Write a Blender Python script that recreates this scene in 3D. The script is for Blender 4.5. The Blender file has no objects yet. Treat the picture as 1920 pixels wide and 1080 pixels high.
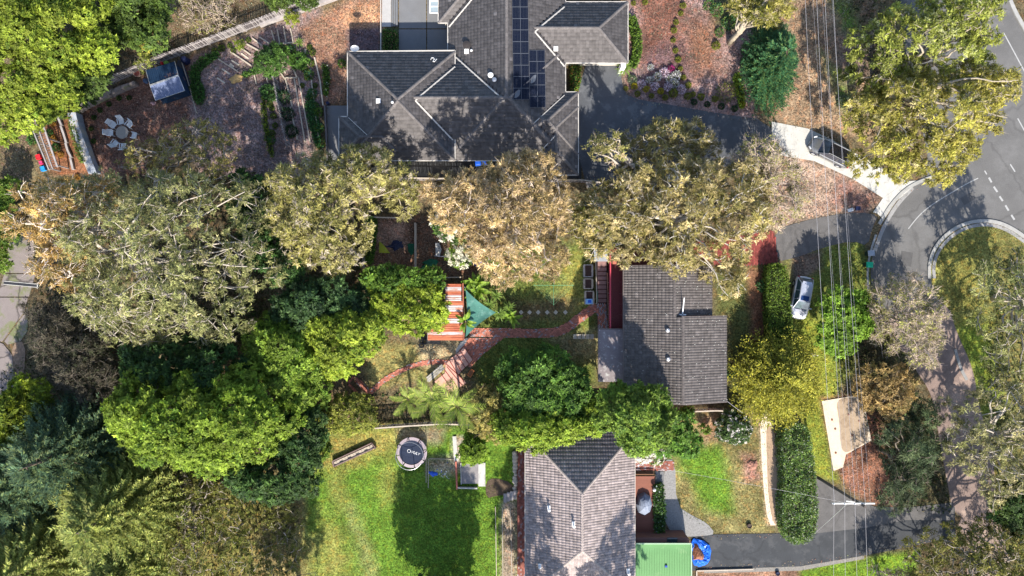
import bpy, bmesh, math, random
import numpy as np
from mathutils import Vector, Matrix, noise as mnoise

random.seed(7)
scene = bpy.context.scene
COL = scene.collection

# ------------------------------------------------------------------ scale of the place
S = 17.5            # photo pixels per metre on the ground
H = 73.0            # height of the camera above the ground
def P(px, py, z=0.0):
    k = (H - z) / H / S
    return ((px - 960) * k, (540 - py) * k, z)
def P2(px, py, z=0.0):
    p = P(px, py, z); return (p[0], p[1])

# ------------------------------------------------------------------ camera
cam_d = bpy.data.cameras.new('camera'); cam = bpy.data.objects.new('camera', cam_d); COL.objects.link(cam)
cam.location = (0, 0, H); cam.rotation_euler = (0, 0, 0)
cam_d.sensor_width = 36.0; cam_d.lens = 36.0 * H / (1920 / S)
cam_d.clip_start = 0.5; cam_d.clip_end = 3000
scene.camera = cam

# ------------------------------------------------------------------ sky and sun
SUN_EL = math.radians(38.0)
SUN_AZ = (0.13, -1.0)                      # towards the sun, seen from above
world = bpy.data.worlds.new('World'); scene.world = world; world.use_nodes = True
nt = world.node_tree; nt.nodes.clear()
sky = nt.nodes.new('ShaderNodeTexSky'); sky.sky_type = 'NISHITA'; sky.sun_disc = False
sky.sun_elevation = SUN_EL; sky.sun_rotation = math.atan2(SUN_AZ[0], SUN_AZ[1])
bg = nt.nodes.new('ShaderNodeBackground'); bg.inputs[1].default_value = 0.145
wo = nt.nodes.new('ShaderNodeOutputWorld')
nt.links.new(sky.outputs[0], bg.inputs[0]); nt.links.new(bg.outputs[0], wo.inputs[0])
sd = bpy.data.lights.new('sun', 'SUN'); sd.energy = 5.0; sd.angle = math.radians(0.6); sd.color = (1.0, 0.93, 0.82)
sun = bpy.data.objects.new('sun', sd); COL.objects.link(sun)
_v = Vector((SUN_AZ[0], SUN_AZ[1], 0)).normalized() * math.cos(SUN_EL) + Vector((0, 0, math.sin(SUN_EL)))
sun.rotation_euler = _v.to_track_quat('Z', 'Y').to_euler()
sun.location = (20, -60, 60)
scene.view_settings.view_transform = 'Standard'
scene.view_settings.look = 'None'
scene.view_settings.exposure = 1.0
scene.view_settings.gamma = 1.0
scene.view_settings.use_curve_mapping = False
scene.cycles.max_bounces = 5
scene.cycles.diffuse_bounces = 3
scene.cycles.transmission_bounces = 3
scene.cycles.transparent_max_bounces = 4

# ------------------------------------------------------------------ materials
MATS = {}
def _new(name):
    m = bpy.data.materials.new(name); m.use_nodes = True
    n = m.node_tree.nodes; l = m.node_tree.links
    b = n['Principled BSDF']
    return m, n, l, b
def mat(name, col, rough=0.8, amt=0.25, scale=3.0, fine=25.0, bump=0.0, metal=0.0, col2=None, spec=0.3, blotch=0.0, bcol=None, bscale=0.6, coat=0.0):
    """procedural material: two noise scales modulating a base colour, optional blotches of a second colour"""
    if name in MATS: return MATS[name]
    m, n, l, b = _new(name)
    tc = n.new('ShaderNodeTexCoord')
    n1 = n.new('ShaderNodeTexNoise'); n1.inputs['Scale'].default_value = scale; n1.inputs['Detail'].default_value = 4
    n2 = n.new('ShaderNodeTexNoise'); n2.inputs['Scale'].default_value = fine; n2.inputs['Detail'].default_value = 2
    l.new(tc.outputs['Object'], n1.inputs['Vector']); l.new(tc.outputs['Object'], n2.inputs['Vector'])
    ad = n.new('ShaderNodeMath'); ad.operation = 'ADD'; l.new(n1.outputs[0], ad.inputs[0]); l.new(n2.outputs[0], ad.inputs[1])
    mr = n.new('ShaderNodeMapRange'); mr.inputs[1].default_value = 0.6; mr.inputs[2].default_value = 1.4
    mr.inputs[3].default_value = 1 - amt; mr.inputs[4].default_value = 1 + amt
    l.new(ad.outputs[0], mr.inputs[0])
    base = None
    if col2 or bcol:
        n3 = n.new('ShaderNodeTexNoise'); n3.inputs['Scale'].default_value = bscale; n3.inputs['Detail'].default_value = 6
        n3.inputs['Roughness'].default_value = 0.7
        l.new(tc.outputs['Object'], n3.inputs['Vector'])
        r3 = n.new('ShaderNodeMapRange'); r3.inputs[1].default_value = 0.62 - blotch * .25; r3.inputs[2].default_value = 0.68 - blotch * .2
        l.new(n3.outputs[0], r3.inputs[0])
        mx = n.new('ShaderNodeMix'); mx.data_type = 'RGBA'
        mx.inputs[6].default_value = (*col, 1); mx.inputs[7].default_value = (*(col2 or bcol), 1)
        l.new(r3.outputs[0], mx.inputs[0]); base = mx.outputs[2]
    vm = n.new('ShaderNodeVectorMath'); vm.operation = 'SCALE'
    if base: l.new(base, vm.inputs[0])
    else: vm.inputs[0].default_value = col
    l.new(mr.outputs[0], vm.inputs[3]); l.new(vm.outputs[0], b.inputs['Base Color'])
    b.inputs['Roughness'].default_value = rough; b.inputs['Metallic'].default_value = metal
    b.inputs['Specular IOR Level'].default_value = spec
    if coat: b.inputs['Coat Weight'].default_value = coat; b.inputs['Coat Roughness'].default_value = 0.08
    if bump:
        bp = n.new('ShaderNodeBump'); bp.inputs['Strength'].default_value = bump; bp.inputs['Distance'].default_value = 0.05
        l.new(ad.outputs[0], bp.inputs['Height']); l.new(bp.outputs[0], b.inputs['Normal'])
    MATS[name] = m
    return m

def attr_mat(name, amt=0.2, scale=8.0, rough=0.8, trans=0.0, spec=0.2, bump=0.0):
    """colour comes from the per-face attribute «tint»; translucent leaves when trans > 0"""
    if name in MATS: return MATS[name]
    m, n, l, b = _new(name)
    at = n.new('ShaderNodeAttribute'); at.attribute_name = 'tint'
    tc = n.new('ShaderNodeTexCoord')
    n1 = n.new('ShaderNodeTexNoise'); n1.inputs['Scale'].default_value = scale; l.new(tc.outputs['Object'], n1.inputs['Vector'])
    mr = n.new('ShaderNodeMapRange'); mr.inputs[1].default_value = 0.3; mr.inputs[2].default_value = 0.7
    mr.inputs[3].default_value = 1 - amt; mr.inputs[4].default_value = 1 + amt
    l.new(n1.outputs[0], mr.inputs[0])
    vm = n.new('ShaderNodeVectorMath'); vm.operation = 'SCALE'; l.new(at.outputs[0], vm.inputs[0]); l.new(mr.outputs[0], vm.inputs[3])
    l.new(vm.outputs[0], b.inputs['Base Color'])
    b.inputs['Roughness'].default_value = rough; b.inputs['Specular IOR Level'].default_value = spec
    if trans > 0:
        tr = n.new('ShaderNodeBsdfTranslucent'); ms = n.new('ShaderNodeMixShader')
        l.new(vm.outputs[0], tr.inputs[0]); ms.inputs[0].default_value = trans
        l.new(b.outputs[0], ms.inputs[1]); l.new(tr.outputs[0], ms.inputs[2])
        l.new(ms.outputs[0], n['Material Output'].inputs[0])
    MATS[name] = m
    return m
LEAF = attr_mat('leaf', trans=0.32, amt=0.12, scale=2.0, rough=0.62, spec=0.25)
TINT = attr_mat('tinted_surface', amt=0.18, scale=9.0)

# ------------------------------------------------------------------ object helpers
ROOTLOC = {}
def setp(o, label=None, cat=None, group=None, kind=None):
    if label: o['label'] = label
    if cat: o['category'] = cat
    if group: o['group'] = group
    if kind: o['kind'] = kind
    return o
def thing(name, label, cat, loc=(0, 0, 0), group=None, rz=0.0):
    o = bpy.data.objects.new(name, None); COL.objects.link(o)
    o.empty_display_size = 0.3
    o.location = loc; o.rotation_euler = (0, 0, rz); ROOTLOC[o.name] = Vector(loc)
    return setp(o, label, cat, group)
def link_mesh(name, me, parent=None, loc=None):
    o = bpy.data.objects.new(name, me); COL.objects.link(o)
    if parent is not None: o.parent = parent
    if loc is not None: o.location = loc
    return o
def np_mesh(name, V, F, m=None, tint=None, smooth=False, size=4):
    """V (n,3) F (k,size)"""
    me = bpy.data.meshes.new(name)
    V = np.ascontiguousarray(V, dtype=np.float32); F = np.ascontiguousarray(F, dtype=np.int32)
    me.vertices.add(len(V)); me.vertices.foreach_set('co', V.ravel())
    me.loops.add(F.size); me.loops.foreach_set('vertex_index', F.ravel())
    me.polygons.add(len(F)); me.polygons.foreach_set('loop_start', np.arange(0, F.size, F.shape[1], dtype=np.int32))
    if tint is not None:
        a = me.attributes.new('tint', 'FLOAT_COLOR', 'FACE')
        t = np.ones((len(F), 4), dtype=np.float32); t[:, :3] = tint; a.data.foreach_set('color', t.ravel())
    me.update(calc_edges=True)
    if smooth: me.polygons.foreach_set('use_smooth', np.ones(len(F), dtype=bool))
    if m: me.materials.append(m)
    return me
class MB:
    def __init__(s): s.v = []; s.f = []; s.t = []; s.cur = None
    def face(s, pts, t=None):
        i = len(s.v); s.v += [tuple(p) for p in pts]; s.f.append(tuple(range(i, i + len(pts)))); s.t.append(t or s.cur)
    def box(s, c, size, rz=0.0, tilt=None, taper=1.0):
        cx, cy, cz = c; a, b, h = size[0] / 2, size[1] / 2, size[2] / 2
        ca, sa = math.cos(rz), math.sin(rz); i = len(s.v)
        for dz in (-h, h):
            k = taper if dz > 0 else 1.0
            for dx, dy in ((-a, -b), (a, -b), (a, b), (-a, b)):
                x, y, z = dx * k, dy * k, dz
                if tilt: y, z = y * math.cos(tilt) - z * math.sin(tilt), y * math.sin(tilt) + z * math.cos(tilt)
                s.v.append((cx + x * ca - y * sa, cy + x * sa + y * ca, cz + z))
        for q in ((3, 2, 1, 0), (4, 5, 6, 7), (0, 1, 5, 4), (1, 2, 6, 5), (2, 3, 7, 6), (3, 0, 4, 7)):
            s.f.append(tuple(i + k for k in q)); s.t.append(s.cur)
        return s
    def bar(s, a, b, w, h, up=(0, 0, 1)):
        a = Vector(a); b = Vector(b); d = (b - a)
        if d.length < 1e-6: return s
        d.normalize(); u = Vector(up); sd_ = d.cross(u)
        if sd_.length < 1e-4: sd_ = Vector((1, 0, 0))
        sd_.normalize(); u = sd_.cross(d).normalized(); i = len(s.v)
        for p in (a, b):
            for q, r in ((-1, -1), (1, -1), (1, 1), (-1, 1)): s.v.append(tuple(p + sd_ * q * w / 2 + u * r * h / 2))
        for q in ((3, 2, 1, 0), (4, 5, 6, 7), (0, 1, 5, 4), (1, 2, 6, 5), (2, 3, 7, 6), (3, 0, 4, 7)):
            s.f.append(tuple(i + k for k in q)); s.t.append(s.cur)
        return s
    def tube(s, pts, r, n=6, cap=True):
        pts = [Vector(p) for p in pts]; m_ = len(pts); rr = r if isinstance(r, (list, tuple)) else [r] * m_
        i0 = len(s.v); prev = None
        for k, p in enumerate(pts):
            d = (pts[min(k + 1, m_ - 1)] - pts[max(k - 1, 0)])
            if d.length < 1e-7: d = Vector((0, 0, 1))
            d.normalize()
            a = Vector((0, 0, 1)).cross(d) if abs(d.z) < 0.95 else Vector((1, 0, 0)).cross(d)
            if prev is not None:
                a2 = prev - d * prev.dot(d)
                if a2.length > 1e-4: a = a2
            a.normalize(); prev = a; b = d.cross(a)
            for q in range(n):
                t = 2 * math.pi * q / n; s.v.append(tuple(p + (a * math.cos(t) + b * math.sin(t)) * rr[k]))
        for k in range(m_ - 1):
            for q in range(n):
                s.f.append((i0 + k * n + q, i0 + k * n + (q + 1) % n, i0 + (k + 1) * n + (q + 1) % n, i0 + (k + 1) * n + q)); s.t.append(s.cur)
        if cap:
            s.f.append(tuple(i0 + q for q in range(n))[::-1]); s.t.append(s.cur)
            s.f.append(tuple(i0 + (m_ - 1) * n + q for q in range(n))); s.t.append(s.cur)
        return s
    def prism(s, poly, z0, z1):
        n = len(poly); i = len(s.v)
        ar = sum(poly[k][0] * poly[(k + 1) % n][1] - poly[(k + 1) % n][0] * poly[k][1] for k in range(n))
        if ar < 0: poly = poly[::-1]
        s.v += [(p[0], p[1], z0) for p in poly] + [(p[0], p[1], z1) for p in poly]
        s.f.append(tuple(range(i + n, i + 2 * n))); s.t.append(s.cur)
        s.f.append(tuple(range(i + n - 1, i - 1, -1))); s.t.append(s.cur)
        for k in range(n):
            s.f.append((i + k, i + (k + 1) % n, i + n + (k + 1) % n, i + n + k)); s.t.append(s.cur)
        return s
    def lathe(s, c, prof, n=12, squash=1.0, cap=True):
        i = len(s.v); m_ = len(prof)
        for r, z in prof:
            for q in range(n):
                t = 2 * math.pi * q / n; s.v.append((c[0] + r * math.cos(t), c[1] + r * math.sin(t) * squash, c[2] + z))
        for k in range(m_ - 1):
            for q in range(n):
                s.f.append((i + k * n + q, i + k * n + (q + 1) % n, i + (k + 1) * n + (q + 1) % n, i + (k + 1) * n + q)); s.t.append(s.cur)
        if cap:
            s.f.append(tuple(i + q for q in range(n))[::-1]); s.t.append(s.cur)
            s.f.append(tuple(i + (m_ - 1) * n + q for q in range(n))); s.t.append(s.cur)
        return s
    def mesh(s, name, m, off=None, smooth=False, bevel=0):
        me = bpy.data.meshes.new(name)
        v = s.v if off is None else [(a[0] - off[0], a[1] - off[1], a[2] - off[2]) for a in s.v]
        me.from_pydata(v, [], s.f)
        if any(t is not None for t in s.t):
            a = me.attributes.new('tint', 'FLOAT_COLOR', 'FACE')
            for k, t in enumerate(s.t): a.data[k].color = (*(t or (.3, .3, .3)), 1)
        if m: me.materials.append(m)
        if smooth: me.polygons.foreach_set('use_smooth', [True] * len(me.polygons))
        if bevel:
            bm = bmesh.new(); bm.from_mesh(me); bmesh.ops.remove_doubles(bm, verts=bm.verts, dist=1e-5)
            bmesh.ops.bevel(bm, geom=[e for e in bm.edges if len(e.link_faces) == 2 and e.calc_face_angle(0) > 0.6], offset=bevel, segments=1, affect='EDGES')
            bm.to_mesh(me); bm.free()
        me.update()
        return me
    def build(s, name, m, parent=None, smooth=False, kind=None, local=False, bevel=0, label=None):
        off = None
        if parent is not None and not local:
            off = Vector((0, 0, 0)); q = parent
            while q is not None:
                off = off + Vector(q.location); q = q.parent
        o = link_mesh(name, s.mesh(name, m, off, smooth, bevel), parent)
        if kind: o['kind'] = kind
        if label: o['label'] = label
        return o
def copy_tree(o, parent=None):
    c = o.copy(); COL.objects.link(c)
    if parent is not None: c.parent = parent
    for ch in list(o.children): copy_tree(ch, c)
    return c
def sheet(name, poly, m, z, thick=0.0, kind='structure', parent=None):
    """flat polygon in photo pixels laid on the ground"""
    w = [P2(*p, z) for p in poly]
    b = MB()
    if thick:
        b.prism(w, z - thick, z)
    else:
        n = len(w); ar = sum(w[k][0] * w[(k + 1) % n][1] - w[(k + 1) % n][0] * w[k][1] for k in range(n))
        if ar < 0: w = w[::-1]
        b.face([(x, y, z) for x, y in w])
    o = b.build(name, m, parent)
    if kind: o['kind'] = kind
    return o
def smooth_poly(pts, it=2, closed=True):
    for _ in range(it):
        q = []; n = len(pts)
        rng = range(n if closed else n - 1)
        if not closed: q.append(pts[0])
        for k in rng:
            a = pts[k]; b = pts[(k + 1) % n]
            q.append((a[0] * .75 + b[0] * .25, a[1] * .75 + b[1] * .25)); q.append((a[0] * .25 + b[0] * .75, a[1] * .25 + b[1] * .75))
        if not closed: q.append(pts[-1])
        pts = q
    return pts
def ribbon(pts, w):
    """px polyline -> px polygon of width w"""
    L = []; R = []
    for k, p in enumerate(pts):
        a = pts[max(k - 1, 0)]; b = pts[min(k + 1, len(pts) - 1)]
        d = math.hypot(b[0] - a[0], b[1] - a[1]) or 1; nx, ny = -(b[1] - a[1]) / d, (b[0] - a[0]) / d
        L.append((p[0] + nx * w / 2, p[1] + ny * w / 2)); R.append((p[0] - nx * w / 2, p[1] - ny * w / 2))
    return L + R[::-1]
def in_poly(x, y, poly):
    x = np.asarray(x, float); y = np.asarray(y, float); ins = np.zeros(x.shape, bool); n = len(poly)
    for k in range(n):
        x0, y0 = poly[k]; x1, y1 = poly[(k + 1) % n]
        if y0 == y1: continue
        c = ((y0 > y) != (y1 > y)) & (x < (x1 - x0) * (y - y0) / (y1 - y0) + x0)
        ins ^= c
    return ins
def edge_dist(x, y, poly):
    x = np.asarray(x, float); y = np.asarray(y, float); d = np.full(x.shape, 1e9); n = len(poly)
    for k in range(n):
        x0, y0 = poly[k]; x1, y1 = poly[(k + 1) % n]; dx, dy = x1 - x0, y1 - y0; L2 = dx * dx + dy * dy + 1e-9
        t = np.clip(((x - x0) * dx + (y - y0) * dy) / L2, 0, 1)
        d = np.minimum(d, np.hypot(x - x0 - t * dx, y - y0 - t * dy))
    return d
_rs = np.random.RandomState(3)
_G = _rs.rand(64, 64)
def vnoise(x, y, s):
    x = np.asarray(x) * s + 100.3; y = np.asarray(y) * s + 57.1
    xi = np.floor(x).astype(int); yi = np.floor(y).astype(int); fx = x - xi; fy = y - yi
    fx = fx * fx * (3 - 2 * fx); fy = fy * fy * (3 - 2 * fy)
    g = lambda a, b: _G[a % 64, b % 64]
    return (g(xi, yi) * (1 - fx) + g(xi + 1, yi) * fx) * (1 - fy) + (g(xi, yi + 1) * (1 - fx) + g(xi + 1, yi + 1) * fx) * fy
# ================================================================== ground, one sheet out to the horizon
def ground_material():
    m, n, l, b = _new('ground')
    at = n.new('ShaderNodeAttribute'); at.attribute_name = 'tint'
    tc = n.new('ShaderNodeTexCoord')
    def noise(sc, det=3, ro=.6):
        q = n.new('ShaderNodeTexNoise'); q.inputs['Scale'].default_value = sc; q.inputs['Detail'].default_value = det; q.inputs['Roughness'].default_value = ro
        l.new(tc.outputs['Object'], q.inputs['Vector']); return q
    a = noise(0.7, 5, .7); c = noise(5.5, 4, .75); d = noise(2.0, 4)
    vo = n.new('ShaderNodeTexVoronoi'); vo.inputs['Scale'].default_value = 7.0; l.new(tc.outputs['Object'], vo.inputs['Vector'])
    def rng(src, f0, f1, t0, t1):
        q = n.new('ShaderNodeMapRange'); q.inputs[1].default_value = f0; q.inputs[2].default_value = f1; q.inputs[3].default_value = t0; q.inputs[4].default_value = t1
        l.new(src, q.inputs[0]); return q.outputs[0]
    m1 = rng(a.outputs[0], .35, .65, .72, 1.28); m2 = rng(c.outputs[0], .35, .65, .5, 1.55)
    vs = n.new('ShaderNodeSeparateColor'); l.new(vo.outputs['Color'], vs.inputs[0])
    m3 = rng(vs.outputs[0], 0, 1, .7, 1.35)
    k = n.new('ShaderNodeMath'); k.operation = 'MULTIPLY'; l.new(m1, k.inputs[0]); l.new(m2, k.inputs[1])
    k2 = n.new('ShaderNodeMath'); k2.operation = 'MULTIPLY'; l.new(k.outputs[0], k2.inputs[0]); l.new(m3, k2.inputs[1])
    vm = n.new('ShaderNodeVectorMath'); vm.operation = 'SCALE'; l.new(at.outputs[0], vm.inputs[0]); l.new(k2.outputs[0], vm.inputs[3])
    # straw tint showing through in patches
    mx = n.new('ShaderNodeMix'); mx.data_type = 'RGBA'; mx.blend_type = 'MULTIPLY'; mx.inputs[7].default_value = (1.5, 1.06, .85, 1)
    l.new(rng(d.outputs[0], .5, .68, 0, .8), mx.inputs[0]); l.new(vm.outputs[0], mx.inputs[6])
    l.new(mx.outputs[2], b.inputs['Base Color'])
    b.inputs['Roughness'].default_value = 0.95; b.inputs['Specular IOR Level'].default_value = 0.1
    bp = n.new('ShaderNodeBump'); bp.inputs['Strength'].default_value = .9; bp.inputs['Distance'].default_value = .1
    l.new(c.outputs[0], bp.inputs['Height']); l.new(bp.outputs[0], b.inputs['Normal'])
    return m
C_LITTER = (.105, .085, .05); C_DARK = (.035, .037, .02); C_LAWN = (.088, .165, .02); C_LAWN2 = (.13, .155, .035); C_STRAW = (.25, .21, .09)
C_MULCH = (.19, .145, .14); C_RED = (.125, .075, .06); C_ORANGE = (.23, .135, .09); C_PINK = (.215, .15, .14); C_OLIVE = (.12, .115, .04)
ZONES = [  # px polygon, colour, feather (m)
 ([(-400, -400), (640, -400), (640, 0), (300, 150), (-400, 400)], (.105, .085, .05), 1.5),
 ([(0, 230), (60, 215), (100, 340), (40, 440), (0, 440)], (.11, .09, .05), 1),
 ([(130, 220), (200, 170), (380, 100), (390, 220), (300, 330), (170, 330)], C_RED, .5),
 ([(60, 205), (125, 210), (180, 330), (100, 330)], (.16, .075, .04), .4),
 ([(360, 110), (480, 60), (600, 10), (610, 130), (580, 330), (370, 330), (355, 190)], C_MULCH, .3),
 ([(560, 60), (610, 20), (715, -30), (715, 55), (652, 70), (652, 195), (610, 195), (590, 110)], C_ORANGE, .4),
 ([(640, 20), (715, 0), (715, 50), (655, 60)], (.36, .21, .12), .6),
 ([(651, 56), (714, 50), (714, 97), (651, 97)], (.12, .085, .09), .1),
 ([(717, 50), (748, 50), (748, 96), (717, 96)], (.05, .075, .03), .1),
 ([(1182, -60), (1300, -60), (1410, 10), (1420, 230), (1250, 200), (1178, 185), (1165, 130)], C_PINK, .25),
 ([(1200, -60), (1270, -60), (1290, 60), (1250, 130), (1195, 110)], (.15, .075, .055), 1),
 ([(1220, 90), (1290, 70), (1300, 150), (1240, 175), (1200, 150)], (.14, .085, .085), .7),
 ([(1330, -20), (1400, -20), (1400, 60), (1340, 60)], (.08, .085, .04), .8),
 ([(1290, 30), (1340, 40), (1350, 130), (1310, 145), (1285, 90)], (.16, .085, .055), 1),
 ([(1490, -60), (1640, -60), (1620, 100), (1640, 260), (1500, 240), (1440, 225), (1440, 150)], (.24, .17, .11), .8),
 ([(1560, 0), (1600, 0), (1620, 60), (1580, 60)], (.09, .14, .03), .6),
 ([(1540, 100), (1590, 150), (1620, 230), (1580, 200)], (.08, .14, .025), .7),
 ([(1570, 60), (1630, 70), (1630, 150), (1575, 150)], (.2, .15, .12), .8),
 ([(1450, 290), (1530, 300), (1600, 330), (1650, 372), (1625, 400), (1560, 400), (1460, 430), (1440, 380)], (.3, .22, .17), .4),
 ([(1570, 330), (1650, 370), (1620, 398), (1560, 385)], (.2, .12, .1), .6),
 ([(1470, 480), (1545, 460), (1615, 450), (1632, 500), (1640, 560), (1600, 700), (1560, 740), (1490, 740), (1480, 600)], C_LAWN2, .4),
 ([(1495, 600), (1560, 600), (1570, 740), (1545, 760), (1560, 870), (1580, 910), (1525, 890), (1500, 780)], (.16, .19, .03), .3),
 ([(1480, 470), (1545, 470), (1540, 500), (1500, 530), (1486, 560)], (.14, .105, .08), .4),
 ([(1600, 560), (1660, 560), (1720, 700), (1760, 830), (1780, 960), (1660, 960), (1600, 740)], (.06, .055, .03), 1),
 ([(1535, 745), (1640, 740), (1660, 840), (1680, 960), (1630, 945), (1575, 905)], (.17, .085, .055), .3),
 ([(1738, 520), (1750, 450), (1800, 418), (1860, 412), (2300, 430), (2300, 1400), (1870, 1400), (1868, 960), (1835, 760), (1790, 620)], (.17, .165, .045), .4),
 ([(1860, 412), (2300, 430), (2300, 1400), (1870, 1200), (1868, 960), (1845, 700), (1860, 560)], C_OLIVE, 1.5),
 ([(1790, 620), (1850, 600), (1880, 760), (1850, 800)], (.15, .2, .03), 1),
 ([(1340, 495), (1440, 495), (1440, 640), (1400, 780), (1365, 760), (1365, 590), (1340, 590)], (.08, .09, .03), .4),
 ([(1400, 500), (1438, 500), (1440, 640), (1410, 660)], (.16, .085, .05), .3),
 ([(690, 640), (800, 640), (850, 640), (850, 700), (740, 720), (690, 730)], (.21, .19, .07), .5),
 ([(890, 480), (1100, 450), (1118, 580), (1118, 720), (900, 760), (880, 640)], (.10, .125, .03), .6),
 ([(1040, 480), (1095, 480), (1095, 580), (1060, 600)], (.2, .2, .05), .8),
 ([(960, 560), (1090, 560), (1060, 600), (960, 610)], (.13, .10, .05), .7),
 ([(1030, 630), (1118, 620), (1118, 670), (1060, 680)], (.26, .22, .11), .6),
 ([(780, 630), (870, 640), (850, 690), (790, 690)], (.3, .24, .14), .3),
 ([(690, 405), (900, 405), (900, 520), (690, 520)], (.12, .075, .05), .3),
 ([(690, 420), (760, 420), (760, 460), (700, 460)], (.24, .16, .12), .6),
 ([(590, 810), (700, 800), (970, 800), (970, 1300), (560, 1300), (560, 1000), (585, 900)], C_LAWN, .6),
 ([(590, 810), (750, 800), (740, 850), (640, 880), (590, 870)], (.2, .18, .05), .9),
 ([(600, 960), (640, 1000), (660, 1090), (600, 1090)], (.19, .19, .05), 1.2),
 ([(650, 950), (662, 950), (690, 1020), (705, 1090), (690, 1090), (668, 1010)], (.18, .18, .07), .9),
 ([(610, 890), (640, 880), (660, 940), (630, 960)], (.15, .17, .04), .8),
 ([(720, 860), (745, 850), (740, 930), (715, 950)], (.16, .18, .04), .8),
 ([(540, 1000), (600, 1010), (590, 1090), (540, 1090)], (.16, .16, .05), .8),
 ([(805, 860), (850, 860), (850, 888), (800, 888)], (.25, .22, .15), .4),
 ([(745, 802), (830, 802), (830, 830), (745, 830)], (.22, .19, .12), .4),
 ([(850, 818), (870, 818), (870, 880), (850, 880)], (.35, .31, .25), .2),
 ([(940, 940), (968, 940), (968, 1200), (940, 1200)], (.25, .2, .15), .2),
 ([(370, 880), (480, 870), (560, 930), (570, 1200), (330, 1200)], (.17, .155, .05), 1.5),
 ([(480, 980), (560, 960), (560, 1090), (480, 1090)], (.2, .165, .075), 1),
 ([(1190, 770), (1420, 770), (1455, 1000), (1340, 1000), (1265, 960), (1262, 860), (1190, 860)], (.17, .15, .06), .3),
 ([(1275, 835), (1350, 840), (1370, 900), (1375, 960), (1320, 960), (1300, 900), (1265, 880)], (.09, .17, .02), .6),
 ([(1310, 780), (1350, 775), (1350, 830), (1310, 830)], (.2, .13, .08), .5),
 ([(1392, 850), (1418, 850), (1425, 900), (1395, 905)], (.25, .14, .11), .4),
 ([(1421, 770), (1446, 770), (1458, 860), (1456, 985), (1440, 985), (1430, 900)], (.5, .38, .26), .2),
 ([(1500, 1066), (1620, 1046), (1720, 1030), (1720, 1200), (1500, 1200)], (.11, .19, .02), .3),
 ([(1310, 1070), (1500, 1066), (1500, 1200), (1310, 1200)], (.2, .12, .08), .2),
]
def build_ground():
    ax = np.concatenate([[-900, -300, -120], np.arange(-62, 62.01, .4), [120, 300, 900]])
    ay = np.concatenate([[-900, -300, -120, -50], np.arange(-38, 38.01, .4), [50, 120, 300, 900]])
    X, Y = np.meshgrid(ax, ay); nx, ny = len(ax), len(ay)
    x = X.ravel(); y = Y.ravel()
    px = x * S + 960; py = 540 - y * S
    wx = px + (vnoise(x, y, .9) - .5) * 20 + (vnoise(x, y, 2.3) - .5) * 9
    wy = py + (vnoise(x + 40, y, .9) - .5) * 20 + (vnoise(x + 40, y, 2.3) - .5) * 9
    c = np.tile(np.array(C_LITTER), (len(x), 1)) * (.6 + .8 * vnoise(x, y, .3))[:, None]
    for poly, colr, fe in ZONES:
        k = min(1.0, fe)
        qx = px + (wx - px) * k; qy = py + (wy - py) * k
        ins = in_poly(qx, qy, poly); d = edge_dist(qx, qy, poly) / S
        sdv = np.where(ins, d, -d); a = np.clip(sdv / (fe + .05) * .5 + .5, 0, 1)[:, None]
        v = (1 - (.5 if colr[0] > colr[1] else .18) * (1 - 2 * (.6 * vnoise(x, y, .55) + .4 * vnoise(x + 9, y, 1.4))))[:, None]
        c = c * (1 - a) + np.array(colr) * v * a
    z = (vnoise(x, y, .35) - .5) * .02 - .012
    V = np.stack([x, y, z], 1)
    i = np.arange(nx - 1); j = np.arange(ny - 1); I, J = np.meshgrid(i, j); a0 = (J * nx + I).ravel()
    F = np.stack([a0, a0 + 1, a0 + nx + 1, a0 + nx], 1)
    me = np_mesh('ground', V, F, ground_material())
    at = me.attributes.new('tint', 'FLOAT_COLOR', 'POINT'); t = np.ones((len(x), 4), np.float32); t[:, :3] = c; at.data.foreach_set('color', t.ravel())
    o = link_mesh('ground', me); o['kind'] = 'structure'
build_ground()

# ------------------------------------------------------------------ road, court, driveways
M_ASPH = mat('asphalt', (.115, .112, .11), .85, .24, .4, 14, bump=.15, col2=(.13, .127, .125), blotch=.5, bscale=.25)
def crack(m, sc, k):
    n = m.node_tree.nodes; l = m.node_tree.links; tc = n.new('ShaderNodeTexCoord'); no = n.new('ShaderNodeTexNoise'); no.inputs['Scale'].default_value = .8; no.inputs['Detail'].default_value = 5
    ad = n.new('ShaderNodeVectorMath'); ad.operation = 'MULTIPLY_ADD'; ad.inputs[1].default_value = (1.6, 1.6, 0); l.new(no.outputs['Color'], ad.inputs[0]); l.new(tc.outputs['Object'], ad.inputs[2]); l.new(tc.outputs['Object'], no.inputs['Vector'])
    vo = n.new('ShaderNodeTexVoronoi'); vo.feature = 'DISTANCE_TO_EDGE'; vo.inputs['Scale'].default_value = sc; l.new(ad.outputs[0], vo.inputs['Vector'])
    mr = n.new('ShaderNodeMapRange'); mr.inputs[1].default_value = .004; mr.inputs[2].default_value = .02; mr.inputs[3].default_value = k; mr.inputs[4].default_value = 1.0; l.new(vo.outputs[0], mr.inputs[0])
    b_ = n['Principled BSDF']; src = b_.inputs['Base Color'].links[0].from_socket; vm = n.new('ShaderNodeVectorMath'); vm.operation = 'SCALE'; l.new(src, vm.inputs[0]); l.new(mr.outputs[0], vm.inputs[3]); l.new(vm.outputs[0], b_.inputs['Base Color'])
crack(M_ASPH, .11, .82)
M_ASPH2 = mat('dark_asphalt', (.038, .041, .046), .8, .25, .9, 18, bump=.15, col2=(.06, .062, .066), blotch=.4, bscale=.5)
M_ASPH3 = mat('worn_asphalt', (.105, .10, .098), .9, .3, 1.2, 14, bump=.2)
M_CONC = mat('concrete', (.44, .43, .40), .85, .14, 1.2, 16, col2=(.33, .32, .30), blotch=.3, bscale=.9)
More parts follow.
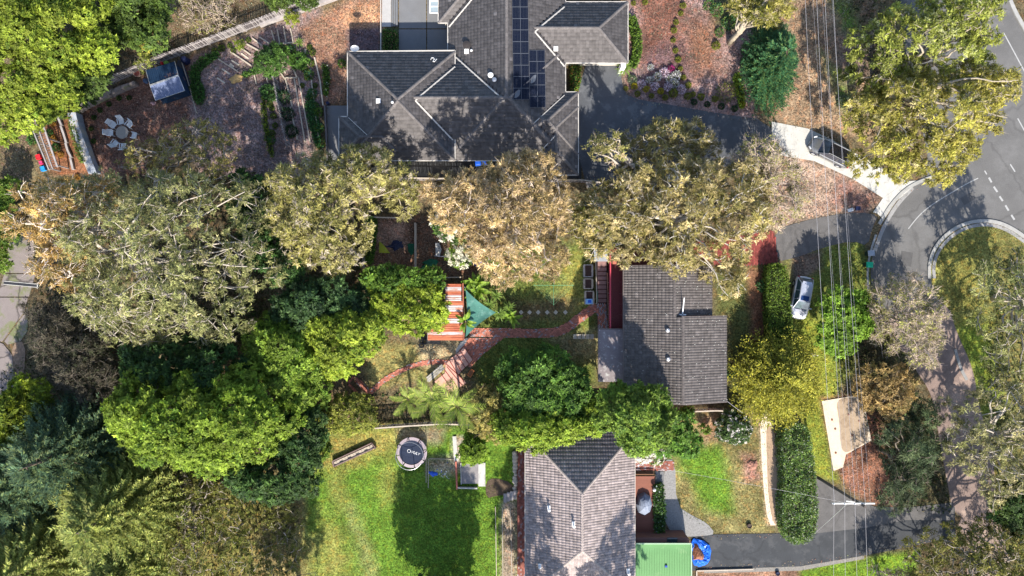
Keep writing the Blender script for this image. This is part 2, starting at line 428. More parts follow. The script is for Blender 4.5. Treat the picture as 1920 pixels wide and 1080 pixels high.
M_CONCD = mat('grey_concrete', (.15, .152, .158), .85, .12, 1.0, 16, col2=(.15, .155, .165), blotch=.25, bscale=.7)
M_CONCL = mat('pale_concrete', (.62, .58, .52), .85, .12, 1.0, 16, col2=(.5, .44, .37), blotch=.2)
M_CONCP = mat('stained_concrete', (.2, .17, .16), .85, .2, .8, 14, col2=(.14, .15, .07), blotch=.5, bscale=.35)
M_AGG = mat('exposed_aggregate', (.22, .215, .21), .9, .4, 6, 40, bump=.3)
crack(M_CONCP, .14, .45); crack(M_ASPH3, .14, .8); crack(M_ASPH2, .12, .8)
M_DIRT = mat('dirt_road_gravel', (.21, .155, .135), .95, .3, 1.0, 12, bump=.3, col2=(.31, .23, .19), blotch=.5, bscale=.3)
M_PAINT = mat('road_paint', (.33, .33, .325), .7, .15, 5, 30)
road = smooth_poly([(1665, -160), (1690, 60), (1720, 200), (1745, 320), (1712, 345), (1680, 378), (1655, 420), (1640, 460), (1632, 500), (1634, 545), (1648, 585),
        (1780, 590), (1748, 545), (1744, 500), (1757, 463), (1782, 438), (1815, 420), (1855, 417), (1890, 428), (1925, 455), (2300, 560), (2300, 560), (1980, 140), (1878, -12), (1820, -160)], 1)
sheet('asphalt_road', road, M_ASPH, .012)
sheet('dirt_road', smooth_poly([(1645, 560), (1775, 560), (1792, 620), (1825, 690), (1835, 760), (1862, 850), (1872, 975), (1790, 975), (1775, 900), (1757, 800), (1748, 740), (1715, 690), (1680, 640)], 2), M_DIRT, .008)
sheet('verge_dirt_track', smooth_poly([(1790, 950), (1870, 950), (1900, 1090), (1960, 1300), (1800, 1300), (1820, 1090)], 1), M_DIRT, .009)
# kerbs: real steps
M_KERB = mat('kerb_concrete', (.30, .295, .28), .85, .22, 2, 16)
def kerb(name, pts, w, z=.12, m=M_KERB, label=None):
    pts = smooth_poly(pts, 2, closed=False)
    b = MB(); w2 = [P2(*p) for p in pts]
    for k in range(len(w2) - 1):
        b.bar((*w2[k], z / 2), (*w2[k + 1], z / 2), w, z)
    o = b.build(name, m); o['kind'] = 'structure'; return o
kerb('kerb', [(1752, 330), (1705, 348), (1672, 380), (1648, 420)], .35, .1)
kerb('kerb_island', [(1742, 522), (1741, 495), (1752, 462), (1780, 433), (1815, 416), (1855, 413), (1892, 424), (1935, 455)], .35, .13)
kerb('kerb_gutter', [(1642, 440), (1630, 478), (1626, 510), (1628, 545)], .22, .06)
kerb('kerb_upper', [(1882, -40), (1895, 10), (1925, 62), (1975, 140)], .4, .13)
kerb('kerb_dirt_road', [(1790, 655), (1800, 690), (1812, 712)], .3, .1, MATS.get('gutter_concrete') or mat('gutter_concrete', (.26, .255, .25), .85, .2))
def gutter_band(name, pts, w, z):
    sheet(name, ribbon(smooth_poly(pts, 2, False), w), M_CONCD if 'g' in name[-1:] else M_CONC, z)
sheet('gutter_strip', ribbon(smooth_poly([(1712, 352), (1682, 383), (1657, 424), (1640, 470)], 2, False), 7), mat('gutter_concrete', (.26, .255, .25), .85, .2), .018)
sheet('gutter_strip_island', ribbon(smooth_poly([(1752, 522), (1750, 497), (1760, 468), (1785, 441), (1817, 424), (1855, 420), (1890, 431), (1925, 456)], 2, False), 6), MATS['gutter_concrete'], .018)
sheet('footpath', [(1700, 340), (1725, 338), (1712, 350), (1680, 378), (1657, 412), (1645, 400), (1637, 398), (1655, 372)], M_CONC, .03, .03)
# painted markings
pm = MB()
def mark(a, b, w=.11):
    A = P2(*a); B = P2(*b); d = math.hypot(B[0] - A[0], B[1] - A[1]); nx, ny = -(B[1] - A[1]) / d * w / 2, (B[0] - A[0]) / d * w / 2
    pm.face([(A[0] + nx, A[1] + ny, .0165), (A[0] - nx, A[1] - ny, .0165), (B[0] - nx, B[1] - ny, .0165), (B[0] + nx, B[1] + ny, .0165)][::-1] if False else
            [(A[0] + nx, A[1] + ny, .0165), (B[0] + nx, B[1] + ny, .0165), (B[0] - nx, B[1] - ny, .0165), (A[0] - nx, A[1] - ny, .0165)])
arc = smooth_poly([(1703, 429), (1721, 406), (1741, 388), (1766, 372), (1791, 357), (1815, 343), (1834, 334)], 2, False)
for k in range(len(arc) - 1): mark(arc[k], arc[k + 1], .1)
mark((1882, 62), (1925, 142), .12); mark((1908, 222), (1930, 262), .12)
pm.build('road_line', M_PAINT)['kind'] = 'structure'
for k, (a, b) in enumerate([((1854, 333), (1859, 342)), ((1863, 350), (1870, 360)), ((1874, 368), (1880, 377)), ((1885, 385), (1891, 395)), ((1896, 403), (1902, 412)), ((1894, 308), (1903, 322)), ((1846, 320), (1850, 327))]):
    pm = MB(); mark(a, b, .2 if k < 5 else .13); pm.build('road_dash', M_PAINT)['kind'] = 'structure'
for poly in ([(1690, 470), (1712, 474), (1708, 500), (1688, 497)], [(1800, 372), (1822, 360), (1830, 372), (1808, 385)]): sheet('road_patch', poly, mat('road_patch', (.085, .083, .083), .9, .2, 2, 20), .0145)
# driveways and paths
sheet('driveway_upper_house', smooth_poly([(1086, 100), (1165, 100), (1165, 160), (1180, 184), (1250, 195), (1330, 210), (1449, 227), (1450, 288), (1360, 310), (1300, 340), (1150, 352), (1084, 352)], 1), mat('blue_grey_asphalt', (.075, .08, .09), .8, .2, .9, 18, bump=.15, col2=(.11, .115, .125), blotch=.4, bscale=.5), .016)
sheet('driveway_crossover', [(1447, 228), (1515, 241), (1560, 262), (1605, 288), (1700, 340), (1660, 374), (1600, 336), (1527, 302), (1449, 289)], M_CONC, .02)
sheet('side_path_upper_house', [(607, 198), (652, 198), (652, 222), (636, 222), (640, 330), (614, 330)], M_CONCD, .02)
sheet('rear_path_upper_house', [(640, 298), (1090, 298), (1090, 335), (640, 335)], M_ASPH2, .014)
sheet('driveway_middle_house', smooth_poly([(1450, 432), (1500, 416), (1560, 403), (1610, 398), (1648, 403), (1636, 425), (1627, 462), (1600, 451), (1545, 463), (1500, 481), (1453, 492)], 1), M_ASPH3, .018)
sheet('driveway_lower_house', [(1296, 1003), (1460, 1000), (1530, 997), (1620, 986), (1700, 966), (1790, 950), (1792, 1006), (1720, 1022), (1620, 1042), (1500, 1062), (1310, 1070), (1296, 1070)], M_ASPH2, .016)
sheet('driveway_wedge', [(1527, 890), (1560, 912), (1600, 935), (1640, 950), (1700, 952), (1787, 942), (1790, 975), (1700, 975), (1620, 990), (1530, 1000)], M_ASPH3, .022)
sheet('concrete_path_lower_house', smooth_poly([(1244, 862), (1266, 862), (1268, 948), (1300, 968), (1325, 980), (1342, 1001), (1320, 1005), (1244, 1008)], 1), M_AGG, .02)
b = MB(); slab = smooth_poly([(1541, 752), (1603, 742), (1622, 765), (1634, 826), (1603, 843), (1586, 852), (1581, 876), (1563, 883)], 0)
b.prism([P2(*p, .06) for p in slab], 0, .06)
o = b.build('concrete_slab', mat('slab_concrete', (.6, .5, .38), .9, .14, 1.5, 14, col2=(.5, .4, .3), blotch=.3)); o['kind'] = 'structure'
sheet('sand_path', smooth_poly([(1424, 772), (1444, 772), (1446, 800), (1458, 830), (1462, 860), (1454, 900), (1460, 985), (1440, 985), (1430, 900)], 1), mat('pale_sand', (.62, .53, .42), .95, .12, 2, 14), .02)
sheet('sand_path_shade', smooth_poly([(1436, 795), (1446, 800), (1460, 830), (1466, 860), (1458, 900), (1462, 983), (1450, 985), (1440, 930), (1438, 870)], 2), mat('shaded_sand', (.34, .24, .165), .95, .18, 2, 14), .025)  # tan overlay: shade along the hedge side of the path, painted as colour
sheet('slab_shade_part', smooth_poly([(1566, 748), (1603, 743.5), (1621, 766), (1632, 825), (1603, 841), (1586, 850), (1576, 840), (1574, 790)], 2), mat('shaded_slab', (.33, .25, .175), .95, .16, 2, 14, col2=(.26, .19, .13), blotch=.3), .065)  # darker tan sheet stands in for the shade on the slab's right part
sheet('gravel_strip', [(1320, 1068), (1500, 1062), (1620, 1042), (1620, 1048), (1500, 1070), (1320, 1075)], mat('gravel', (.2, .185, .165), .9, .5, 8, 30, bump=.5), .024)
# paved rear court of the upper house, slab by slab
court = thing('paved_court', 'grey concrete rear court of the uppermost house, slabs divided by dark joints', 'paving', P(795, 45, 0))
for (x0, y0, x1, y1) in ((748, -90, 799, 53), (801, -90, 842, 53), (748, 55, 799, 96), (801, 55, 842, 96)):
    b = MB(); w = [P2(x0, y1, .05), P2(x1, y1, .05), P2(x1, y0, .05), P2(x0, y0, .05)]; b.prism(w, -.02, .05); b.build('slab', M_CONCD, court)
# left public path: cracked concrete panels
lp = thing('concrete_driveway', 'cracked mossy concrete drive along the left edge, with a steel drain grate', 'driveway', P(20, 600))
for poly in ([(20, 430), (62, 430), (66, 512), (9, 512)], [(8, 514), (66, 514), (54, 556), (-5, 556)], [(-5, 558), (52, 558), (45, 585), (4, 640), (-5, 640)],
             [(47, 586), (52, 572), (52, 620), (38, 640), (14, 646), (8, 640)], [(-40, 560), (-7, 560), (-7, 640), (6, 645), (22, 665), (27, 700), (24, 740), (0, 800), (-40, 850)]):
    b = MB(); b.prism([P2(*p, .06) for p in poly], -.05, .06); b.build('slab', M_CONCP, lp)
b = MB(); b.bar(P(7, 530, .075), P(72, 536, .075), .28, .03); b.build('drain_grate', mat('dark_steel', (.05, .05, .055), .5, .2, metal=.5), lp)
b = MB(); b.bar(P(7, 527, .08), P(72, 533, .08), .06, .05); b.bar(P(7, 533, .08), P(72, 539, .08), .06, .05); b.bar(P(71, 529, .08), P(70, 541, .08), .1, .05); b.build('grate_frame', M_CONC, lp)
sheet('eroded_bank', smooth_poly([(22, 642), (48, 640), (46, 700), (32, 750), (24, 700)], 1), mat('bank_earth', (.2, .14, .10), .95, .5, 4, 20, bump=.5), .03)
# ================================================================== roofs
M_WALL = mat('rendered_wall', (.42, .38, .33), .9, .12, 1.5, 12)
M_BRICKW = mat('brick_wall', (.22, .10, .07), .9, .25, 5, 18)
M_GUT = mat('gutter_cream', (.46, .43, .39), .5, .08, 3, 20)
M_GUTD = mat('gutter_brown', (.16, .13, .12), .5, .08, 3, 20)
M_UNDER = mat('roof_underlay', (.035, .03, .03), .9, .1)
M_GLASS = mat('window_glass', (.03, .04, .05), .08, .05, spec=.8)
M_WHITE = mat('white_paint', (.72, .72, .72), .5, .08, 4, 20)
M_GREYM = mat('grey_metal', (.4, .41, .43), .4, .1, metal=.6)
class Roof:
    def __init__(s, wings, t): s.w = wings; s.t = t
    def dists(s, w, x, y):
        x0, x1, y0, y1 = w['r']; g = w.get('g', '')
        d = {'W': x - x0, 'E': x1 - x, 'S': y - y0, 'N': y1 - y}
        return {k: (np.full(np.shape(x), 1e6) if k in g else v) for k, v in d.items()}
    def hw(s, w, x, y):
        d = s.dists(w, x, y); m = np.minimum.reduce(list(d.values())); z = w['z'] + m * s.t
        c0, c1, c2, c3 = w.get('c', w['r'])
        ok = (x >= c0 - 1e-6) & (x <= c1 + 1e-6) & (y >= c2 - 1e-6) & (y <= c3 + 1e-6)
        return np.where(ok, z, -50.0)
    def h(s, x, y):
        x = np.asarray(x, float); y = np.asarray(y, float)
        return np.maximum.reduce([s.hw(w, x, y) for w in s.w])
def build_roof(house, roof, course, tw, prof, colr, cvar, capcol, pale=0.0, lip=.035, rough=.75, streak=None):
    t = roof.t; V = []; F = []; T = []
    for wi, w in enumerate(roof.w):
        c0, c1, c2, c3 = w.get('c', w['r']); x0, x1, y0, y1 = w['r']
        for side in 'WESN':
            if side in w.get('g', ''): continue
            # local frame: d = run from the eave (inwards), a = along
            if side in 'WE':
                amin, amax = c2, c3; dmax = max(x1 - x0, c1 - c0)
                base = x0 if side == 'W' else x1; sg = 1 if side == 'W' else -1
                d0 = (c0 - x0) if side == 'W' else (x1 - c1)
            else:
                amin, amax = c0, c1; dmax = max(y1 - y0, c3 - c2)
                base = y0 if side == 'S' else y1; sg = 1 if side == 'S' else -1
                d0 = (c2 - y0) if side == 'S' else (y1 - c3)
            rows = int((dmax - d0) / course) + 1
            aa = np.arange(amin, amax, .06) + .03
            for r in range(rows):
                d = d0 + r * course; dc = d + course / 2
                X = np.full(aa.shape, base + sg * dc) if side in 'WE' else aa
                Y = aa if side in 'WE' else np.full(aa.shape, base + sg * dc)
                ds = roof.dists(w, X, Y); me_ = ds[side]; mn = np.minimum.reduce(list(ds.values()))
                ok = (me_ <= mn + 1e-4) & (roof.hw(w, X, Y) > -40) & (roof.hw(w, X, Y) >= roof.h(X, Y) - 1e-3)
                if not ok.any(): continue
                idx = np.where(np.diff(np.concatenate([[0], ok.astype(int), [0]])))[0]
                for q in range(0, len(idx), 2):
                    s0 = aa[idx[q]] - .03; s1 = aa[idx[q + 1] - 1] + .03
                    off = 0
                    k0 = math.floor((s0 - amin - off) / tw); k1 = math.ceil((s1 - amin - off) / tw)
                    for k in range(k0, k1):
                        e0 = max(s0, amin + off + k * tw); e1 = min(s1, amin + off + (k + 1) * tw)
                        if e1 - e0 < .03: continue
                        br = 1 + cvar * (random.random() - .5) * 2
                        cc = tuple(v * br for v in colr)
                        if random.random() < pale: cc = tuple(v * 1.9 for v in colr)
                        if streak: cc = streak(cc)
                        n = len(prof); i = len(V)
                        za = w['z'] + d * t; zb = w['z'] + (d + course * 1.03) * t
                        jit = random.uniform(-.004, .006)
                        for (lev, zz, dd) in (('lo', za - .01, d), ('top', za + lip, d), ('hi', zb + .004, d + course * 1.03)):
                            for (fx, pz) in prof:
                                e = e0 + (e1 - e0) * fx
                                p_ = base + sg * dd; z_ = zz + (pz if lev != 'lo' else 0) + jit
                                V.append((p_, e, z_) if side in 'WE' else (e, p_, z_))
                        flip = side in 'WN'
                        for b0 in (0, n):
                            for j in range(n - 1):
                                f = (i + b0 + j, i + b0 + j + 1, i + b0 + n + j + 1, i + b0 + n + j)
                                F.append(f[::-1] if flip else f); T.append(cc)
    o = link_mesh('roof_tiles', np_mesh('roof_tiles', np.array(V) - np.array(house.location), np.array(F), attr_mat('roof_tile_' + house.name, amt=.22, scale=2.2, rough=rough, spec=.3), np.array(T)), house)
    o['kind'] = 'stuff'
    # underlay
    g = .15
    xs0 = min(w.get('c', w['r'])[0] for w in roof.w); xs1 = max(w.get('c', w['r'])[1] for w in roof.w)
    ys0 = min(w.get('c', w['r'])[2] for w in roof.w); ys1 = max(w.get('c', w['r'])[3] for w in roof.w)
    gx = np.arange(xs0, xs1 + g, g); gy = np.arange(ys0, ys1 + g, g); X, Y = np.meshgrid(gx, gy)
    Z = roof.h(X, Y) - .05; nx = len(gx); ok = Z > -40
    q = ok[:-1, :-1] & ok[1:, :-1] & ok[:-1, 1:] & ok[1:, 1:]
    Zq = np.stack([Z[:-1, :-1], Z[1:, :-1], Z[:-1, 1:], Z[1:, 1:]]); q &= (Zq.max(0) - Zq.min(0)) < .4
    J, I = np.where(q); a0 = J * nx + I
    Zf = np.where(ok, Z, 0)
    Vu = np.stack([X.ravel(), Y.ravel(), Zf.ravel()], 1) - np.array(house.location)
    link_mesh('roof_underlay', np_mesh('roof_underlay', Vu, np.stack([a0, a0 + 1, a0 + nx + 1, a0 + nx], 1), M_UNDER), house)
    # ridge and hip caps
    cb = MB(); cb.cur = capcol
    def capline(A, B, w):
        L = math.hypot(B[0] - A[0], B[1] - A[1]); n = max(1, int(L / .38)); ux, uy = (B[0] - A[0]) / L, (B[1] - A[1]) / L; px_, py_ = -uy, ux
        for k in range(n):
            a = (A[0] + ux * L * k / n, A[1] + uy * L * k / n); e = (A[0] + ux * L * (k + 1.08) / n, A[1] + uy * L * (k + 1.08) / n)
            m_ = ((a[0] + e[0]) / 2, (a[1] + e[1]) / 2)
            zw = float(roof.hw(w, np.array(m_[0]), np.array(m_[1]))); zh = float(roof.h(m_[0], m_[1]))
            if zw < zh - .02 or zw < -40: continue
            br = random.uniform(.85, 1.15); cb.cur = tuple(c * br for c in capcol)
            ring = []
            for p, dz in ((a, .0), (e, .018)):
                pc = (min(max(p[0], w['r'][0]), w['r'][1]), min(max(p[1], w['r'][2]), w['r'][3]))
                z = float(roof.hw(w, np.array(pc[0]), np.array(pc[1])))
                if z < -40: z = zw
                ring.append([(p[0] + px_ * o_, p[1] + py_ * o_, z + zz + dz) for o_, zz in ((-.17, -.03), (-.1, .075), (0, .11), (.1, .075), (.17, -.03))])
            for j in range(4): cb.face([ring[0][j], ring[0][j + 1], ring[1][j + 1], ring[1][j]])
            cb.face(ring[1][::-1])
    for w in roof.w:
        x0, x1, y0, y1 = w['r']; g = w.get('g', ''); lx, ly = x1 - x0, y1 - y0
        if 'N' in g and 'S' in g: capline(((x0 + x1) / 2, y0), ((x0 + x1) / 2, y1), w); continue
        if lx >= ly: h_ = ly / 2; a = (x0 + h_, y0 + h_); b_ = (x1 - h_, y0 + h_)
        else: h_ = lx / 2; a = (x0 + h_, y0 + h_); b_ = (x0 + h_, y1 - h_)
        if math.hypot(b_[0] - a[0], b_[1] - a[1]) > .3: capline(a, b_, w)
        for c_ in ((x0, y0), (x1, y0), (x0, y1), (x1, y1)):
            e = min((a, b_), key=lambda q: math.hypot(q[0] - c_[0], q[1] - c_[1]) + (0 if True else 0))
            if lx < ly: e = a if c_[1] == y0 else b_
            else: e = a if c_[0] == x0 else b_
            capline(c_, e, w)
    cb.build('ridge_caps', TINT, house)['kind'] = 'stuff'
def R_(px0, px1, py0, py1, z):   # pixel rectangle at height z -> world rect (x0,x1,y0,y1)
    a = P(px0, py1, z); b = P(px1, py0, z); return (a[0], b[0], a[1], b[1])
def gutter(house, pts, z, m, w=.13, name='gutter'):
    b = MB()
    for k in range(len(pts) - 1):
        A = P(*pts[k], z); B = P(*pts[k + 1], z); b.bar(A, B, w, .12)
    return b.build(name, m, house)
def valley(house, roof, pts, m, zz, w=.14):
    b = MB()
    for k in range(len(pts) - 1):
        A = P(*pts[k], zz); B = P(*pts[k + 1], zz); n = 8
        for q in range(n):
            a = [A[i] + (B[i] - A[i]) * q / n for i in (0, 1)]; c = [A[i] + (B[i] - A[i]) * (q + 1) / n for i in (0, 1)]
            za = max(float(roof.h(*a)), zz - 1.5); zc = max(float(roof.h(*c)), zz - 1.5)
            b.bar((*a, za + .05), (*c, zc + .05), w, .03)
    return b.build('valley_flashing', m, house)
def walls(house, rect, z, m, inset=.55, name='wall', z0=0.0):
    x0, x1, y0, y1 = rect; b = MB()
    b.prism([(x0 + inset, y0 + inset), (x1 - inset, y0 + inset), (x1 - inset, y1 - inset), (x0 + inset, y1 - inset)], z0, z - .12)
    return b.build(name, m, house)
def window(house, c, w, h, rz):
    b = MB(); b.box(c, (w, .08, h), rz); f = b.build('window', M_GUT, house)
    g = MB(); ca, sa = math.cos(rz), math.sin(rz)
    for sx in (-1, 1):
        g.box((c[0] + ca * sx * w / 4, c[1] + sa * sx * w / 4, c[2]), (w / 2 - .08, .12, h - .12), rz)
    off = Vector(house.location)
    o = link_mesh('pane', g.mesh('pane', M_GLASS, off), f)
    return f

# ------------------------------------------------------------------ uppermost house (hipped, flat grey-brown tiles)
ZA = 3.25; T1 = .41; dpx = 35 / S * (H - ZA) / H; ZL = ZA - dpx * T1
h1 = thing('house', 'large house with many hipped grey-brown tiled roofs and solar panels, uppermost in the photo', 'house', P(900, 180, 0))
rA = R_(652, 853, 97, 301, ZA); rA2 = R_(636, 760, 219, 301, ZA)
rB = R_(676, 1062, 89, 301, ZL); cB = (P(770, 0, ZA)[0], P(1050, 0, ZL)[0], P(0, 301, ZL)[1], P(0, 98, ZA)[1])
rC = R_(840, 1060, -420, 301, ZL); rD = R_(960, 1084, 173, 290, ZL); rE = R_(1001, 1084, 200, 328, ZL)
rF = R_(930, 1177, 4, 118, ZL); rG = R_(822, 1010, -420, 43, ZL)
roof1 = Roof([dict(r=rA, z=ZA), dict(r=rA2, z=ZA, c=(rA2[0], rA2[0] + 6, rA2[2], rA2[3])), dict(r=rB, z=ZL, c=cB), dict(r=rC, z=ZL), dict(r=rD, z=ZL, c=(P(1010, 0, ZL)[0] - 2, rD[1], rD[2], rD[3])),
              dict(r=rE, z=ZL), dict(r=rF, z=ZL, c=(P(990, 0, ZL)[0], rF[1], rF[2], rF[3])), dict(r=rG, z=ZL)], T1)
build_roof(h1, roof1, .34, .33, [(0, 0), (.06, .0), (.94, 0), (1, -.012)], (.078, .071, .071), .2, (.125, .114, .112), pale=.008, lip=.055, rough=.7)
gutter(h1, [(636, 301), (636, 219), (652, 219), (652, 97), (853, 95), (853, 301)], ZA, M_GUT)
gutter(h1, [(853, 122), (840, 122), (840, 43), (822, 43), (822, -420)], ZL, M_GUT)
gutter(h1, [(853, 301), (1001, 301), (1001, 328), (1084, 328), (1084, 173), (1060, 173), (1060, 118), (1177, 118), (1177, 4), (1060, 4), (1060, -420)], ZL, M_GUT)
gutter(h1, [(636, 301), (853, 301)], ZA, M_GUT)
zz = (ZA + ZL) / 2 + .8
valley(h1, roof1, [(853, 103), (945, 195)], M_GUT, zz); valley(h1, roof1, [(853, 124), (782, 195), (853, 266)], M_GUT, zz)
valley(h1, roof1, [(1060, 6), (1003, 61), (1060, 118)], M_GUT, zz); valley(h1, roof1, [(1060, 173), (1002, 231)], M_GUT, zz, .08)
valley(h1, roof1, [(1043, 252), (1003, 292)], M_GUT, zz, .1); valley(h1, roof1, [(652, 219), (692, 257)], M_GUT, zz, .06); valley(h1, roof1, [(840, 43), (880, 3), (920, -40)], M_GUT, zz)
for r, z in ((rA, ZA), (rA2, ZA), ((rB[0] + 6, rB[1], rB[2], rB[3]), ZL), (rC, ZL), (rF, ZL), (rE, ZL), (rG, ZL)): walls(h1, r, z, M_WALL)
for k in range(3): window(h1, (rA[0] + .54, rA[2] + 3 + k * 3.0, 1.5), 1.6, 1.2, math.pi / 2)
for k in range(4): window(h1, (rA[0] + 2.5 + k * 3.0, rA[2] + .54, 1.5), 1.6, 1.2, 0)
for k in range(2): window(h1, (rF[1] - .54, rF[2] + 2 + k * 3, 1.4), 1.5, 1.2, math.pi / 2)
b = MB(); b.box((rF[1] - 2.6, rF[2] + .53, 1.15), (4.8, .1, 2.1)); b.build('garage_door', M_GUT, h1)
b = MB(); b.box((rF[1] - .4, rF[2] - .1, ZL / 2 - .1), (.5, .5, ZL - .2)); b.build('porch_pillar', M_WHITE, h1)
# roof fixtures
def on1(px, py, dz=0.0):
    z = ZL + 1
    for _ in range(4):
        p = P(px, py, z); zn = float(roof1.h(p[0], p[1])); z = zn if zn > 0 else z
    p = P(px, py, z); return (p[0], p[1], z + dz)
M_PV = mat('solar_glass', (.005, .008, .02), .45, .15, 2, 10, spec=.08)
M_PVL = mat('solar_grid', (.10, .11, .13), .5, .1)
M_ALU = mat('aluminium', (.55, .56, .58), .35, .08, metal=.6)
def solar(px0, px1, py0, py1, sh=0.0):
    pts = [on1(px0, py1), on1(px1, py1), on1(px1 + 0, py0), on1(px0, py0)]
    up = .13
    q = [Vector((a[0], a[1], a[2] + up)) for a in pts]
    c = sum(q, Vector()) / 4; q = [c + (a - c) * .985 for a in q]
    nrm = (q[1] - q[0]).cross(q[3] - q[0]).normalized()
    b = MB(); lo = [a - nrm * .04 for a in q]
    b.face(q); b.face(lo[::-1])
    for k in range(4): b.face([lo[k], lo[(k + 1) % 4], q[(k + 1) % 4], q[k]])
    pan = b.build('solar_panel', M_PVL, h1)
    b = MB(); ins = [c + (a - c) * .965 + nrm * .004 for a in q]
    nu, nv = 5, 8
    for i in range(nu):
        for j in range(nv):
            def pt(u, v): return (ins[0] * (1 - u) + ins[1] * u) * (1 - v) + (ins[3] * (1 - u) + ins[2] * u) * v
            e = .02
            b.face([pt((i + e) / nu, (j + e) / nv), pt((i + 1 - e) / nu, (j + e) / nv), pt((i + 1 - e) / nu, (j + 1 - e) / nv), pt((i + e) / nu, (j + 1 - e) / nv)])
    o = link_mesh('solar_cells', b.mesh('solar_cells', M_PV, Vector(h1.location)), pan)
ys = [-30, -8, 14, 36, 57, 79, 101, 123, 144, 166, 187]
for k in range(len(ys) - 1):
    s_ = (ys[k] + 8) / 195 * 3
    solar(960 + s_, 975 + s_, ys[k], ys[k + 1]); solar(975 + s_, 990 + s_, ys[k], ys[k + 1])
ys = [95, 116, 138, 160, 181, 202]
for k in range(5):
    s_ = k * .4
    solar(992 + s_, 1006.5 + s_, ys[k], ys[k + 1]); solar(1006.5 + s_, 1021.5 + s_, ys[k], ys[k + 1])
def vent(px, py, name='vent', r=.16, h=.45, m=None, sq=False):
    p = on1(px, py); b = MB()
    if sq: b.box((p[0], p[1], p[2] + .1), (.45, .45, .2))
    else: b.lathe((p[0], p[1], p[2]), [(r * .6, -.1), (r * .6, h * .7), (r * 1.3, h * .7), (r * 1.3, h * .85), (r * .4, h)], 10)
    b.build(name, m or M_WHITE, h1)
vent(710, 190, sq=True); vent(875, 97, sq=True); vent(875, 86, r=.3, h=.5, m=M_UNDER); vent(884, 96, r=.1, h=.3); vent(920, 143, r=.22, h=.5); vent(927, 151, r=.18, h=.4, m=M_GREYM); vent(737, 194, r=.1, h=.6)
vent(1042, 92, sq=True, name='roof_light')
p = on1(668, 97); b = MB(); b.lathe((p[0], p[1] + .1, ZA + .55), [(.05, 0), (.28, .04), (.45, .12), (.46, .14), (.28, .07), (.02, .03)], 14, squash=.7); b.tube([(p[0], p[1], ZA - .3), (p[0], p[1] + .1, ZA + .55)], .03); b.build('satellite_dish', M_GREYM, h1)
pts = [on1(x, y, .08) for x, y in ((808, 112), (809, 109), (813, 109), (815, 111), (813, 113), (812, 116), (815, 116), (819, 111))]
b = MB(); b.tube(pts, .035, 5); b.build('loose_cable', M_WHITE, h1)
# glazed lean-to by the top left corner of the court
lt = MB(); z = 2.6
for a, b_ in (((806, -60), (806, 24)), ((806, 24), (821, 24)), ((806, 2), (821, 2)), ((806, 12), (821, 12)), ((814, -60), (814, 2))): lt.bar(P(*a, z), P(*b_, z), .1, .08)
lt.build('awning_frame', M_WHITE, h1)
b = MB(); b.prism([P2(806, -60, z), P2(821, -60, z), P2(821, 24, z), P2(806, 24, z)], z - .03, z - .01); b.build('awning_panel', mat('smoky_glass', (.25, .3, .32), .2, .1), h1)
b = MB(); b.tube([P(806, 24, 0), P(806, 24, z)], .05); b.build('awning_post', M_WHITE, h1)
# terrace beside the court
b = MB(); b.bar(P(714, -60, 1.2), P(714, 96, 1.2), .08, .1)
for k in range(9): b.bar(P(714, -50 + k * 17, 0), P(714, -50 + k * 17, 1.2), .06, .06)
b.build('terrace_screen', M_GUT, h1)
sheet('terrace_slab', [(717, -60), (733, -60), (733, 50), (716, 50)], mat('terrace_concrete', (.36, .35, .34), .85, .12), .04)
for k, x in enumerate((734, 738.5, 743)):
    b = MB(); b.prism([P2(x, -60), P2(x + 3.6, -60), P2(x + 3.6, 50), P2(x, 50)], 0, .1 + .12 * k); o = b.build('terrace_step', M_CONCD); o['kind'] = 'structure'
# ------------------------------------------------------------------ middle house (gabled, dark weathered tiles)
ZM = 4.3; T2 = .36
h2 = thing('house', 'middle house with dark weathered gabled tile roof beside a red deck', 'house', P(1265, 630, 0))
rX = R_(1169, 1351, 470, 593, ZM); rY = R_(1169, 1383, 592, 760, ZM)
rX = R_(1169, 1345, 498, 593, ZM); rY = R_(1169, 1374, 592, 753, ZM)
roof2 = Roof([dict(r=rX, z=ZM, g='NS', c=(rX[0], P(1333, 0, ZM - .2)[0], rX[2], rX[3])), dict(r=rY, z=ZM, g='NS', c=(rY[0], P(1361, 0, ZM)[0], rY[2], rY[3]))], T2)
def lich(c):
    r = random.random()
    return tuple(v * 1.35 for v in c) if r < .05 else c
WAVE = [(0, 0), (.2, .038), (.5, .055), (.8, .038), (1, .0)]
build_roof(h2, roof2, .35, .27, WAVE, (.098, .086, .082), .15, (.105, .092, .088), lip=.06, streak=lich, rough=.75)
gutter(h2, [(1169, 498), (1169, 753)], ZM, M_GUTD); gutter(h2, [(1361, 592), (1361, 753)], ZM + .25, M_GUTD)
def gable(house, roof, y, x0, x1, m, name='gable_wall', zb=0):
    n = 16; xs = [x0 + (x1 - x0) * k / n for k in range(n + 1)]
    b = MB()
    for k in range(n):
        z0 = float(roof.h(xs[k], y[1])) - .1; z1 = float(roof.h(xs[k + 1], y[1])) - .1
        if z0 < -9 or z1 < -9: continue
        b.face([(xs[k], y[0], zb), (xs[k + 1], y[0], zb), (xs[k + 1], y[0], z1), (xs[k], y[0], z0)])
    b.build(name, m, house)
yr = rY[3]; gable(h2, roof2, (yr - .04, yr - .1), P(1264, 0, ZM)[0], P(1358, 0, ZM)[0], M_BRICKW, zb=3.5)
gable(h2, roof2, (rY[2] + .45, rY[2] + .1), rY[0] + .5, P(1352, 0, ZM)[0], M_BRICKW, zb=0)
gable(h2, roof2, (rX[3] - .4, rX[3] - .1), rX[0] + .5, P(1325, 0, ZM)[0], M_BRICKW, zb=0)
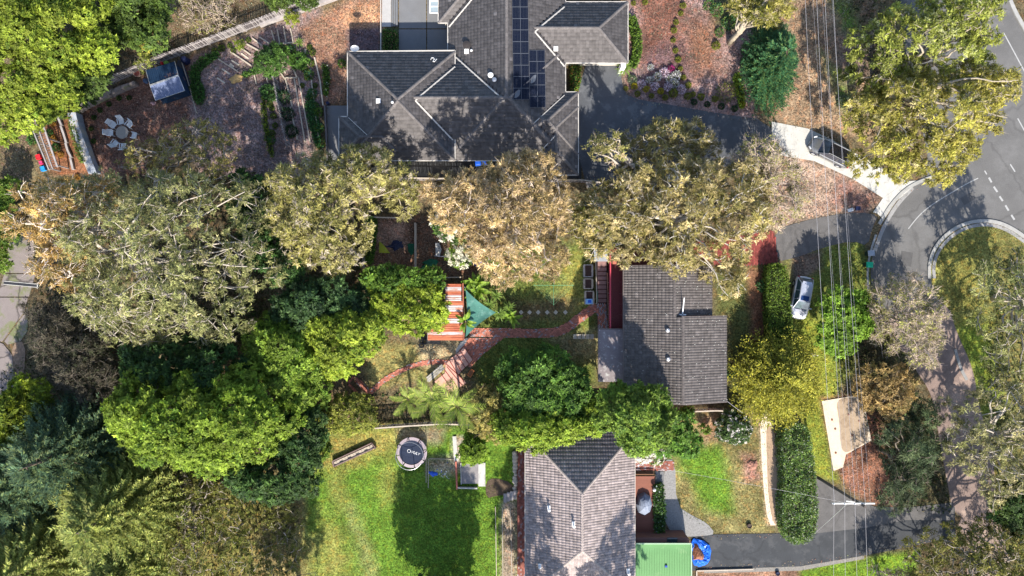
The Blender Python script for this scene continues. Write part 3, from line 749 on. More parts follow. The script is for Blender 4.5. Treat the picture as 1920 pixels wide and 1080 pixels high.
walls(h2, (rX[0], P(1333, 0, ZM)[0], rX[2] - 1, rX[3]), ZM - .2, M_BRICKW); walls(h2, (rY[0], P(1361, 0, ZM)[0], rY[2], rY[3]), ZM, M_BRICKW)
for a, c_ in (((1169, 753), (1276, 753)), ((1276, 753), (1361, 753)), ((1272, 592), (1361, 592)), ((1169, 498), (1257, 498)), ((1257, 498), (1333, 498))):
    b = MB(); A = P(*a, ZM); B = P(*c_, ZM)
    b.bar((A[0], A[1], float(roof2.h(A[0] + .01 if a[0] < c_[0] else A[0], A[1] + (.1 if a[1] > 600 else -.1))) - .05 if roof2.h(A[0], A[1]) > 0 else ZM, ), (B[0], B[1], (float(roof2.h(B[0] - .03, B[1])) - .05) if roof2.h(B[0] - .03, B[1]) > 0 else ZM), .05, .2)
    b.build('barge_board', M_GUTD, h2)
def on2(px, py, rf=None, z=5.0):
    rf = rf or roof2
    for _ in range(4):
        p = P(px, py, z); zn = float(rf.h(p[0], p[1])); z = zn if zn > 0 else z
    p = P(px, py, z); return (p[0], p[1], z)
for q in ((1251, 619), (1252, 673)):
    p = on2(*q); b = MB(); b.lathe((p[0], p[1], p[2] - .05), [(.13, 0), (.13, .15), (.2, .17), (.24, .28), (.18, .4), (.04, .44)], 14)
    o = b.build('whirlybird_vent', M_GREYM, h2)
    f = MB()
    for k in range(10):
        a = k / 10 * math.tau; f.bar((p[0] + .2 * math.cos(a), p[1] + .2 * math.sin(a), p[2] + .12), (p[0] + .1 * math.cos(a + .5), p[1] + .1 * math.sin(a + .5), p[2] + .38), .05, .01)
    link_mesh('vane', f.mesh('vane', M_ALU, Vector(h2.location)), o)
p = on2(1279, 590); q = P(1283, 558, p[2] + .9)
b = MB(); b.tube([(p[0], p[1], p[2] + .1), q], [.07, .045], 8); b.bar((p[0] - .35, p[1], p[2] + .15), (p[0] + .35, p[1], p[2] + .15), .12, .08); b.bar((p[0], p[1] - .2, p[2] + .15), (p[0], p[1] + .25, p[2] + .15), .1, .08); b.build('flue', M_WHITE, h2)
RL = random.Random(6); b = MB()
for _ in range(330):
    x = RL.uniform(rX[0] + .2, rY[1] - .2); y = RL.uniform(rY[2], rX[3])
    if x < rX[0] + 5 and RL.random() < .55: continue
    z = float(roof2.h(x, y)); s_ = RL.uniform(.025, .06)
    if z < 1: continue
    b.face([(x + s_ * RL.uniform(.6, 1) * math.cos(k * 1.05), y + s_ * RL.uniform(.6, 1) * math.sin(k * 1.05), z + .14) for k in range(6)])
b.build('lichen', mat('lichen', (.36, .36, .33), .9, .2), h2)['kind'] = 'stuff'
# flat patio roof with lichen
M_LICH = mat('lichen_sheet_roof', (.24, .21, .215), .8, .15, 2, 14, col2=(.46, .45, .43), blotch=.25, bscale=2.2)
pr = thing('patio_roof', 'flat grey lichen-spotted sheet roof at the west side of the middle house', 'roof', P(1148, 665, 0))
z = 3.3; w0 = P(1122, 617, z); w1 = P(1172, 716, z); n = 24
V = []; F = []; T = []
for k in range(2 * n + 1):
    x = w0[0] + (w1[0] - w0[0]) * k / (2 * n)
    for y in (w0[1], w1[1]): V.append((x, y, z + (.02 if k % 2 else -.02)))
for k in range(2 * n): F.append((2 * k, 2 * k + 1, 2 * k + 3, 2 * k + 2))
me = bpy.data.meshes.new('roof_sheet'); me.from_pydata([(v[0] - pr.location[0], v[1] - pr.location[1], v[2]) for v in V], [], [f[::-1] for f in F]); me.materials.append(M_LICH)
link_mesh('roof_sheet', me, pr)
b = MB()
for c in ((1124, 619), (1124, 714)): b.tube([P(*c, 0), P(*c, z)], .06)
b.build('post', M_WHITE, pr)
b = MB(); b.bar(P(1122, 617, z), P(1122, 716, z), .12, .14); b.bar(P(1122, 617, z), P(1172, 617, z), .12, .1); b.build('gutter', M_GUTD, pr)
# red deck, board by board
M_DECK = mat('red_deck_board', (.13, .026, .03), .55, .2, 2, 22); M_RAIL = mat('pink_rail', (.50, .06, .09), .5, .1)
ZD = 2.1
dk = thing('deck', 'raised red timber deck with a pink-red balustrade along the middle house', 'deck', P(1155, 545, 0))
bx0 = P(1142, 0, ZD)[0]; bx1 = P(1173, 0, ZD)[0]; by0 = P(0, 617, ZD)[1]; by1 = P(0, 500, ZD)[1]
b = MB(); b.box((0, 0, 0), (bx1 - bx0, .088, .04)); mb_ = b.mesh('deck_board', M_DECK)
yy = by0 + .05
while yy < by1:
    o = link_mesh('deck_board', mb_, dk, (((bx0 + bx1) / 2 - dk.location[0]), yy - dk.location[1], ZD + random.uniform(-.003, .003))); yy += .1
bx2 = P(1262, 0, ZD)[0]; b = MB(); b.box((0, 0, 0), (bx2 - bx0, .088, .04)); mb2 = b.mesh('deck_board', M_DECK); by2 = P(0, 464, ZD)[1]
while yy < by2:
    link_mesh('deck_board', mb2, dk, (((bx0 + bx2) / 2 - dk.location[0]), yy - dk.location[1], ZD)); yy += .1
b = MB()
for k in range(8):
    y = by0 + .3 + k * (by2 - by0 - .5) / 7
    b.box((bx0 + .15, y, ZD / 2 - .1), (.1, .1, ZD - .1)); b.box((bx1 - .3, y, ZD / 2 - .1), (.1, .1, ZD - .1))
b.build('deck_post', M_GUTD, dk)
b = MB(); b.bar((bx0 + .1, by0, ZD - .1), (bx0 + .1, by2, ZD - .1), .06, .16); b.bar((bx1 - .3, by0, ZD - .1), (bx1 - .3, by2, ZD - .1), .06, .16); b.build('bearer', M_GUTD, dk)
b = MB(); b.bar((bx0, by0, ZD + 1.0), (bx0, by2, ZD + 1.0), .11, .05); b.build('handrail', M_RAIL, dk)
b = MB(); b.bar((bx0, by0, ZD + .12), (bx0, by2, ZD + .12), .05, .05); b.build('bottom_rail', M_RAIL, dk)
b = MB(); b.box((0, 0, 0), (.035, .035, .86)); bal = b.mesh('baluster', M_RAIL); y = by0 + .1
while y < by2: link_mesh('baluster', bal, dk, (bx0 - dk.location[0], y - dk.location[1], ZD + .56)); y += .2
b = MB(); b.box((0, 0, 0), (.9, 1.6, .1)); bt = thing('deck_bench', 'reddish timber bench at the north end of the red deck', 'bench', P(1151, 482, ZD))
b2 = MB(); b2.box((0, 0, .45), (.42, 1.5, .05)); b2.build('seat', mat('red_timber', (.4, .14, .09), .6, .15), bt, local=True)
for sy in (-.6, .6):
    b2 = MB(); b2.box((0, sy, .23), (.36, .08, .42)); b2.build('leg', MATS['red_timber'], bt, local=True)
# stairs
M_PAVE = mat('red_paver', (.25, .105, .08), .85, .25, 3, 14)
M_TREAD = mat('stair_paver', (.26, .15, .135), .85, .2, 3, 14)
st = thing('stairs', 'brick and timber garden stairs of nine treads down beside the red deck', 'stairs', P(1129, 530, 0))
for k in range(9):
    z = 2.0 - k * .21; y0 = 492 + k * 8.4
    b = MB(); A = P(1121, y0 + 8.2, z); B = P(1137, y0, z); b.box(((A[0] + B[0]) / 2, (A[1] + B[1]) / 2, z / 2), (B[0] - A[0], B[1] - A[1], z)); b.build('tread', M_TREAD, st)
    b = MB(); b.box(((A[0] + B[0]) / 2, A[1] - .02, z - .03), (B[0] - A[0], .1, .12)); b.build('nosing', mat('red_edge', (.08, .025, .022), .7, .15), st)
b = MB(); A = P(1121, 492, 2); B = P(1137, 478, 2); b.box(((A[0] + B[0]) / 2, (A[1] + B[1]) / 2, 1), (B[0] - A[0], B[1] - A[1], 2.02)); b.build('landing', M_TREAD, st)
b = MB(); b.bar(P(1138.5, 512, 2.6), P(1140, 572, .95), .07, .07); b.tube([P(1138.5, 512, 1.4), P(1138.5, 512, 2.6)], .04); b.tube([P(1140, 572, 0), P(1140, 572, .95)], .04); b.bar(P(1140, 572, .95), P(1142, 616, .95), .07, .07); b.build('handrail', mat('brown_timber', (.25, .13, .09), .7, .15), st)
b = MB(); b.bar(P(1120, 546, 1.4), P(1121, 566, .9), .05, .05); b.tube([P(1120.5, 546, 0), P(1120.5, 546, 1.4)], .03); b.tube([P(1121, 566, 0), P(1121, 566, .9)], .03); b.build('green_rail', mat('green_paint', (.02, .16, .09), .5, .1), st)
lt = thing('lean_to_roof', 'small grey corrugated lean-to roof at the head of the garden stairs', 'roof', P(1127, 478, 0))
z = 3.0; a = P(1114, 468, z); c = P(1139, 490, z); b = MB(); n = 20
for k in range(n):
    x0_ = a[0] + (c[0] - a[0]) * k / n; x1_ = a[0] + (c[0] - a[0]) * (k + 1) / n; dz = .02 if k % 2 else -.02
    b.face([(x0_, c[1], z - .15 - dz), (x1_, c[1], z - .15 + dz), (x1_, a[1], z + dz), (x0_, a[1], z - dz)])
b.build('roof_sheet', mat('grey_sheet', (.33, .35, .38), .5, .12, metal=.3), lt)
b = MB()
for q in ((1115, 469), (1138, 469), (1115, 489), (1138, 489)): b.tube([P(*q, 0), P(*q, z - .1)], .05)
b.build('post', M_WHITE, lt)
# ------------------------------------------------------------------ lower house (pale hipped tiles)
ZT = 3.1; T3 = .42
h3 = thing('house', 'lower house with a pale pinkish hipped tile roof at the bottom edge', 'house', P(1088, 960, 0))
rT = R_(985, 1190, 811, 1119, ZT)
roof3 = Roof([dict(r=rT, z=ZT)], T3)
build_roof(h3, roof3, .36, .27, WAVE, (.27, .225, .215), .2, (.33, .28, .255), lip=.075, rough=.7, pale=.0)

gutter(h3, [(985, 811), (1190, 811), (1190, 1119), (985, 1119), (985, 811)], ZT, M_GUT)
walls(h3, rT, ZT, M_BRICKW)
for k in range(3): window(h3, (rT[1] - .54, rT[2] + 3 + k * 4, 1.6), 1.8, 1.2, math.pi / 2)
for k in range(4): window(h3, (rT[0] + .54, rT[2] + 3 + k * 3.6, 1.6), 1.6, 1.2, math.pi / 2)
def on3(px, py): return on2(px, py, roof3, 4.5)
for q, nm in (((1029, 951), 0), ((1075, 981), 1), ((1012, 1060), 2), ((1177, 1069), 1)):
    p = on3(*q); b = MB()
    b.box((p[0], p[1], p[2] + .12), (.3, .45, .22)); b.tube([(p[0], p[1] - .1, p[2]), (p[0], p[1] - .1, p[2] + (.75 if nm < 2 else .3))], .07, 8)
    b.lathe((p[0], p[1] - .1, p[2] + (.7 if nm < 2 else .3)), [(.15, 0), (.15, .04), (.02, .12)], 10); b.build('roof_vent', M_WHITE, h3)
p0 = on3(990, 848); p1 = on3(1000, 918)
b = MB(); b.tube([(p0[0], p0[1], p0[2] + .15), (p1[0], p1[1], p1[2] + .15)], .015, 4); b.build('roof_cable', M_UNDER, h3)
# garage with a green ribbed roof
gg = thing('garage', 'garage with green ribbed metal roof against the lower house', 'garage', P(1243, 1050, 0))
z = 2.8; a = P(1192, 1019, z); c = P(1296, 1119, z); M_GRN = mat('green_sheet', (.10, .235, .085), .5, .15, .8, 18, metal=.1, col2=(.14, .27, .11), blotch=.2)
b = MB(); b.prism([(a[0], a[1]), (c[0], a[1]), (c[0], c[1]), (a[0], c[1])], z - .12, z); b.build('roof_sheet', M_GRN, gg)
b = MB(); n = 22; b.box((0, 0, 0), (.06, a[1] - .35 - c[1], .05), taper=.7); rib = b.mesh('roof_rib', M_GRN)
for k in range(n): link_mesh('roof_rib', rib, gg, (a[0] + (c[0] - a[0]) * (k + .5) / n - gg.location[0], (a[1] - .35 + c[1]) / 2 - gg.location[1], z + .02))
b = MB(); b.bar((a[0], a[1], z + .02), (c[0], a[1], z + .02), .12, .16); b.bar((c[0], a[1], z + .02), (c[0], c[1], z + .02), .12, .16); b.build('roof_trim', mat('pale_green', (.3, .42, .28), .5, .1), gg)
b = MB(); b.prism([(a[0] + .2, c[1] + .2), (c[0] - .2, c[1] + .2), (c[0] - .2, a[1] - .2), (a[0] + .2, a[1] - .2)], 0, z - .13); b.build('wall', M_BRICKW, gg)
b = MB(); a2 = P(1192, 1008, 2.2); c2 = P(1290, 1019, 2.2); b.prism([(a2[0], a2[1]), (c2[0], a2[1]), (c2[0] + .35, c2[1] - .1), (a2[0], c2[1] - .1)], 0, 2.2); b.build('brick_annexe', mat('annexe_roof', (.2, .1, .08), .8, .15), gg)
b = MB(); A = P(1251, 1008, 2.25); B = P(1270, 1017, 2.25); b.box(((A[0] + B[0]) / 2, (A[1] + B[1]) / 2, 2.25), (B[0] - A[0], A[1] - B[1], .08)); b.build('skylight', M_GLASS, gg)
b = MB(); A = P(1249, 1062, z + .1); b.box(A, (.25, .2, .08)); b.build('blue_patch', mat('blue_patch', (.02, .06, .3), .4, .1), gg)
# brown deck of the lower house
M_DK3 = mat('brown_deck_board', (.23, .085, .055), .6, .2, 2, 20)
d3 = thing('deck', 'brown timber deck on the east side of the lower house', 'deck', P(1209, 950, 0))
x0 = P(1186, 0, .5)[0]; x1 = P(1228, 0, .5)[0]; y0 = P(0, 1008, .5)[1]; y1 = P(0, 893, .5)[1]
nb = 24; b = MB(); b.box((0, 0, 0), ((x1 - x0) / nb - .012, y1 - y0, .04)); bd = b.mesh('deck_board', M_DK3)
for k in range(nb): link_mesh('deck_board', bd, d3, (x0 + (x1 - x0) * (k + .5) / nb - d3.location[0], (y0 + y1) / 2 - d3.location[1], .5 + random.uniform(-.003, .003)))
b = MB()
for k in range(5): b.bar((x0, y0 + .1 + k * (y1 - y0 - .2) / 4, .4), (x1, y0 + .1 + k * (y1 - y0 - .2) / 4, .4), .08, .14)
b.build('joist', M_GUTD, d3); b = MB()
for k in range(5):
    for x in (x0 + .2, x1 - .15): b.box((x, y0 + .1 + k * (y1 - y0 - .2) / 4, .17), (.12, .12, .34))
b.build('deck_stump', M_GUTD, d3)
# ================================================================== vegetation
RS = np.random.RandomState(11)
def unit(v): return v / (np.linalg.norm(v, axis=-1, keepdims=True) + 1e-9)
def rdir(n):
    v = RS.normal(size=(n, 3)); return unit(v)
LEAFCOUNT = [0]
class Leaves:
    def __init__(s): s.c = []; s.d = []; s.n = []; s.L = []; s.W = []; s.t = []
    def add(s, c, d, nrm, L, W, t):
        s.c.append(c); s.d.append(d); s.n.append(nrm); s.L.append(L); s.W.append(W); s.t.append(t)
    def mesh(s, name, off):
        c = np.concatenate(s.c); d = unit(np.concatenate(s.d)); nr = np.concatenate(s.n); L = np.concatenate(s.L)[:, None]; W = np.concatenate(s.W)[:, None]; t = np.concatenate(s.t)
        sd_ = unit(np.cross(d, nr)); N = len(c); LEAFCOUNT[0] += N
        c = c - np.array(off)
        V = np.empty((N, 3, 3), np.float32)
        V[:, 0] = c - sd_ * W * .5; V[:, 1] = c + sd_ * W * .5; V[:, 2] = c + d * L
        F = np.arange(N * 3, dtype=np.int32).reshape(N, 3)
        return np_mesh(name, V.reshape(-1, 3), F, LEAF, np.clip(t, 0.002, 1))
def pal(n, colours, weights, var=.22, tuftsel=None):
    c = np.array(colours); w = np.array(weights, float); w /= w.sum()
    k = RS.choice(len(c), size=n, p=w) if tuftsel is None else tuftsel
    return c[k] * (1 + var * RS.normal(size=(n, 1))).clip(.45, 1.7)
# kind: palette colours, weights, leaf L, W, tuft radius, leaves per tuft, lobe radius m, spacing, bark colour, twig density, tuft gaps
K = dict(
 broad=dict(pc=[(.11, .18, .02), (.16, .24, .028), (.07, .13, .02)], pw=[3, 2, 1.5], L=.23, W=.17, tr=.30, n=17, lr=1.15, den=2.9, bark=(.14, .11, .08), twig=.0, gap=.12, up=.5, zj=.16, sp=.95),
 bright=dict(pc=[(.20, .27, .025), (.28, .35, .04), (.12, .19, .02)], pw=[3, 2.4, 1.2], L=.22, W=.16, tr=.30, n=18, lr=1.05, den=3.0, bark=(.14, .11, .08), twig=.0, gap=.12, up=.6, zj=.16, sp=.95),
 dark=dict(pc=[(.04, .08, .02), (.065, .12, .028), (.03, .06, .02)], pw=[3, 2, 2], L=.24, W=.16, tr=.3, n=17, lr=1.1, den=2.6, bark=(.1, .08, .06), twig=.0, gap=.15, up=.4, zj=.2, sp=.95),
 gum=dict(pc=[(0.274, 0.235, 0.071), (0.405, 0.332, 0.143), (0.175, 0.161, 0.048), (0.502, 0.407, 0.208)], pw=[3, 2.6, 1.4, 1.4], L=.27, W=.10, tr=.33, n=20, lr=.92, den=1.35, bark=(.50, .45, .39), twig=.55, gap=.35, up=.45, zj=.3, sp=1.02),
 gumtan=dict(pc=[(0.354, 0.262, 0.109), (0.478, 0.349, 0.176), (0.228, 0.174, 0.066), (0.562, 0.416, 0.242)], pw=[3, 2.6, 1.2, 1.4], L=.26, W=.09, tr=.33, n=21, lr=.9, den=1.6, bark=(.48, .40, .33), twig=.5, gap=.3, up=.45, zj=.25, sp=1.0),
 gumgold=dict(pc=[(0.286, 0.263, 0.045), (0.388, 0.347, 0.078), (0.173, 0.173, 0.029), (0.449, 0.389, 0.176)], pw=[3, 2.6, 1.3, .9], L=.25, W=.11, tr=.32, n=20, lr=.95, den=1.6, bark=(.34, .29, .22), twig=.4, gap=.3, up=.5, zj=.28, sp=1.05),
 gumgrey=dict(pc=[(0.213, 0.224, 0.081), (0.310, 0.306, 0.121), (0.136, 0.153, 0.048), (0.368, 0.337, 0.161)], pw=[3, 2.6, 1.4, 1.2], L=.25, W=.09, tr=.33, n=18, lr=.92, den=1.1, bark=(.42, .37, .31), twig=.6, gap=.35, up=.45, zj=.3, sp=1.05),
 rust=dict(pc=[(0.400, 0.250, 0.080), (0.500, 0.360, 0.152), (0.260, 0.210, 0.064)], pw=[3, 2, 1.5], L=.24, W=.09, tr=.35, n=17, lr=.9, den=1.4, bark=(.66, .56, .48), twig=.9, gap=.3, up=.4, zj=.25, sp=1.05),
 bare=dict(pc=[(.40, .33, .22), (.30, .30, .08), (.46, .37, .27)], pw=[2, 2.4, 1.2], L=.20, W=.08, tr=.36, n=13, lr=.8, den=1.5, bark=(.40, .32, .27), twig=1.3, gap=.35, up=.3, zj=.3, sp=.95),
 scrub=dict(pc=[(.075, .066, .045), (.105, .092, .065), (.045, .052, .025)], pw=[3, 2, 2], L=.17, W=.07, tr=.34, n=19, lr=.9, den=2.2, bark=(.13, .11, .09), twig=.35, gap=.2, up=.3, zj=.2, sp=.95),
 olive=dict(pc=[(0.173, 0.173, 0.031), (0.255, 0.235, 0.053), (0.102, 0.112, 0.022), (0.326, 0.255, 0.106)], pw=[3, 2.4, 1.6, .8], L=.20, W=.10, tr=.32, n=15, lr=.9, den=1.6, bark=(.34, .29, .24), twig=.4, gap=.35, up=.45, zj=.28, sp=1.05),
 goldbush=dict(pc=[(.28, .27, .035), (.38, .35, .06), (.17, .19, .03)], pw=[3, 2, 1.5], L=.19, W=.12, tr=.27, n=16, lr=.75, den=2.5, bark=(.2, .15, .1), twig=.1, gap=.15, up=.5, zj=.18, sp=.95),
 orange=dict(pc=[(.38, .27, .09), (.46, .34, .14), (.22, .19, .06)], pw=[3, 2, 1.5], L=.2, W=.11, tr=.28, n=16, lr=.8, den=2.4, bark=(.2, .15, .1), twig=.2, gap=.15, up=.5, zj=.2, sp=.95),
 pine=dict(pc=[(.055, .08, .035), (.09, .12, .05), (.035, .055, .025)], pw=[3, 2, 2], L=.32, W=.07, tr=.38, n=22, lr=1.1, den=1.8, bark=(.16, .13, .1), twig=.3, gap=.25, up=.3, zj=.25, sp=1.0),
 hedge=dict(pc=[(.085, .16, .03), (.14, .22, .04), (.05, .10, .025)], pw=[3, 2, 1.6], L=.15, W=.11, tr=.2, n=15, lr=.7, den=3.4, bark=(.14, .11, .08), twig=0, gap=.02, up=.6, zj=.1, sp=.9),
)
def tube_np(pts, r, n=6):
    b = MB(); b.tube(pts, r, n); return b
def bezier(a, b, c, n):
    return [tuple(a[i] * (1 - t) ** 2 + 2 * b[i] * t * (1 - t) + c[i] * t * t for i in range(3)) for t in [k / n for k in range(n + 1)]]
def prisms(A, B, ra, rb, m, name, off):
    """many straight three-sided twigs as one mesh"""
    d = unit(B - A); u = unit(np.cross(d, np.array([.31, .52, .79]))); v = np.cross(d, u); N = len(A)
    V = np.empty((N, 6, 3), np.float32)
    for k in range(3):
        t = 2 * math.pi * k / 3; q = u * math.cos(t) + v * math.sin(t)
        V[:, k] = A + q * ra[:, None] - off; V[:, 3 + k] = B + q * rb[:, None] - off
    b0 = np.arange(N)[:, None] * 6
    F = np.concatenate([b0 + np.array([[k, (k + 1) % 3, 3 + (k + 1) % 3, 3 + k]]) for k in range(3)])
    return np_mesh(name, V.reshape(-1, 3), F, m)
BARKS = {}
def bark(c):
    k = tuple(round(v, 3) for v in c)
    if k not in BARKS: BARKS[k] = mat('bark_%d' % len(BARKS), k, .85, .3, 3, 20, bump=.3)
    return BARKS[k]
def grow(name, poly, h, kind, label='', cat='tree', base=.35, lr=None, den=1.0, group=None, trunk=True, colour=None, seed=None, leaf=1.0, root=None, hfrac=.72, gap=None, flowers=None, tr=None):
    """a tree or shrub: crown outline in photo pixels, real height h"""
    k = dict(K[kind]); lr = lr or k['lr'] * (1 if h > 5 else .75)
    if seed is not None: RS.seed(seed)
    else: RS.seed(abs(hash_(label)) % 99991)
    pc = [tuple(a * b for a, b in zip(c, colour)) for c in k['pc']] if colour else k['pc']
    zmid = h * hfrac; W = [P2(*p, zmid) for p in poly]
    xs = [p[0] for p in W]; ys = [p[1] for p in W]
    # lobe centres
    n = 9000; X = RS.uniform(min(xs), max(xs), n); Y = RS.uniform(min(ys), max(ys), n)
    ins = in_poly(X, Y, W); X, Y = X[ins], Y[ins]
    D = edge_dist(X, Y, W)
    if D.max() < lr * .6: lr = max(.35, D.max() * 1.1)
    inset = lr * .42; m_ = D > inset
    if m_.sum() < 2: m_ = D >= D.max() * .8
    X, Y, D = X[m_], Y[m_], D[m_]; dm = D.max()
    sel = []
    for i in range(len(X)):
        if all((X[i] - X[j]) ** 2 + (Y[i] - Y[j]) ** 2 > (lr * k['sp']) ** 2 for j in sel): sel.append(i)
        if len(sel) > 340: break
    lc = []
    for i in sel:
        f = min(1, D[i] / max(dm, lr * 1.5)); zt = h * (base + (1 - base) * math.sqrt(max(0, 1 - (1 - f) ** 2)))
        r = lr * RS.uniform(.58, 1.38)
        zt = zt * RS.uniform(1 - k['zj'], 1.04)
        lc.append((X[i], Y[i], max(zt - r * .6, r * .35), r))
    lc = np.array(lc)
    cx, cy = lc[:, 0].mean(), lc[:, 1].mean()
    if root: cx, cy = P2(*root)
    rt = thing(name, label, cat, (cx, cy, 0), group)
    off = np.array([cx, cy, 0.0])
    tr_ = tr or k['tr'] * (1 if h > 4 else .8)
    # tufts over the lobes
    C = []; O = []; LI = []
    for li, (x, y, z, r) in enumerate(lc):
        nt_ = int(k['den'] * den * 1.75 * r * r / (tr_ * tr_) * .9) + 3
        d = rdir(nt_ * 2); d = d[d[:, 2] > -.12][:nt_]
        holes = rdir(3); g = k['gap'] if gap is None else gap
        if g > 0:
            hm = (d @ holes.T).max(1); d = d[hm < 1 - g * .35 * RS.rand()]
        rr = r * RS.uniform(.62, 1.12, size=(len(d), 1))
        pts = np.array([x, y, z]) + d * rr * np.array([1, 1, .75]); C.append(pts); O.append(d); LI.append(np.full(len(d), li))
    C = np.concatenate(C); O = np.concatenate(O); LI = np.concatenate(LI)
    # cull tufts buried inside another lobe
    keep = np.ones(len(C), bool)
    for li, (x, y, z, r) in enumerate(lc):
        q = (C - np.array([x, y, z])) / np.array([1, 1, .75]); keep &= ~((np.linalg.norm(q, axis=1) < r * .55) & (LI != li))
    keep &= C[:, 2] > .12
    C, O, LI = C[keep], O[keep], LI[keep]; nt_ = len(C)
    nl = max(4, int(k['n'] * 1.72)); N = nt_ * nl
    ti = np.repeat(np.arange(nt_), nl)
    w_ = np.array(k['pw'], float); w_ /= w_.sum()
    lobe_bias = RS.choice(len(pc), size=len(lc), p=w_)
    tsel = np.where(RS.rand(nt_) < .35, lobe_bias[LI], RS.choice(len(pc), size=nt_, p=w_))
    leafsel = np.where(RS.rand(N) < .75, tsel[ti], RS.choice(len(pc), size=N, p=w_))
    T = pal(N, pc, k['pw'], tuftsel=leafsel) * (1 + .22 * RS.normal(size=(nt_, 1)).clip(-1.6, 1.8))[ti] * (1 + .17 * RS.normal(size=(len(lc), 1)).clip(-1.6, 1.6))[LI][ti]
    up = np.array([0, 0, 1.0])
    rn = .62 if k['twig'] >= .3 else .5
    nrm = unit(rdir(N) * rn + up * .45 + O[ti] * .8)
    d = rdir(N); d = unit(d - nrm * (d * nrm).sum(1, keepdims=True) * .85 + O[ti] * .22)
    st_ = C[ti] + d * tr_ * RS.uniform(-.35, .6, size=(N, 1)) + rdir(N) * tr_ * .45
    sc = np.exp(RS.normal(-.27, .36, size=N)).clip(.35, 1.8) * leaf * (1 if h > 4 else .8)
    if flowers:
        fm = RS.rand(nt_)[ti] < flowers[1]; T[fm] = np.array(flowers[0]) * RS.uniform(.8, 1.15, size=(fm.sum(), 1))
    lv = Leaves(); lv.add(st_, d, nrm, k['L'] * sc, k['W'] * sc, T)
    o = link_mesh('crown', lv.mesh('crown', off), rt)
    if not trunk: return rt
    # wood
    bm_ = bark(k['bark']); r0 = max(.05, min(.42, .028 * h + .02)); zf = h * .3
    j = RS.uniform(-.25, .25, 4) * min(1, h / 8)
    tp = [(cx, cy, -.05), (cx + j[0] * .5, cy + j[1] * .5, zf * .5), (cx + j[0], cy + j[1], zf)]
    tp.append((cx + j[0] * 1.5 + j[2], cy + j[1] * 1.5 + j[3], h * .55))
    b = MB(); b.tube(tp, [r0 * 1.25, r0, r0 * .85, r0 * .55], 8); b.build('trunk', bm_, rt, smooth=True)
    order = np.argsort(lc[:, 2])[::-1]
    if h > 4:
        limbs = list(range(len(lc)))[:24]
        pale = k['twig'] >= .3
        if len(lc) > 24:      # secondary boughs from the nearest main limb
            Aq = []; Bq = []
            for li in range(24, len(lc)):
                j = np.argmin(np.linalg.norm(lc[:24, :3] - lc[li, :3], axis=1)); Aq.append(lc[j, :3] - [0, 0, lc[j, 3] * .3]); Bq.append(lc[li, :3] + [0, 0, lc[li, 3] * .2])
            Aq = np.array(Aq); Bq = np.array(Bq); Mq = (Aq + Bq) / 2 + RS.uniform(-.25, .25, size=Aq.shape) - [0, 0, .2]
            link_mesh('boughs', prisms(np.concatenate([Aq, Mq]), np.concatenate([Mq, Bq]), np.full(len(Aq) * 2, .07), np.full(len(Aq) * 2, .045), bm_, 'boughs', off), rt)['kind'] = 'stuff'
        for li in limbs:
            x, y, z, r = lc[li]; f = RS.uniform(.0, 1.0)
            a = tuple(tp[2][q] * (1 - f) + tp[3][q] * f for q in range(3)) if z > tp[3][2] else tp[2]
            e = (x + (x - cx) * .05, y + (y - cy) * .05, z + r * (.72 if pale else .45)); dist = math.hypot(x - cx, y - cy)
            mid = (a[0] + (e[0] - a[0]) * .55 + RS.uniform(-.5, .5), a[1] + (e[1] - a[1]) * .55 + RS.uniform(-.5, .5), a[2] + (e[2] - a[2]) * (.76 if pale else .62) + dist * .07)
            pts = bezier(a, mid, e, 11); ra = r0 * (.22 if kind == 'bare' else .45 if pale else .4); wv = .22 if pale else .1; ph = RS.uniform(0, 6.3, 4); pts = [(p[0] + wv * math.sin(ph[0] + q * 1.1) + RS.uniform(-.07, .07), p[1] + wv * math.sin(ph[1] + q * .9) + RS.uniform(-.07, .07), p[2] + .1 * math.sin(ph[2] + q * 1.3)) for q, p in enumerate(pts)]
            b = MB(); b.tube(pts, [ra * (1 - .9 * q / 11) + .012 for q in range(12)], 6, cap=False); b.build('limb', bm_, rt, smooth=True)
    if k['twig'] > 0:
        nt2 = int(min(nt_ * .7, nt_ * k['twig'] * .42)); ii = RS.choice(nt_, nt2, replace=False)
        A = lc[LI[ii], :3] + RS.uniform(-.2, .2, size=(nt2, 3)) + np.array([0, 0, .25]) * lc[LI[ii], 3:4]; B = C[ii] + O[ii] * tr_ * 1.15
        M_ = (A + B) / 2 + RS.uniform(-.16, .16, size=(nt2, 3))
        s_ = RS.uniform(.6, 1.3, nt2)
        A2 = np.concatenate([A, M_]); B2 = np.concatenate([M_, B]); ra = np.concatenate([.045 * s_, .032 * s_]); rb = np.concatenate([.032 * s_, .013 * s_])
        # side twigs
        q = M_ + (B - M_) * RS.uniform(0, .6, size=(nt2, 1)); e = q + unit(unit(B - A) + rdir(nt2) * .9 + up * .3) * RS.uniform(.35, .8, size=(nt2, 1))
        A2 = np.concatenate([A2, q]); B2 = np.concatenate([B2, e]); ra = np.concatenate([ra, .02 * s_]); rb = np.concatenate([rb, .007 * s_])
        if k['twig'] > 1:
            q = M_ + (B - M_) * RS.uniform(0, 1, size=(nt2, 1)); e = q + unit(unit(B - A) + rdir(nt2) * 1.1 + up * .4) * RS.uniform(.4, .9, size=(nt2, 1))
            A2 = np.concatenate([A2, q]); B2 = np.concatenate([B2, e]); ra = np.concatenate([ra, .018 * s_]); rb = np.concatenate([rb, .006 * s_])
        o = link_mesh('twigs', prisms(A2, B2, ra, rb, bm_, 'twigs', off), rt); o['kind'] = 'stuff'
    return rt
def hash_(s):
    v = 5381
    for ch in s: v = (v * 33 + ord(ch)) & 0x7fffffff
    return v
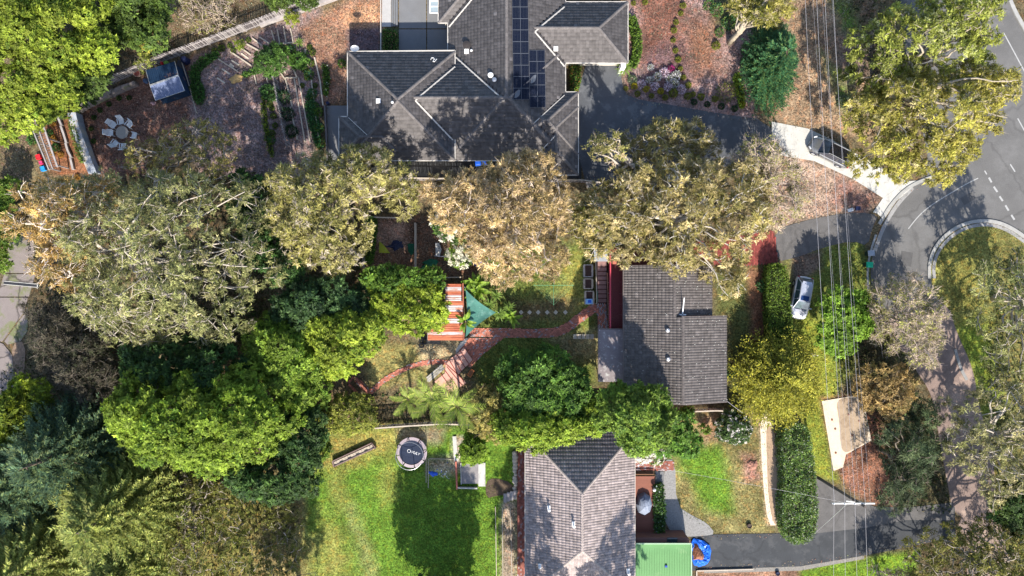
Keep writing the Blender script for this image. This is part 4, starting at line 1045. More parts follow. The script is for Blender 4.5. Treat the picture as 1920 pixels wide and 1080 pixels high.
def blob(cx, cy, r, n=10, j=.12, sy=1.0):
    R = random.Random(int(cx * 31 + cy * 7)); return [(cx + r * (1 + R.uniform(-j, j)) * math.cos(t), cy + sy * r * (1 + R.uniform(-j, j)) * math.sin(t)) for t in [k / n * math.tau for k in range(n)]]
def conifer(label, px, py, rpx, h, pc, pw=(3, 2, 2), n=420, lean=(0, 0), L=.34, W=.11, group=None, spray=46, sq=1.0, cat='tree', name='cypress_tree', droop=.0, fluff=.35):
    """feathery conifer: sprays radiating from a leader, leaflets paired along each spray"""
    RS.seed(hash_(label) % 99991)
    zm = h * .45; cx, cy = P2(px, py, zm); R = rpx / S * (H - zm) / H
    rt = thing(name, label, cat, (cx, cy, 0), group); off = np.array([cx, cy, 0.])
    lv = Leaves(); f = np.sqrt(RS.rand(n)); f = 1 - f  # more sprays low down
    z0 = h * (.12 + .86 * f); Rz = R * (1 - f) ** .75 * RS.uniform(.72, 1.12, n) + .25
    az = RS.uniform(0, math.tau, n); ax = np.stack([np.cos(az), np.sin(az) * sq], 1)
    m_ = spray; u = np.linspace(.25, 1, m_)[None, :].repeat(n, 0) + RS.uniform(-.02, .02, (n, m_))
    rise = RS.uniform(.15, .5, (n, 1)) - droop
    x = cx + ax[:, :1] * Rz[:, None] * u; y = cy + ax[:, 1:] * Rz[:, None] * u; z = z0[:, None] + rise * Rz[:, None] * (u ** 1.5) - .12 * Rz[:, None] * u ** 3
    c = np.stack([x, y, z], 2).reshape(-1, 3) + RS.normal(size=(n * m_, 3)) * (.05 + .25 * (fluff - .35))
    dirv = np.stack([ax[:, 0], ax[:, 1], np.full(n, .25)], 1); dirv = unit(dirv)[:, None, :].repeat(m_, 1).reshape(-1, 3)
    side = unit(np.cross(dirv, np.array([0, 0, 1.]))); sg = np.tile(np.where(np.arange(m_) % 2 == 0, 1., -1.), n)[:, None]
    d = unit(dirv * .9 + side * sg * .75 + rdir(n * m_) * fluff + np.array([0, 0, .15]))
    tap = (1.15 - .75 * np.abs(u - .55)).reshape(-1)
    nr = unit(rdir(n * m_) * .35 + np.array([0, 0, 1.]))
    T = pal(n * m_, pc, pw) * (1 + .26 * RS.normal(size=(n, 1)).clip(-1.5, 1.5)).repeat(m_, 0)
    lv.add(c, d, nr, L * tap * RS.uniform(.7, 1.2, n * m_), np.full(n * m_, W), T)
    link_mesh('crown', lv.mesh('crown', off), rt)
    b = MB(); b.tube([(cx, cy, -.05), (cx, cy, h * .5), (cx, cy, h * .97)], [.03 * h, .018 * h, .02], 7); b.build('trunk', bark((.16, .12, .09)), rt, smooth=True)
    ii = RS.choice(n, n // 5, replace=False)
    A = np.stack([np.full(len(ii), cx), np.full(len(ii), cy), z0[ii]], 1); B = np.stack([x[ii, -8], y[ii, -8], z[ii, -8] - .05], 1)
    o = link_mesh('branches', prisms(A, B, np.full(len(ii), .05), np.full(len(ii), .015), bark((.16, .12, .09)), 'branches', off), rt); o['kind'] = 'stuff'
    return rt
FR = {}
def frond_mesh(kind):
    if kind in FR: return FR[kind]
    R = random.Random(5); b = MB()
    if kind == 'palm':
        n = 15; Lf = 3.0
        pt = lambda t: (Lf * t, 0, .55 * math.sin(t * 2.0) * 1.0 - .9 * t * t * t)
        for k in range(n):
            t = .12 + .88 * k / n; p = pt(t); l = .85 * math.sin(math.pi * (.12 + .85 * t)) ** .7
            for s_ in (-1, 1):
                d = (math.cos(.72) * l, s_ * math.sin(.72) * l, .12 * l - .15 * R.random()); w = .075
                br = R.uniform(.7, 1.3); b.cur = (.22 * br, .30 * br, .05 * br) if R.random() > .25 else (.34 * br, .38 * br, .09)
                b.face([(p[0] - w, p[1], p[2]), (p[0] + w, p[1], p[2]), (p[0] + d[0] * .6 + w, d[1] * .6, p[2] + d[2] * .7), (p[0] + d[0], d[1], p[2] + d[2])])
        b.cur = (.3, .3, .12); b.tube([pt(k / 8) for k in range(9)], [.05 * (1 - .8 * k / 8) for k in range(9)], 4)
    elif kind == 'paddle':
        b.cur = (.15, .24, .03); n = 8; Lf = 1.7
        pr_ = []
        for k in range(n + 1):
            t = k / n; w = .24 * math.sin(math.pi * (.06 + .9 * t)) ** .6; z = .75 * math.sin(t * 1.9) - .7 * t * t
            pr_.append(((.35 + Lf * t) * .8, w, z))
        for k in range(n):
            a, c = pr_[k], pr_[k + 1]; br = R.uniform(.8, 1.25); b.cur = (.14 * br, .24 * br, .025)
            b.face([(a[0], 0, a[2]), (a[0], -a[1], a[2] + .06), (c[0], -c[1], c[2] + .06), (c[0], 0, c[2])][::-1])
            b.cur = (.19 * br, .28 * br, .04); b.face([(a[0], a[1], a[2] + .06), (a[0], 0, a[2]), (c[0], 0, c[2]), (c[0], c[1], c[2] + .06)][::-1])
        b.cur = (.3, .32, .1); b.tube([(0, 0, -.3), (.28, 0, 0)] + [(p[0], 0, p[2] - .01) for p in pr_[1::2]], [.04, .035, .025, .02, .015, .01], 4)
    elif kind == 'strap':
        Lf = .85; pr_ = [(Lf * t, .05 * math.sin(math.pi * (.15 + .82 * t)), .5 * t - .75 * t * t) for t in (0, .25, .5, .75, 1)]
        for k in range(4):
            a, c = pr_[k], pr_[k + 1]; b.cur = (.17, .26, .05)
            b.face([(a[0], -a[1], a[2]), (c[0], -c[1], c[2]), (c[0], c[1], c[2]), (a[0], a[1], a[2])])
    FR[kind] = b.mesh('frond', LEAF)
    return FR[kind]
def palm(name, label, px, py, h, n, kind, scale=1.0, group=None, cat='palm', rings=2, tilt=0.0, stem=.12):
    cx, cy = P2(px, py, h); rt = thing(name, label, cat, (cx, cy, 0), group)
    b = MB(); b.tube([(0, 0, -.05), (.06, .03, h * .5), (0, 0, h - .1)], [stem * 1.3, stem, stem * .9], 8); b.build('trunk', bark((.22, .17, .12)), rt, local=True)
    R = random.Random(hash_(label)); me = frond_mesh(kind); nm = {'palm': 'frond', 'paddle': 'leaf', 'strap': 'leaf'}[kind]
    for k in range(n):
        o = link_mesh(nm, me, rt, (0, 0, h - .1 + R.uniform(-.05, .05)))
        ring = k % rings; el = -(.25 + .45 * (rings - 1 - ring)) * R.uniform(.5, 1.4) + tilt
        o.rotation_euler = (R.uniform(-.25, .25), el, k / n * math.tau * 1.0 + ring * .3 + R.uniform(-.15, .15)); s_ = scale * R.uniform(.75, 1.12); o.scale = (s_, s_, s_)
    return rt
# ------------------------------------------------------------------ trees in view, from the upper left
grow('tree', [(-40, -40), (120, -40), (185, 0), (160, 35), (170, 60), (190, 72), (170, 100), (150, 95), (130, 110), (128, 140), (110, 170), (110, 200), (75, 205), (60, 222), (20, 235), (-40, 240)], 13, 'bright', 'big dense bright yellow-green tree filling the top left corner of the photo', colour=(.98, .95, 1), lr=1.5)
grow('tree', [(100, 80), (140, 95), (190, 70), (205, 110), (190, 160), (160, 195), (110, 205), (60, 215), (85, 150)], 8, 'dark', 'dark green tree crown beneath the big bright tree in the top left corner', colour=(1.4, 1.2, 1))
grow('tree', [(165, -40), (290, -40), (285, 30), (300, 60), (270, 90), (240, 80), (200, 75), (185, 40), (200, 10)], 8, 'dark', 'mid green tree beside the top left corner tree, next to the yellow shrub', colour=(1.9, 1.55, 1.1))
grow('shrub', [(235, 35), (275, 25), (302, 55), (290, 78), (262, 88), (240, 70)], 4.5, 'goldbush', 'small bright yellow shrub above the paling fence at top left', 'shrub')
grow('shrub', [(215, -20), (330, -30), (310, 30), (280, 38), (230, 30)], 5, 'bare', 'bare pale twiggy shrub at the top edge behind the yellow shrub', 'shrub', colour=(.8, .9, .9))
grow('shrub', [(330, -30), (450, -30), (430, 40), (380, 60), (340, 40)], 3, 'bare', 'grey leafless scrub at the top edge above the long paling fence', 'shrub', den=.6, colour=(.8, .8, .8))
grow('shrub', [(480, -40), (600, -40), (575, 8), (540, 15), (505, 8)], 5, 'dark', 'dark green shrub at the top edge overhanging the end of the long fence', 'shrub', colour=(1.6, 1.3, 1))
grow('shrub', blob(271, 112, 17), 2.5, 'olive', 'pale speckled shrub growing at the fence by the garden shed', 'shrub', colour=(1.4, 1.6, 1.6))
grow('shrub', blob(551, 32, 13), 2, 'goldbush', 'small lime-yellow shrub against the top end of the long fence', 'shrub', colour=(.8, 1, .8))
grow('tree', [(185, 310), (215, 285), (265, 262), (300, 225), (345, 212), (400, 225), (425, 262), (440, 305), (410, 325), (330, 340), (230, 330)], 9, 'olive', 'scraggly olive and straw-coloured tree partly covering the patio with white chairs', colour=(1.3, 1.2, 1.7), den=.5)
grow('gum_tree', [(35, 385), (60, 340), (130, 315), (215, 325), (300, 300), (400, 320), (470, 330), (490, 400), (465, 440), (510, 520), (490, 545), (450, 560), (450, 610), (420, 645), (370, 650), (300, 640), (230, 660), (180, 660), (150, 610), (90, 590), (85, 560), (115, 530), (100, 480), (60, 440)], 16, 'gumgrey', 'largest grey-green gum tree with pale branches, left of centre', hfrac=.7, den=1.0, root=(300, 500))
grow('gum_tree', [(26, 395), (60, 335), (140, 325), (195, 345), (170, 400), (165, 450), (135, 530), (100, 545), (60, 520), (45, 440)], 16.5, 'rust', 'rusty orange-tipped gum tree crown at the left, over the concrete drive', den=1.2)
grow('tree', [(430, 320), (500, 330), (510, 420), (560, 500), (540, 540), (500, 530), (455, 450)], 8, 'dark', 'dark leafy tree filling the gap between the grey-green gum and the golden olive gum', colour=(1.0, 1.15, 1))
grow('gum_tree', [(485, 345), (520, 300), (560, 280), (610, 285), (660, 265), (720, 275), (750, 310), (778, 350), (765, 395), (705, 400), (692, 440), (660, 500), (600, 520), (570, 490), (540, 505), (505, 440), (490, 400)], 12, 'gumgold', 'golden olive gum tree covering the corner of the uppermost house', colour=(.98, .98, 1.7))
grow('gum_tree', [(785, 345), (830, 318), (895, 310), (930, 285), (990, 275), (1045, 285), (1068, 340), (1060, 430), (1072, 480), (1035, 525), (960, 535), (905, 515), (872, 470), (835, 440), (800, 395)], 14.5, 'gumtan', 'pinkish tan gum tree below the uppermost house roof, near photo centre')
grow('gum_tree', [(1080, 400), (1090, 355), (1150, 335), (1175, 300), (1330, 290), (1420, 300), (1460, 340), (1450, 430), (1410, 470), (1385, 555), (1350, 558), (1335, 515), (1250, 505), (1195, 492), (1100, 470), (1075, 440)], 10, 'gum', base=.66, label= 'broad spreading gum tree with white limbs between the uppermost and middle houses', root=(1240, 420))
grow('gum_tree', [(1172, 300), (1180, 255), (1240, 225), (1300, 225), (1335, 240), (1345, 270), (1330, 310), (1250, 320)], 6, 'gum', 'lower gum crown leaning over the dark driveway, above the broad white-limbed gum')
grow('gum_tree', [(1105, 270), (1130, 245), (1170, 255), (1175, 290), (1140, 315), (1108, 305)], 12, 'olive', 'small detached tuft of gum foliage over the dark driveway of the uppermost house', den=.9, colour=(1.3, 1.25, 2.0), root=(1175, 330))
grow('gum_tree', [(1385, 265), (1440, 245), (1500, 290), (1525, 350), (1515, 410), (1460, 430), (1420, 380), (1390, 330)], 8, 'bare', 'sparse pale-branched gum tree beside the concrete crossover', den=1.1)
grow('tree', [(1070, 385), (1110, 370), (1165, 390), (1170, 440), (1150, 468), (1100, 465), (1075, 440)], 9, 'olive', 'bushier olive green tree crown at the top of the garden stairs', colour=(1, 1.1, 1))
grow('gum_tree', [(1615, 60), (1660, 30), (1690, -10), (1870, -40), (1885, 30), (1885, 90), (1850, 150), (1800, 150), (1740, 160), (1650, 170), (1605, 130)], 13, 'gumgold', 'upper half of the golden trees over the road at top right', colour=(.82, 1.0, .9), root=(1640, 150))
grow('gum_tree', [(1610, 150), (1680, 120), (1790, 140), (1860, 90), (1908, 130), (1915, 200), (1900, 240), (1850, 265), (1830, 310), (1790, 345), (1740, 335), (1690, 330), (1640, 310), (1605, 280), (1620, 230), (1605, 190)], 13, 'gumgold', 'huge golden olive tree hanging over the court road at right', root=(1600, 200))
grow('gum_tree', [(1355, -40), (1500, -40), (1490, 15), (1450, 50), (1410, 45), (1385, 20)], 9, 'gumgold', 'olive tree at the top edge with a long leaning grey trunk', colour=(.9, .9, 1), root=(1368, 80))
conifer('dark blue-green conifer standing between front garden and power lines', 1450, 118, 50, 8, [(.035, .11, .045), (.06, .15, .06), (.10, .17, .05)], n=520, sq=1.75)
conifer('golden spreading conifer in the front yard of the middle house', 1462, 712, 92, 6.5, [(.30, .29, .03), (.38, .35, .045), (.20, .21, .03)], n=820, L=.34, spray=42, fluff=.85)
grow('tree', [(690, 540), (740, 515), (800, 525), (828, 545), (830, 585), (812, 608), (785, 632), (740, 630), (715, 615), (690, 590)], 7, 'bright', 'round lime-green tree touching the rusty roof', lr=1.1, colour=(1, 1, .9))
grow('tree', [(680, 510), (730, 495), (780, 515), (815, 518), (815, 540), (750, 545), (690, 550)], 7.5, 'broad', 'mid green tree behind the lime-green tree, against the fenced yard', colour=(.8, .9, 1))
grow('tree', [(515, 560), (560, 530), (640, 525), (690, 545), (700, 590), (640, 600), (590, 620), (540, 640), (510, 610)], 8, 'dark', 'dark blue-green tree left of the lime-green tree', colour=(1.2, 1.2, 1.5))
grow('tree', [(575, 600), (640, 575), (700, 580), (720, 620), (695, 660), (660, 690), (610, 705), (585, 690), (575, 650)], 9, 'bright', 'yellow-green tree crown to the left of the curved brick path', colour=(1.0, .98, 1))
grow('tree', [(460, 620), (500, 600), (560, 615), (580, 660), (600, 720), (590, 770), (545, 780), (510, 730), (480, 690)], 9, 'bright', 'green tree crown beside the yellow-green one, mid left', colour=(.78, .9, 1))
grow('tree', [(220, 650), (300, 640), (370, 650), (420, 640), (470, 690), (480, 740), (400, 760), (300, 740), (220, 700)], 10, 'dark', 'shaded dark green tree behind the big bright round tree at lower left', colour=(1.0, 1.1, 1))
grow('tree', [(195, 740), (230, 715), (300, 705), (400, 700), (470, 700), (515, 740), (540, 800), (500, 850), (430, 860), (400, 895), (330, 880), (270, 860), (215, 820), (200, 780)], 13, 'bright', 'big bright round-topped tree in the lower left quarter', colour=(.84, .92, .9), lr=1.4)
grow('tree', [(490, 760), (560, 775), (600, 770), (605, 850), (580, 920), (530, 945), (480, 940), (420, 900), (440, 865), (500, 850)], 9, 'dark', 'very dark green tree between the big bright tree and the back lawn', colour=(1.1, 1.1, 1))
grow('shrub', [(40, 560), (110, 580), (190, 640), (215, 700), (200, 780), (130, 760), (70, 700), (50, 640)], 6, 'scrub', 'grey-brown twiggy scrub beside the cracked concrete drive', 'shrub', den=1.2)
grow('shrub', [(-20, 340), (20, 340), (28, 400), (30, 440), (5, 500), (-20, 520)], 4, 'broad', 'green shrub on the left edge above the concrete drive', 'shrub')
grow('tree', [(-10, 750), (40, 710), (80, 730), (75, 780), (30, 850), (-20, 860)], 7, 'broad', 'yellow-green tree on the left edge below the concrete drive', colour=(1.3, 1.05, .6))
BLU = [(.06, .11, .06), (.09, .15, .07), (.15, .20, .07)]; YEL = [(.25, .28, .06), (.34, .36, .10), (.15, .20, .05)]
conifer('upper blue-green cypress of the group in the bottom left corner', 120, 850, 120, 12, BLU, n=620, L=.44, W=.12, spray=50)
conifer('blue-green cypress on the left edge of the bottom left group', 15, 920, 110, 12, BLU, n=560, L=.44, W=.12, spray=50)
conifer('large yellow-green cypress in the middle of the bottom left group', 215, 960, 125, 12, YEL, n=760, L=.44, W=.13, spray=54)
conifer('yellow-green cypress in the very bottom left corner', 60, 1060, 125, 11, YEL, n=620, L=.44, W=.13, spray=50)
conifer('yellow-green cypress on the bottom edge, right end of its group', 225, 1080, 100, 10, YEL, n=480, L=.42, W=.13, spray=48)
grow('shrub', [(300, 900), (390, 880), (400, 960), (385, 1040), (420, 1110), (320, 1110), (300, 1010)], 5, 'olive', 'scraggly olive shrub with rusty tips right of the cypresses', 'shrub', den=.9, colour=(.85, .92, .9))
grow('shrub', [(385, 900), (460, 890), (480, 960), (475, 1040), (480, 1110), (410, 1110), (390, 1000)], 4, 'olive', 'straggly brown-olive shrub half in shade on the bottom edge', 'shrub', den=.4, colour=(.7, .8, .7))
grow('shrub', [(478, 930), (540, 950), (565, 985), (560, 1050), (520, 1110), (480, 1110), (485, 1000)], 2.5, 'olive', 'sparse low olive scrub along the edge of the back lawn', 'shrub', den=.45, colour=(.75, .8, .8))
grow('tree', [(470, 1210), (520, 1190), (575, 1210), (580, 1290), (520, 1310), (470, 1280)], 11, 'dark', 'dark tree below the bottom edge, left of the back lawn', lr=1.6, den=.8)
grow('shrub', [(595, 760), (620, 742), (670, 738), (704, 760), (705, 795), (680, 812), (620, 815), (598, 800)], 4, 'goldbush', 'rounded yellow-green shrub at the top corner of the back lawn', 'shrub', colour=(.72, .82, .9))
grow('shrub', [(585, 810), (610, 815), (620, 850), (590, 880), (570, 850)], 3, 'broad', 'low green shrub under the dark tree at the lawn corner', 'shrub', colour=(1.1, 1, 1))
grow('shrub', [(865, 770), (880, 735), (930, 720), (965, 740), (965, 800), (940, 830), (890, 822)], 5, 'orange', 'mustard-yellow shrub next to the palm above the back lawn', 'shrub', colour=(.8, .95, .8))
grow('tree', [(935, 700), (960, 670), (1030, 660), (1080, 680), (1110, 720), (1100, 780), (1040, 800), (960, 790), (935, 750)], 6.5, 'dark', 'rounded dark green tree south of the curved brick path', colour=(1.9, 1.9, 1.2), lr=1.1)
grow('tree', [(930, 790), (1000, 770), (1080, 770), (1130, 760), (1140, 800), (1120, 820), (1040, 828), (985, 845), (945, 835)], 7, 'bright', 'yellow-green tree crown hanging over the top of the lower house roof', colour=(.85, .9, .9), lr=1.0)
grow('tree', [(1130, 750), (1160, 725), (1215, 718), (1250, 745), (1262, 790), (1240, 835), (1190, 855), (1150, 830), (1130, 790)], 12.5, 'broad', 'tall green tree between the middle and lower houses, whose shadow falls on the roof', colour=(1.15, 1.12, 1.3), lr=1.1, den=1.3)
grow('tree', [(1235, 800), (1260, 770), (1295, 770), (1310, 800), (1300, 840), (1260, 860), (1230, 845)], 6, 'broad', 'round glossy green tree at the right end of the tree row', colour=(.75, .95, 1.1))
grow('flowering_shrub', [(1190, 835), (1235, 838), (1245, 852), (1215, 862), (1192, 850)], 3, 'broad', 'white-flowering shrub against the lower house wall', 'shrub', flowers=((.75, .72, .66), .55))
grow('flowering_shrub', blob(1379, 803, 31), 2.6, 'hedge', 'round dark green shrub with white flowers on its right side', 'shrub', colour=(.6, .6, .8), flowers=((.7, .66, .62), .12))
grow('shrub', blob(1322, 805, 10), 1.2, 'broad', 'small dull green shrub left of the round flowering shrub', 'shrub', colour=(.8, .8, .8))
grow('flowering_shrub', [(815, 405), (850, 398), (862, 430), (870, 455), (845, 450), (820, 430)], 5, 'dark', 'shrub with white blossom in front of the tan gum tree', 'shrub', colour=(1.5, 1.5, 1), flowers=((.7, .66, .56), .45))
grow('flowering_shrub', blob(860, 477, 20), 4, 'broad', 'small shrub with cream blossom under the tan gum tree', 'shrub', flowers=((.66, .64, .5), .5))
grow('tree', [(1545, 560), (1575, 540), (1620, 550), (1635, 590), (1625, 640), (1600, 665), (1560, 662), (1542, 620)], 6, 'bright', 'round bright green tree under the power lines', colour=(.7, .9, .9))
grow('tree', [(1645, 540), (1680, 525), (1740, 512), (1765, 540), (1775, 600), (1785, 650), (1765, 690), (1720, 690), (1680, 660), (1645, 620)], 9, 'bare', 'nearly leafless pink-grey tree at the start of the dirt road', den=1.5)
grow('tree', [(1612, 705), (1645, 680), (1690, 685), (1725, 710), (1720, 760), (1680, 790), (1650, 785), (1618, 740)], 7, 'orange', 'orange-tan leafed tree beside the dirt road', colour=(.9, .85, .9))
grow('tree', [(1652, 790), (1695, 790), (1740, 800), (1765, 860), (1740, 930), (1700, 970), (1668, 950), (1660, 880), (1650, 830)], 8, 'pine', 'dark pine-like tree between the mulch bed and the dirt road')
grow('tree', [(1705, 760), (1760, 740), (1770, 830), (1750, 860), (1700, 800)], 6, 'pine', 'smaller dark needle-leaved tree leaning over the dirt road', colour=(1.2, 1.2, 1.2))
grow('gum_tree', [(1855, 500), (1930, 470), (1980, 560), (1970, 700), (1920, 720), (1870, 690), (1850, 620), (1845, 560)], 10, 'gumgrey', 'grey-green gum tree on the right edge of the grassy island', den=.9, colour=(.9, .95, .9), root=(1862, 560))
grow('gum_tree', [(1800, 750), (1850, 720), (1930, 700), (1990, 800), (1960, 930), (1890, 950), (1840, 900), (1790, 850)], 11, 'gumgrey', 'large grey branching gum tree at the right edge beside the dirt road', colour=(1.0, .95, 1))
grow('gum_tree', [(1720, 1040), (1760, 1000), (1830, 985), (1900, 990), (1980, 1000), (1980, 1140), (1740, 1140)], 9, 'olive', 'olive green tree in the bottom right corner', den=1.0, colour=(.95, .95, 1))
grow('tree', [(1870, 920), (1960, 900), (1990, 1000), (1930, 1010), (1880, 985)], 8, 'dark', 'dark green tree on the right edge above the corner tree', colour=(1.3, 1.2, 1))
grow('tree', [(1650, 1080), (1700, 1060), (1730, 1100), (1700, 1150), (1640, 1140)], 5, 'bare', 'bare twiggy shrub on the bottom edge by the driveway', 'shrub', den=.8)
grow('tree', blob(890, 843, 29, 12), 4, 'bright', 'small glossy lime tree growing over the concrete pad of the back lawn', colour=(.8, .95, .8), leaf=1.25)
# trees just outside the frame that throw their shadows into it
grow('tree', [(735, 1230), (790, 1200), (850, 1205), (905, 1240), (905, 1330), (820, 1350), (745, 1320)], 14.5, 'dark', 'tallest dark tree below the bottom edge whose shadow lies on the back lawn', lr=1.9, den=1.0)
grow('tree', [(740, 1170), (790, 1150), (850, 1150), (890, 1175), (890, 1230), (820, 1250), (745, 1230)], 9, 'dark', 'middle-height dark tree below the bottom edge of the back lawn', lr=1.8, den=.8)
grow('tree', [(745, 1120), (790, 1110), (850, 1110), (880, 1125), (880, 1170), (820, 1180), (745, 1170)], 5, 'dark', 'low dark tree below the bottom edge of the back lawn', lr=1.5, den=.8)
grow('tree', [(985, 1255), (1030, 1225), (1075, 1245), (1085, 1325), (1020, 1355), (975, 1315)], 15, 'dark', 'tree below the bottom edge shading the left slope of the lower house roof', lr=1.7, den=.7)
grow('tree', [(1130, 1275), (1170, 1245), (1240, 1255), (1260, 1335), (1180, 1365), (1130, 1325)], 15.5, 'dark', 'tree below the bottom edge shading the right slope of the lower house roof', lr=1.7, den=.7)
# ------------------------------------------------------------------ hedges
def hedge(label, poly, h, colour=None, flowers=None, kind='hedge', den=1.0):
    """clipped hedge: leaves over the top and sides of a wobbly extruded outline"""
    RS.seed(hash_(label) % 99991); k = K[kind]
    W = [P2(*p, h) for p in poly]; xs = [p[0] for p in W]; ys = [p[1] for p in W]; cx, cy = sum(xs) / len(xs), sum(ys) / len(ys)
    rt = thing('hedge', label, 'hedge', (cx, cy, 0)); off = np.array([cx, cy, 0.])
    area = (max(xs) - min(xs)) * (max(ys) - min(ys)); n = int(area * 190 * den)
    X = RS.uniform(min(xs) - .1, max(xs) + .1, n); Y = RS.uniform(min(ys) - .1, max(ys) + .1, n)
    ins = in_poly(X, Y, W); D = edge_dist(X, Y, W); ok = ins; X, Y, D = X[ok], Y[ok], D[ok]
    Z = h - .35 * np.exp(-D / .25) + (vnoise(X, Y, 1.6) - .5) * .6 * min(1, h / 1.5) + (vnoise(X, Y, .7) - .5) * .9 * min(1, max(0, h - 1.2)) + (vnoise(X, Y, 5) - .5) * .22 - RS.rand(len(X)) ** 2 * .3
    c = [np.stack([X, Y, Z], 1)]; o = [np.tile([0, 0, 1.], (len(X), 1))]
    m = len(W); per = sum(math.hypot(W[(q + 1) % m][0] - W[q][0], W[(q + 1) % m][1] - W[q][1]) for q in range(m))
    for q in range(m):
        a, b_ = W[q], W[(q + 1) % m]; Ls = math.hypot(b_[0] - a[0], b_[1] - a[1]); nn = int(Ls * h * 110 * den)
        if nn < 1: continue
        t = RS.rand(nn); z = RS.uniform(.05, h, nn); s_ = 1 if sum(W[i][0] * W[(i + 1) % m][1] - W[(i + 1) % m][0] * W[i][1] for i in range(m)) > 0 else -1
        nx, ny = (b_[1] - a[1]) / Ls * s_, -(b_[0] - a[0]) / Ls * s_; bu = (RS.rand(nn) - .6) * .25
        c.append(np.stack([a[0] + (b_[0] - a[0]) * t + nx * bu, a[1] + (b_[1] - a[1]) * t + ny * bu, z], 1)); o.append(np.tile([nx, ny, .4], (nn, 1)))
    c = np.concatenate(c); o = np.concatenate(o); N = len(c)
    T = pal(N, [tuple(x * y for x, y in zip(q, colour or (1, 1, 1))) for q in k['pc']], k['pw'], .28)
    if flowers: fm = RS.rand(N) < flowers[1]; T[fm] = np.array(flowers[0])
    lv = Leaves(); lv.add(c, unit(o * .5 + rdir(N)), unit(rdir(N) + o), RS.uniform(.12, .24, N), RS.uniform(.09, .16, N), T)
    link_mesh('foliage', lv.mesh('foliage', off), rt)
    b = MB()
    for q in range(max(3, int(per / 2.2))):
        i = RS.randint(len(X)); b.tube([(X[i], Y[i], 0), (X[i], Y[i], h * .7)], [.05, .02], 5)
    ww = [(cx + (p[0] - cx) * .8, cy + (p[1] - cy) * .93) for p in W]; b.build('stems', bark((.12, .09, .06)), rt)
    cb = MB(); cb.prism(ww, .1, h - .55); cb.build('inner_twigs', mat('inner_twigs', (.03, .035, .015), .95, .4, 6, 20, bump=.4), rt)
    return rt
hedge('tall broad green hedge beside the lower driveway and the beige path', smooth_poly([(1471, 805), (1490, 795), (1517, 800), (1525, 850), (1533, 920), (1533, 990), (1520, 1018), (1482, 1021), (1474, 1000), (1470, 960), (1476, 900), (1470, 850)], 1), 2.4, colour=(1.55, 1.4, 1.7), flowers=((.42, .46, .34), .10))
hedge('clipped yellow-green hedge between the parked silver car and the middle house', smooth_poly([(1441, 500), (1460, 494), (1477, 500), (1480, 560), (1486, 600), (1486, 645), (1466, 655), (1447, 640), (1443, 580)], 1), 2.0, colour=(1.25, 1.1, .8))
hedge('green hedge strip against the front wall of the uppermost house', [(1181, 28), (1192, 30), (1202, 60), (1203, 100), (1192, 125), (1183, 122), (1190, 90), (1186, 60)], .9, colour=(1.1, 1.1, .8))
hedge('low curved green hedge around the shed end of the upper garden', smooth_poly([(353, 130), (372, 108), (400, 96), (412, 100), (395, 112), (372, 128), (368, 145), (380, 165), (380, 185), (368, 196), (360, 180), (358, 150)], 1), .6, colour=(.55, .8, .8))
hedge('small clipped hedge under the dark round tree of the upper garden', [(452, 138), (487, 124), (486, 132), (455, 142)], .7, colour=(.7, .9, .7))
hedge('green shrub border left of the striped garden fence', smooth_poly([(484, 165), (500, 158), (518, 162), (520, 180), (510, 186), (492, 182)], 1), 1.0, colour=(.5, .7, .9))
hedge('narrow strip of blue-green planting left of the concrete side path', smooth_poly([(572, 175), (586, 178), (594, 220), (600, 270), (594, 275), (584, 250), (574, 210)], 1), .5, colour=(.5, .9, 1.2))
hedge('row of dark green border plants by the orange leaf litter bank', [(604, 120), (614, 122), (616, 150), (612, 178), (606, 176), (606, 150)], .5, colour=(.9, 1, .7), flowers=((.6, .6, .55), .04))
hedge('dark green hedge of garden shrubs beside the lower deck', [(1228, 912), (1244, 910), (1248, 960), (1246, 1000), (1230, 1005), (1228, 960)], 1.1, colour=(.6, .75, .8), flowers=((.35, .42, .38), .06))
hedge('row of lime-green border plants at the right of the front garden', smooth_poly([(1374, 140), (1390, 134), (1396, 170), (1398, 200), (1388, 202), (1384, 170)], 1), .5, colour=(2.0, 1.6, .8))
hedge('dark creeper covering the fence left of the fenced yard', smooth_poly([(684, 410), (702, 405), (700, 440), (694, 490), (686, 495), (684, 450)], 1), 1.7, colour=(.8, .95, .6))
hedge('green creeper along the timber planter beside the paved patio', smooth_poly([(126, 222), (136, 220), (146, 260), (156, 300), (148, 305), (136, 265)], 1), 1.2, colour=(1.2, 1.05, 1))
hedge('long low box edging strip in the upper garden', smooth_poly([(488, 180), (494, 182), (502, 250), (514, 292), (506, 294), (494, 250)], 1), .3, colour=(1.6, 1.3, .6))
hedge('narrow green shrub bed by the driveway and tiled roof corner', [(1072, 122), (1088, 122), (1088, 150), (1082, 168), (1072, 168)], 1.0, colour=(1, 1, .7), flowers=((.4, .2, .06), .15))
hedge('small planted bed between the terrace and the paved court', [(718, 54), (743, 60), (744, 94), (719, 94)], .7, colour=(.75, .9, .8), flowers=((.3, .2, .1), .15))
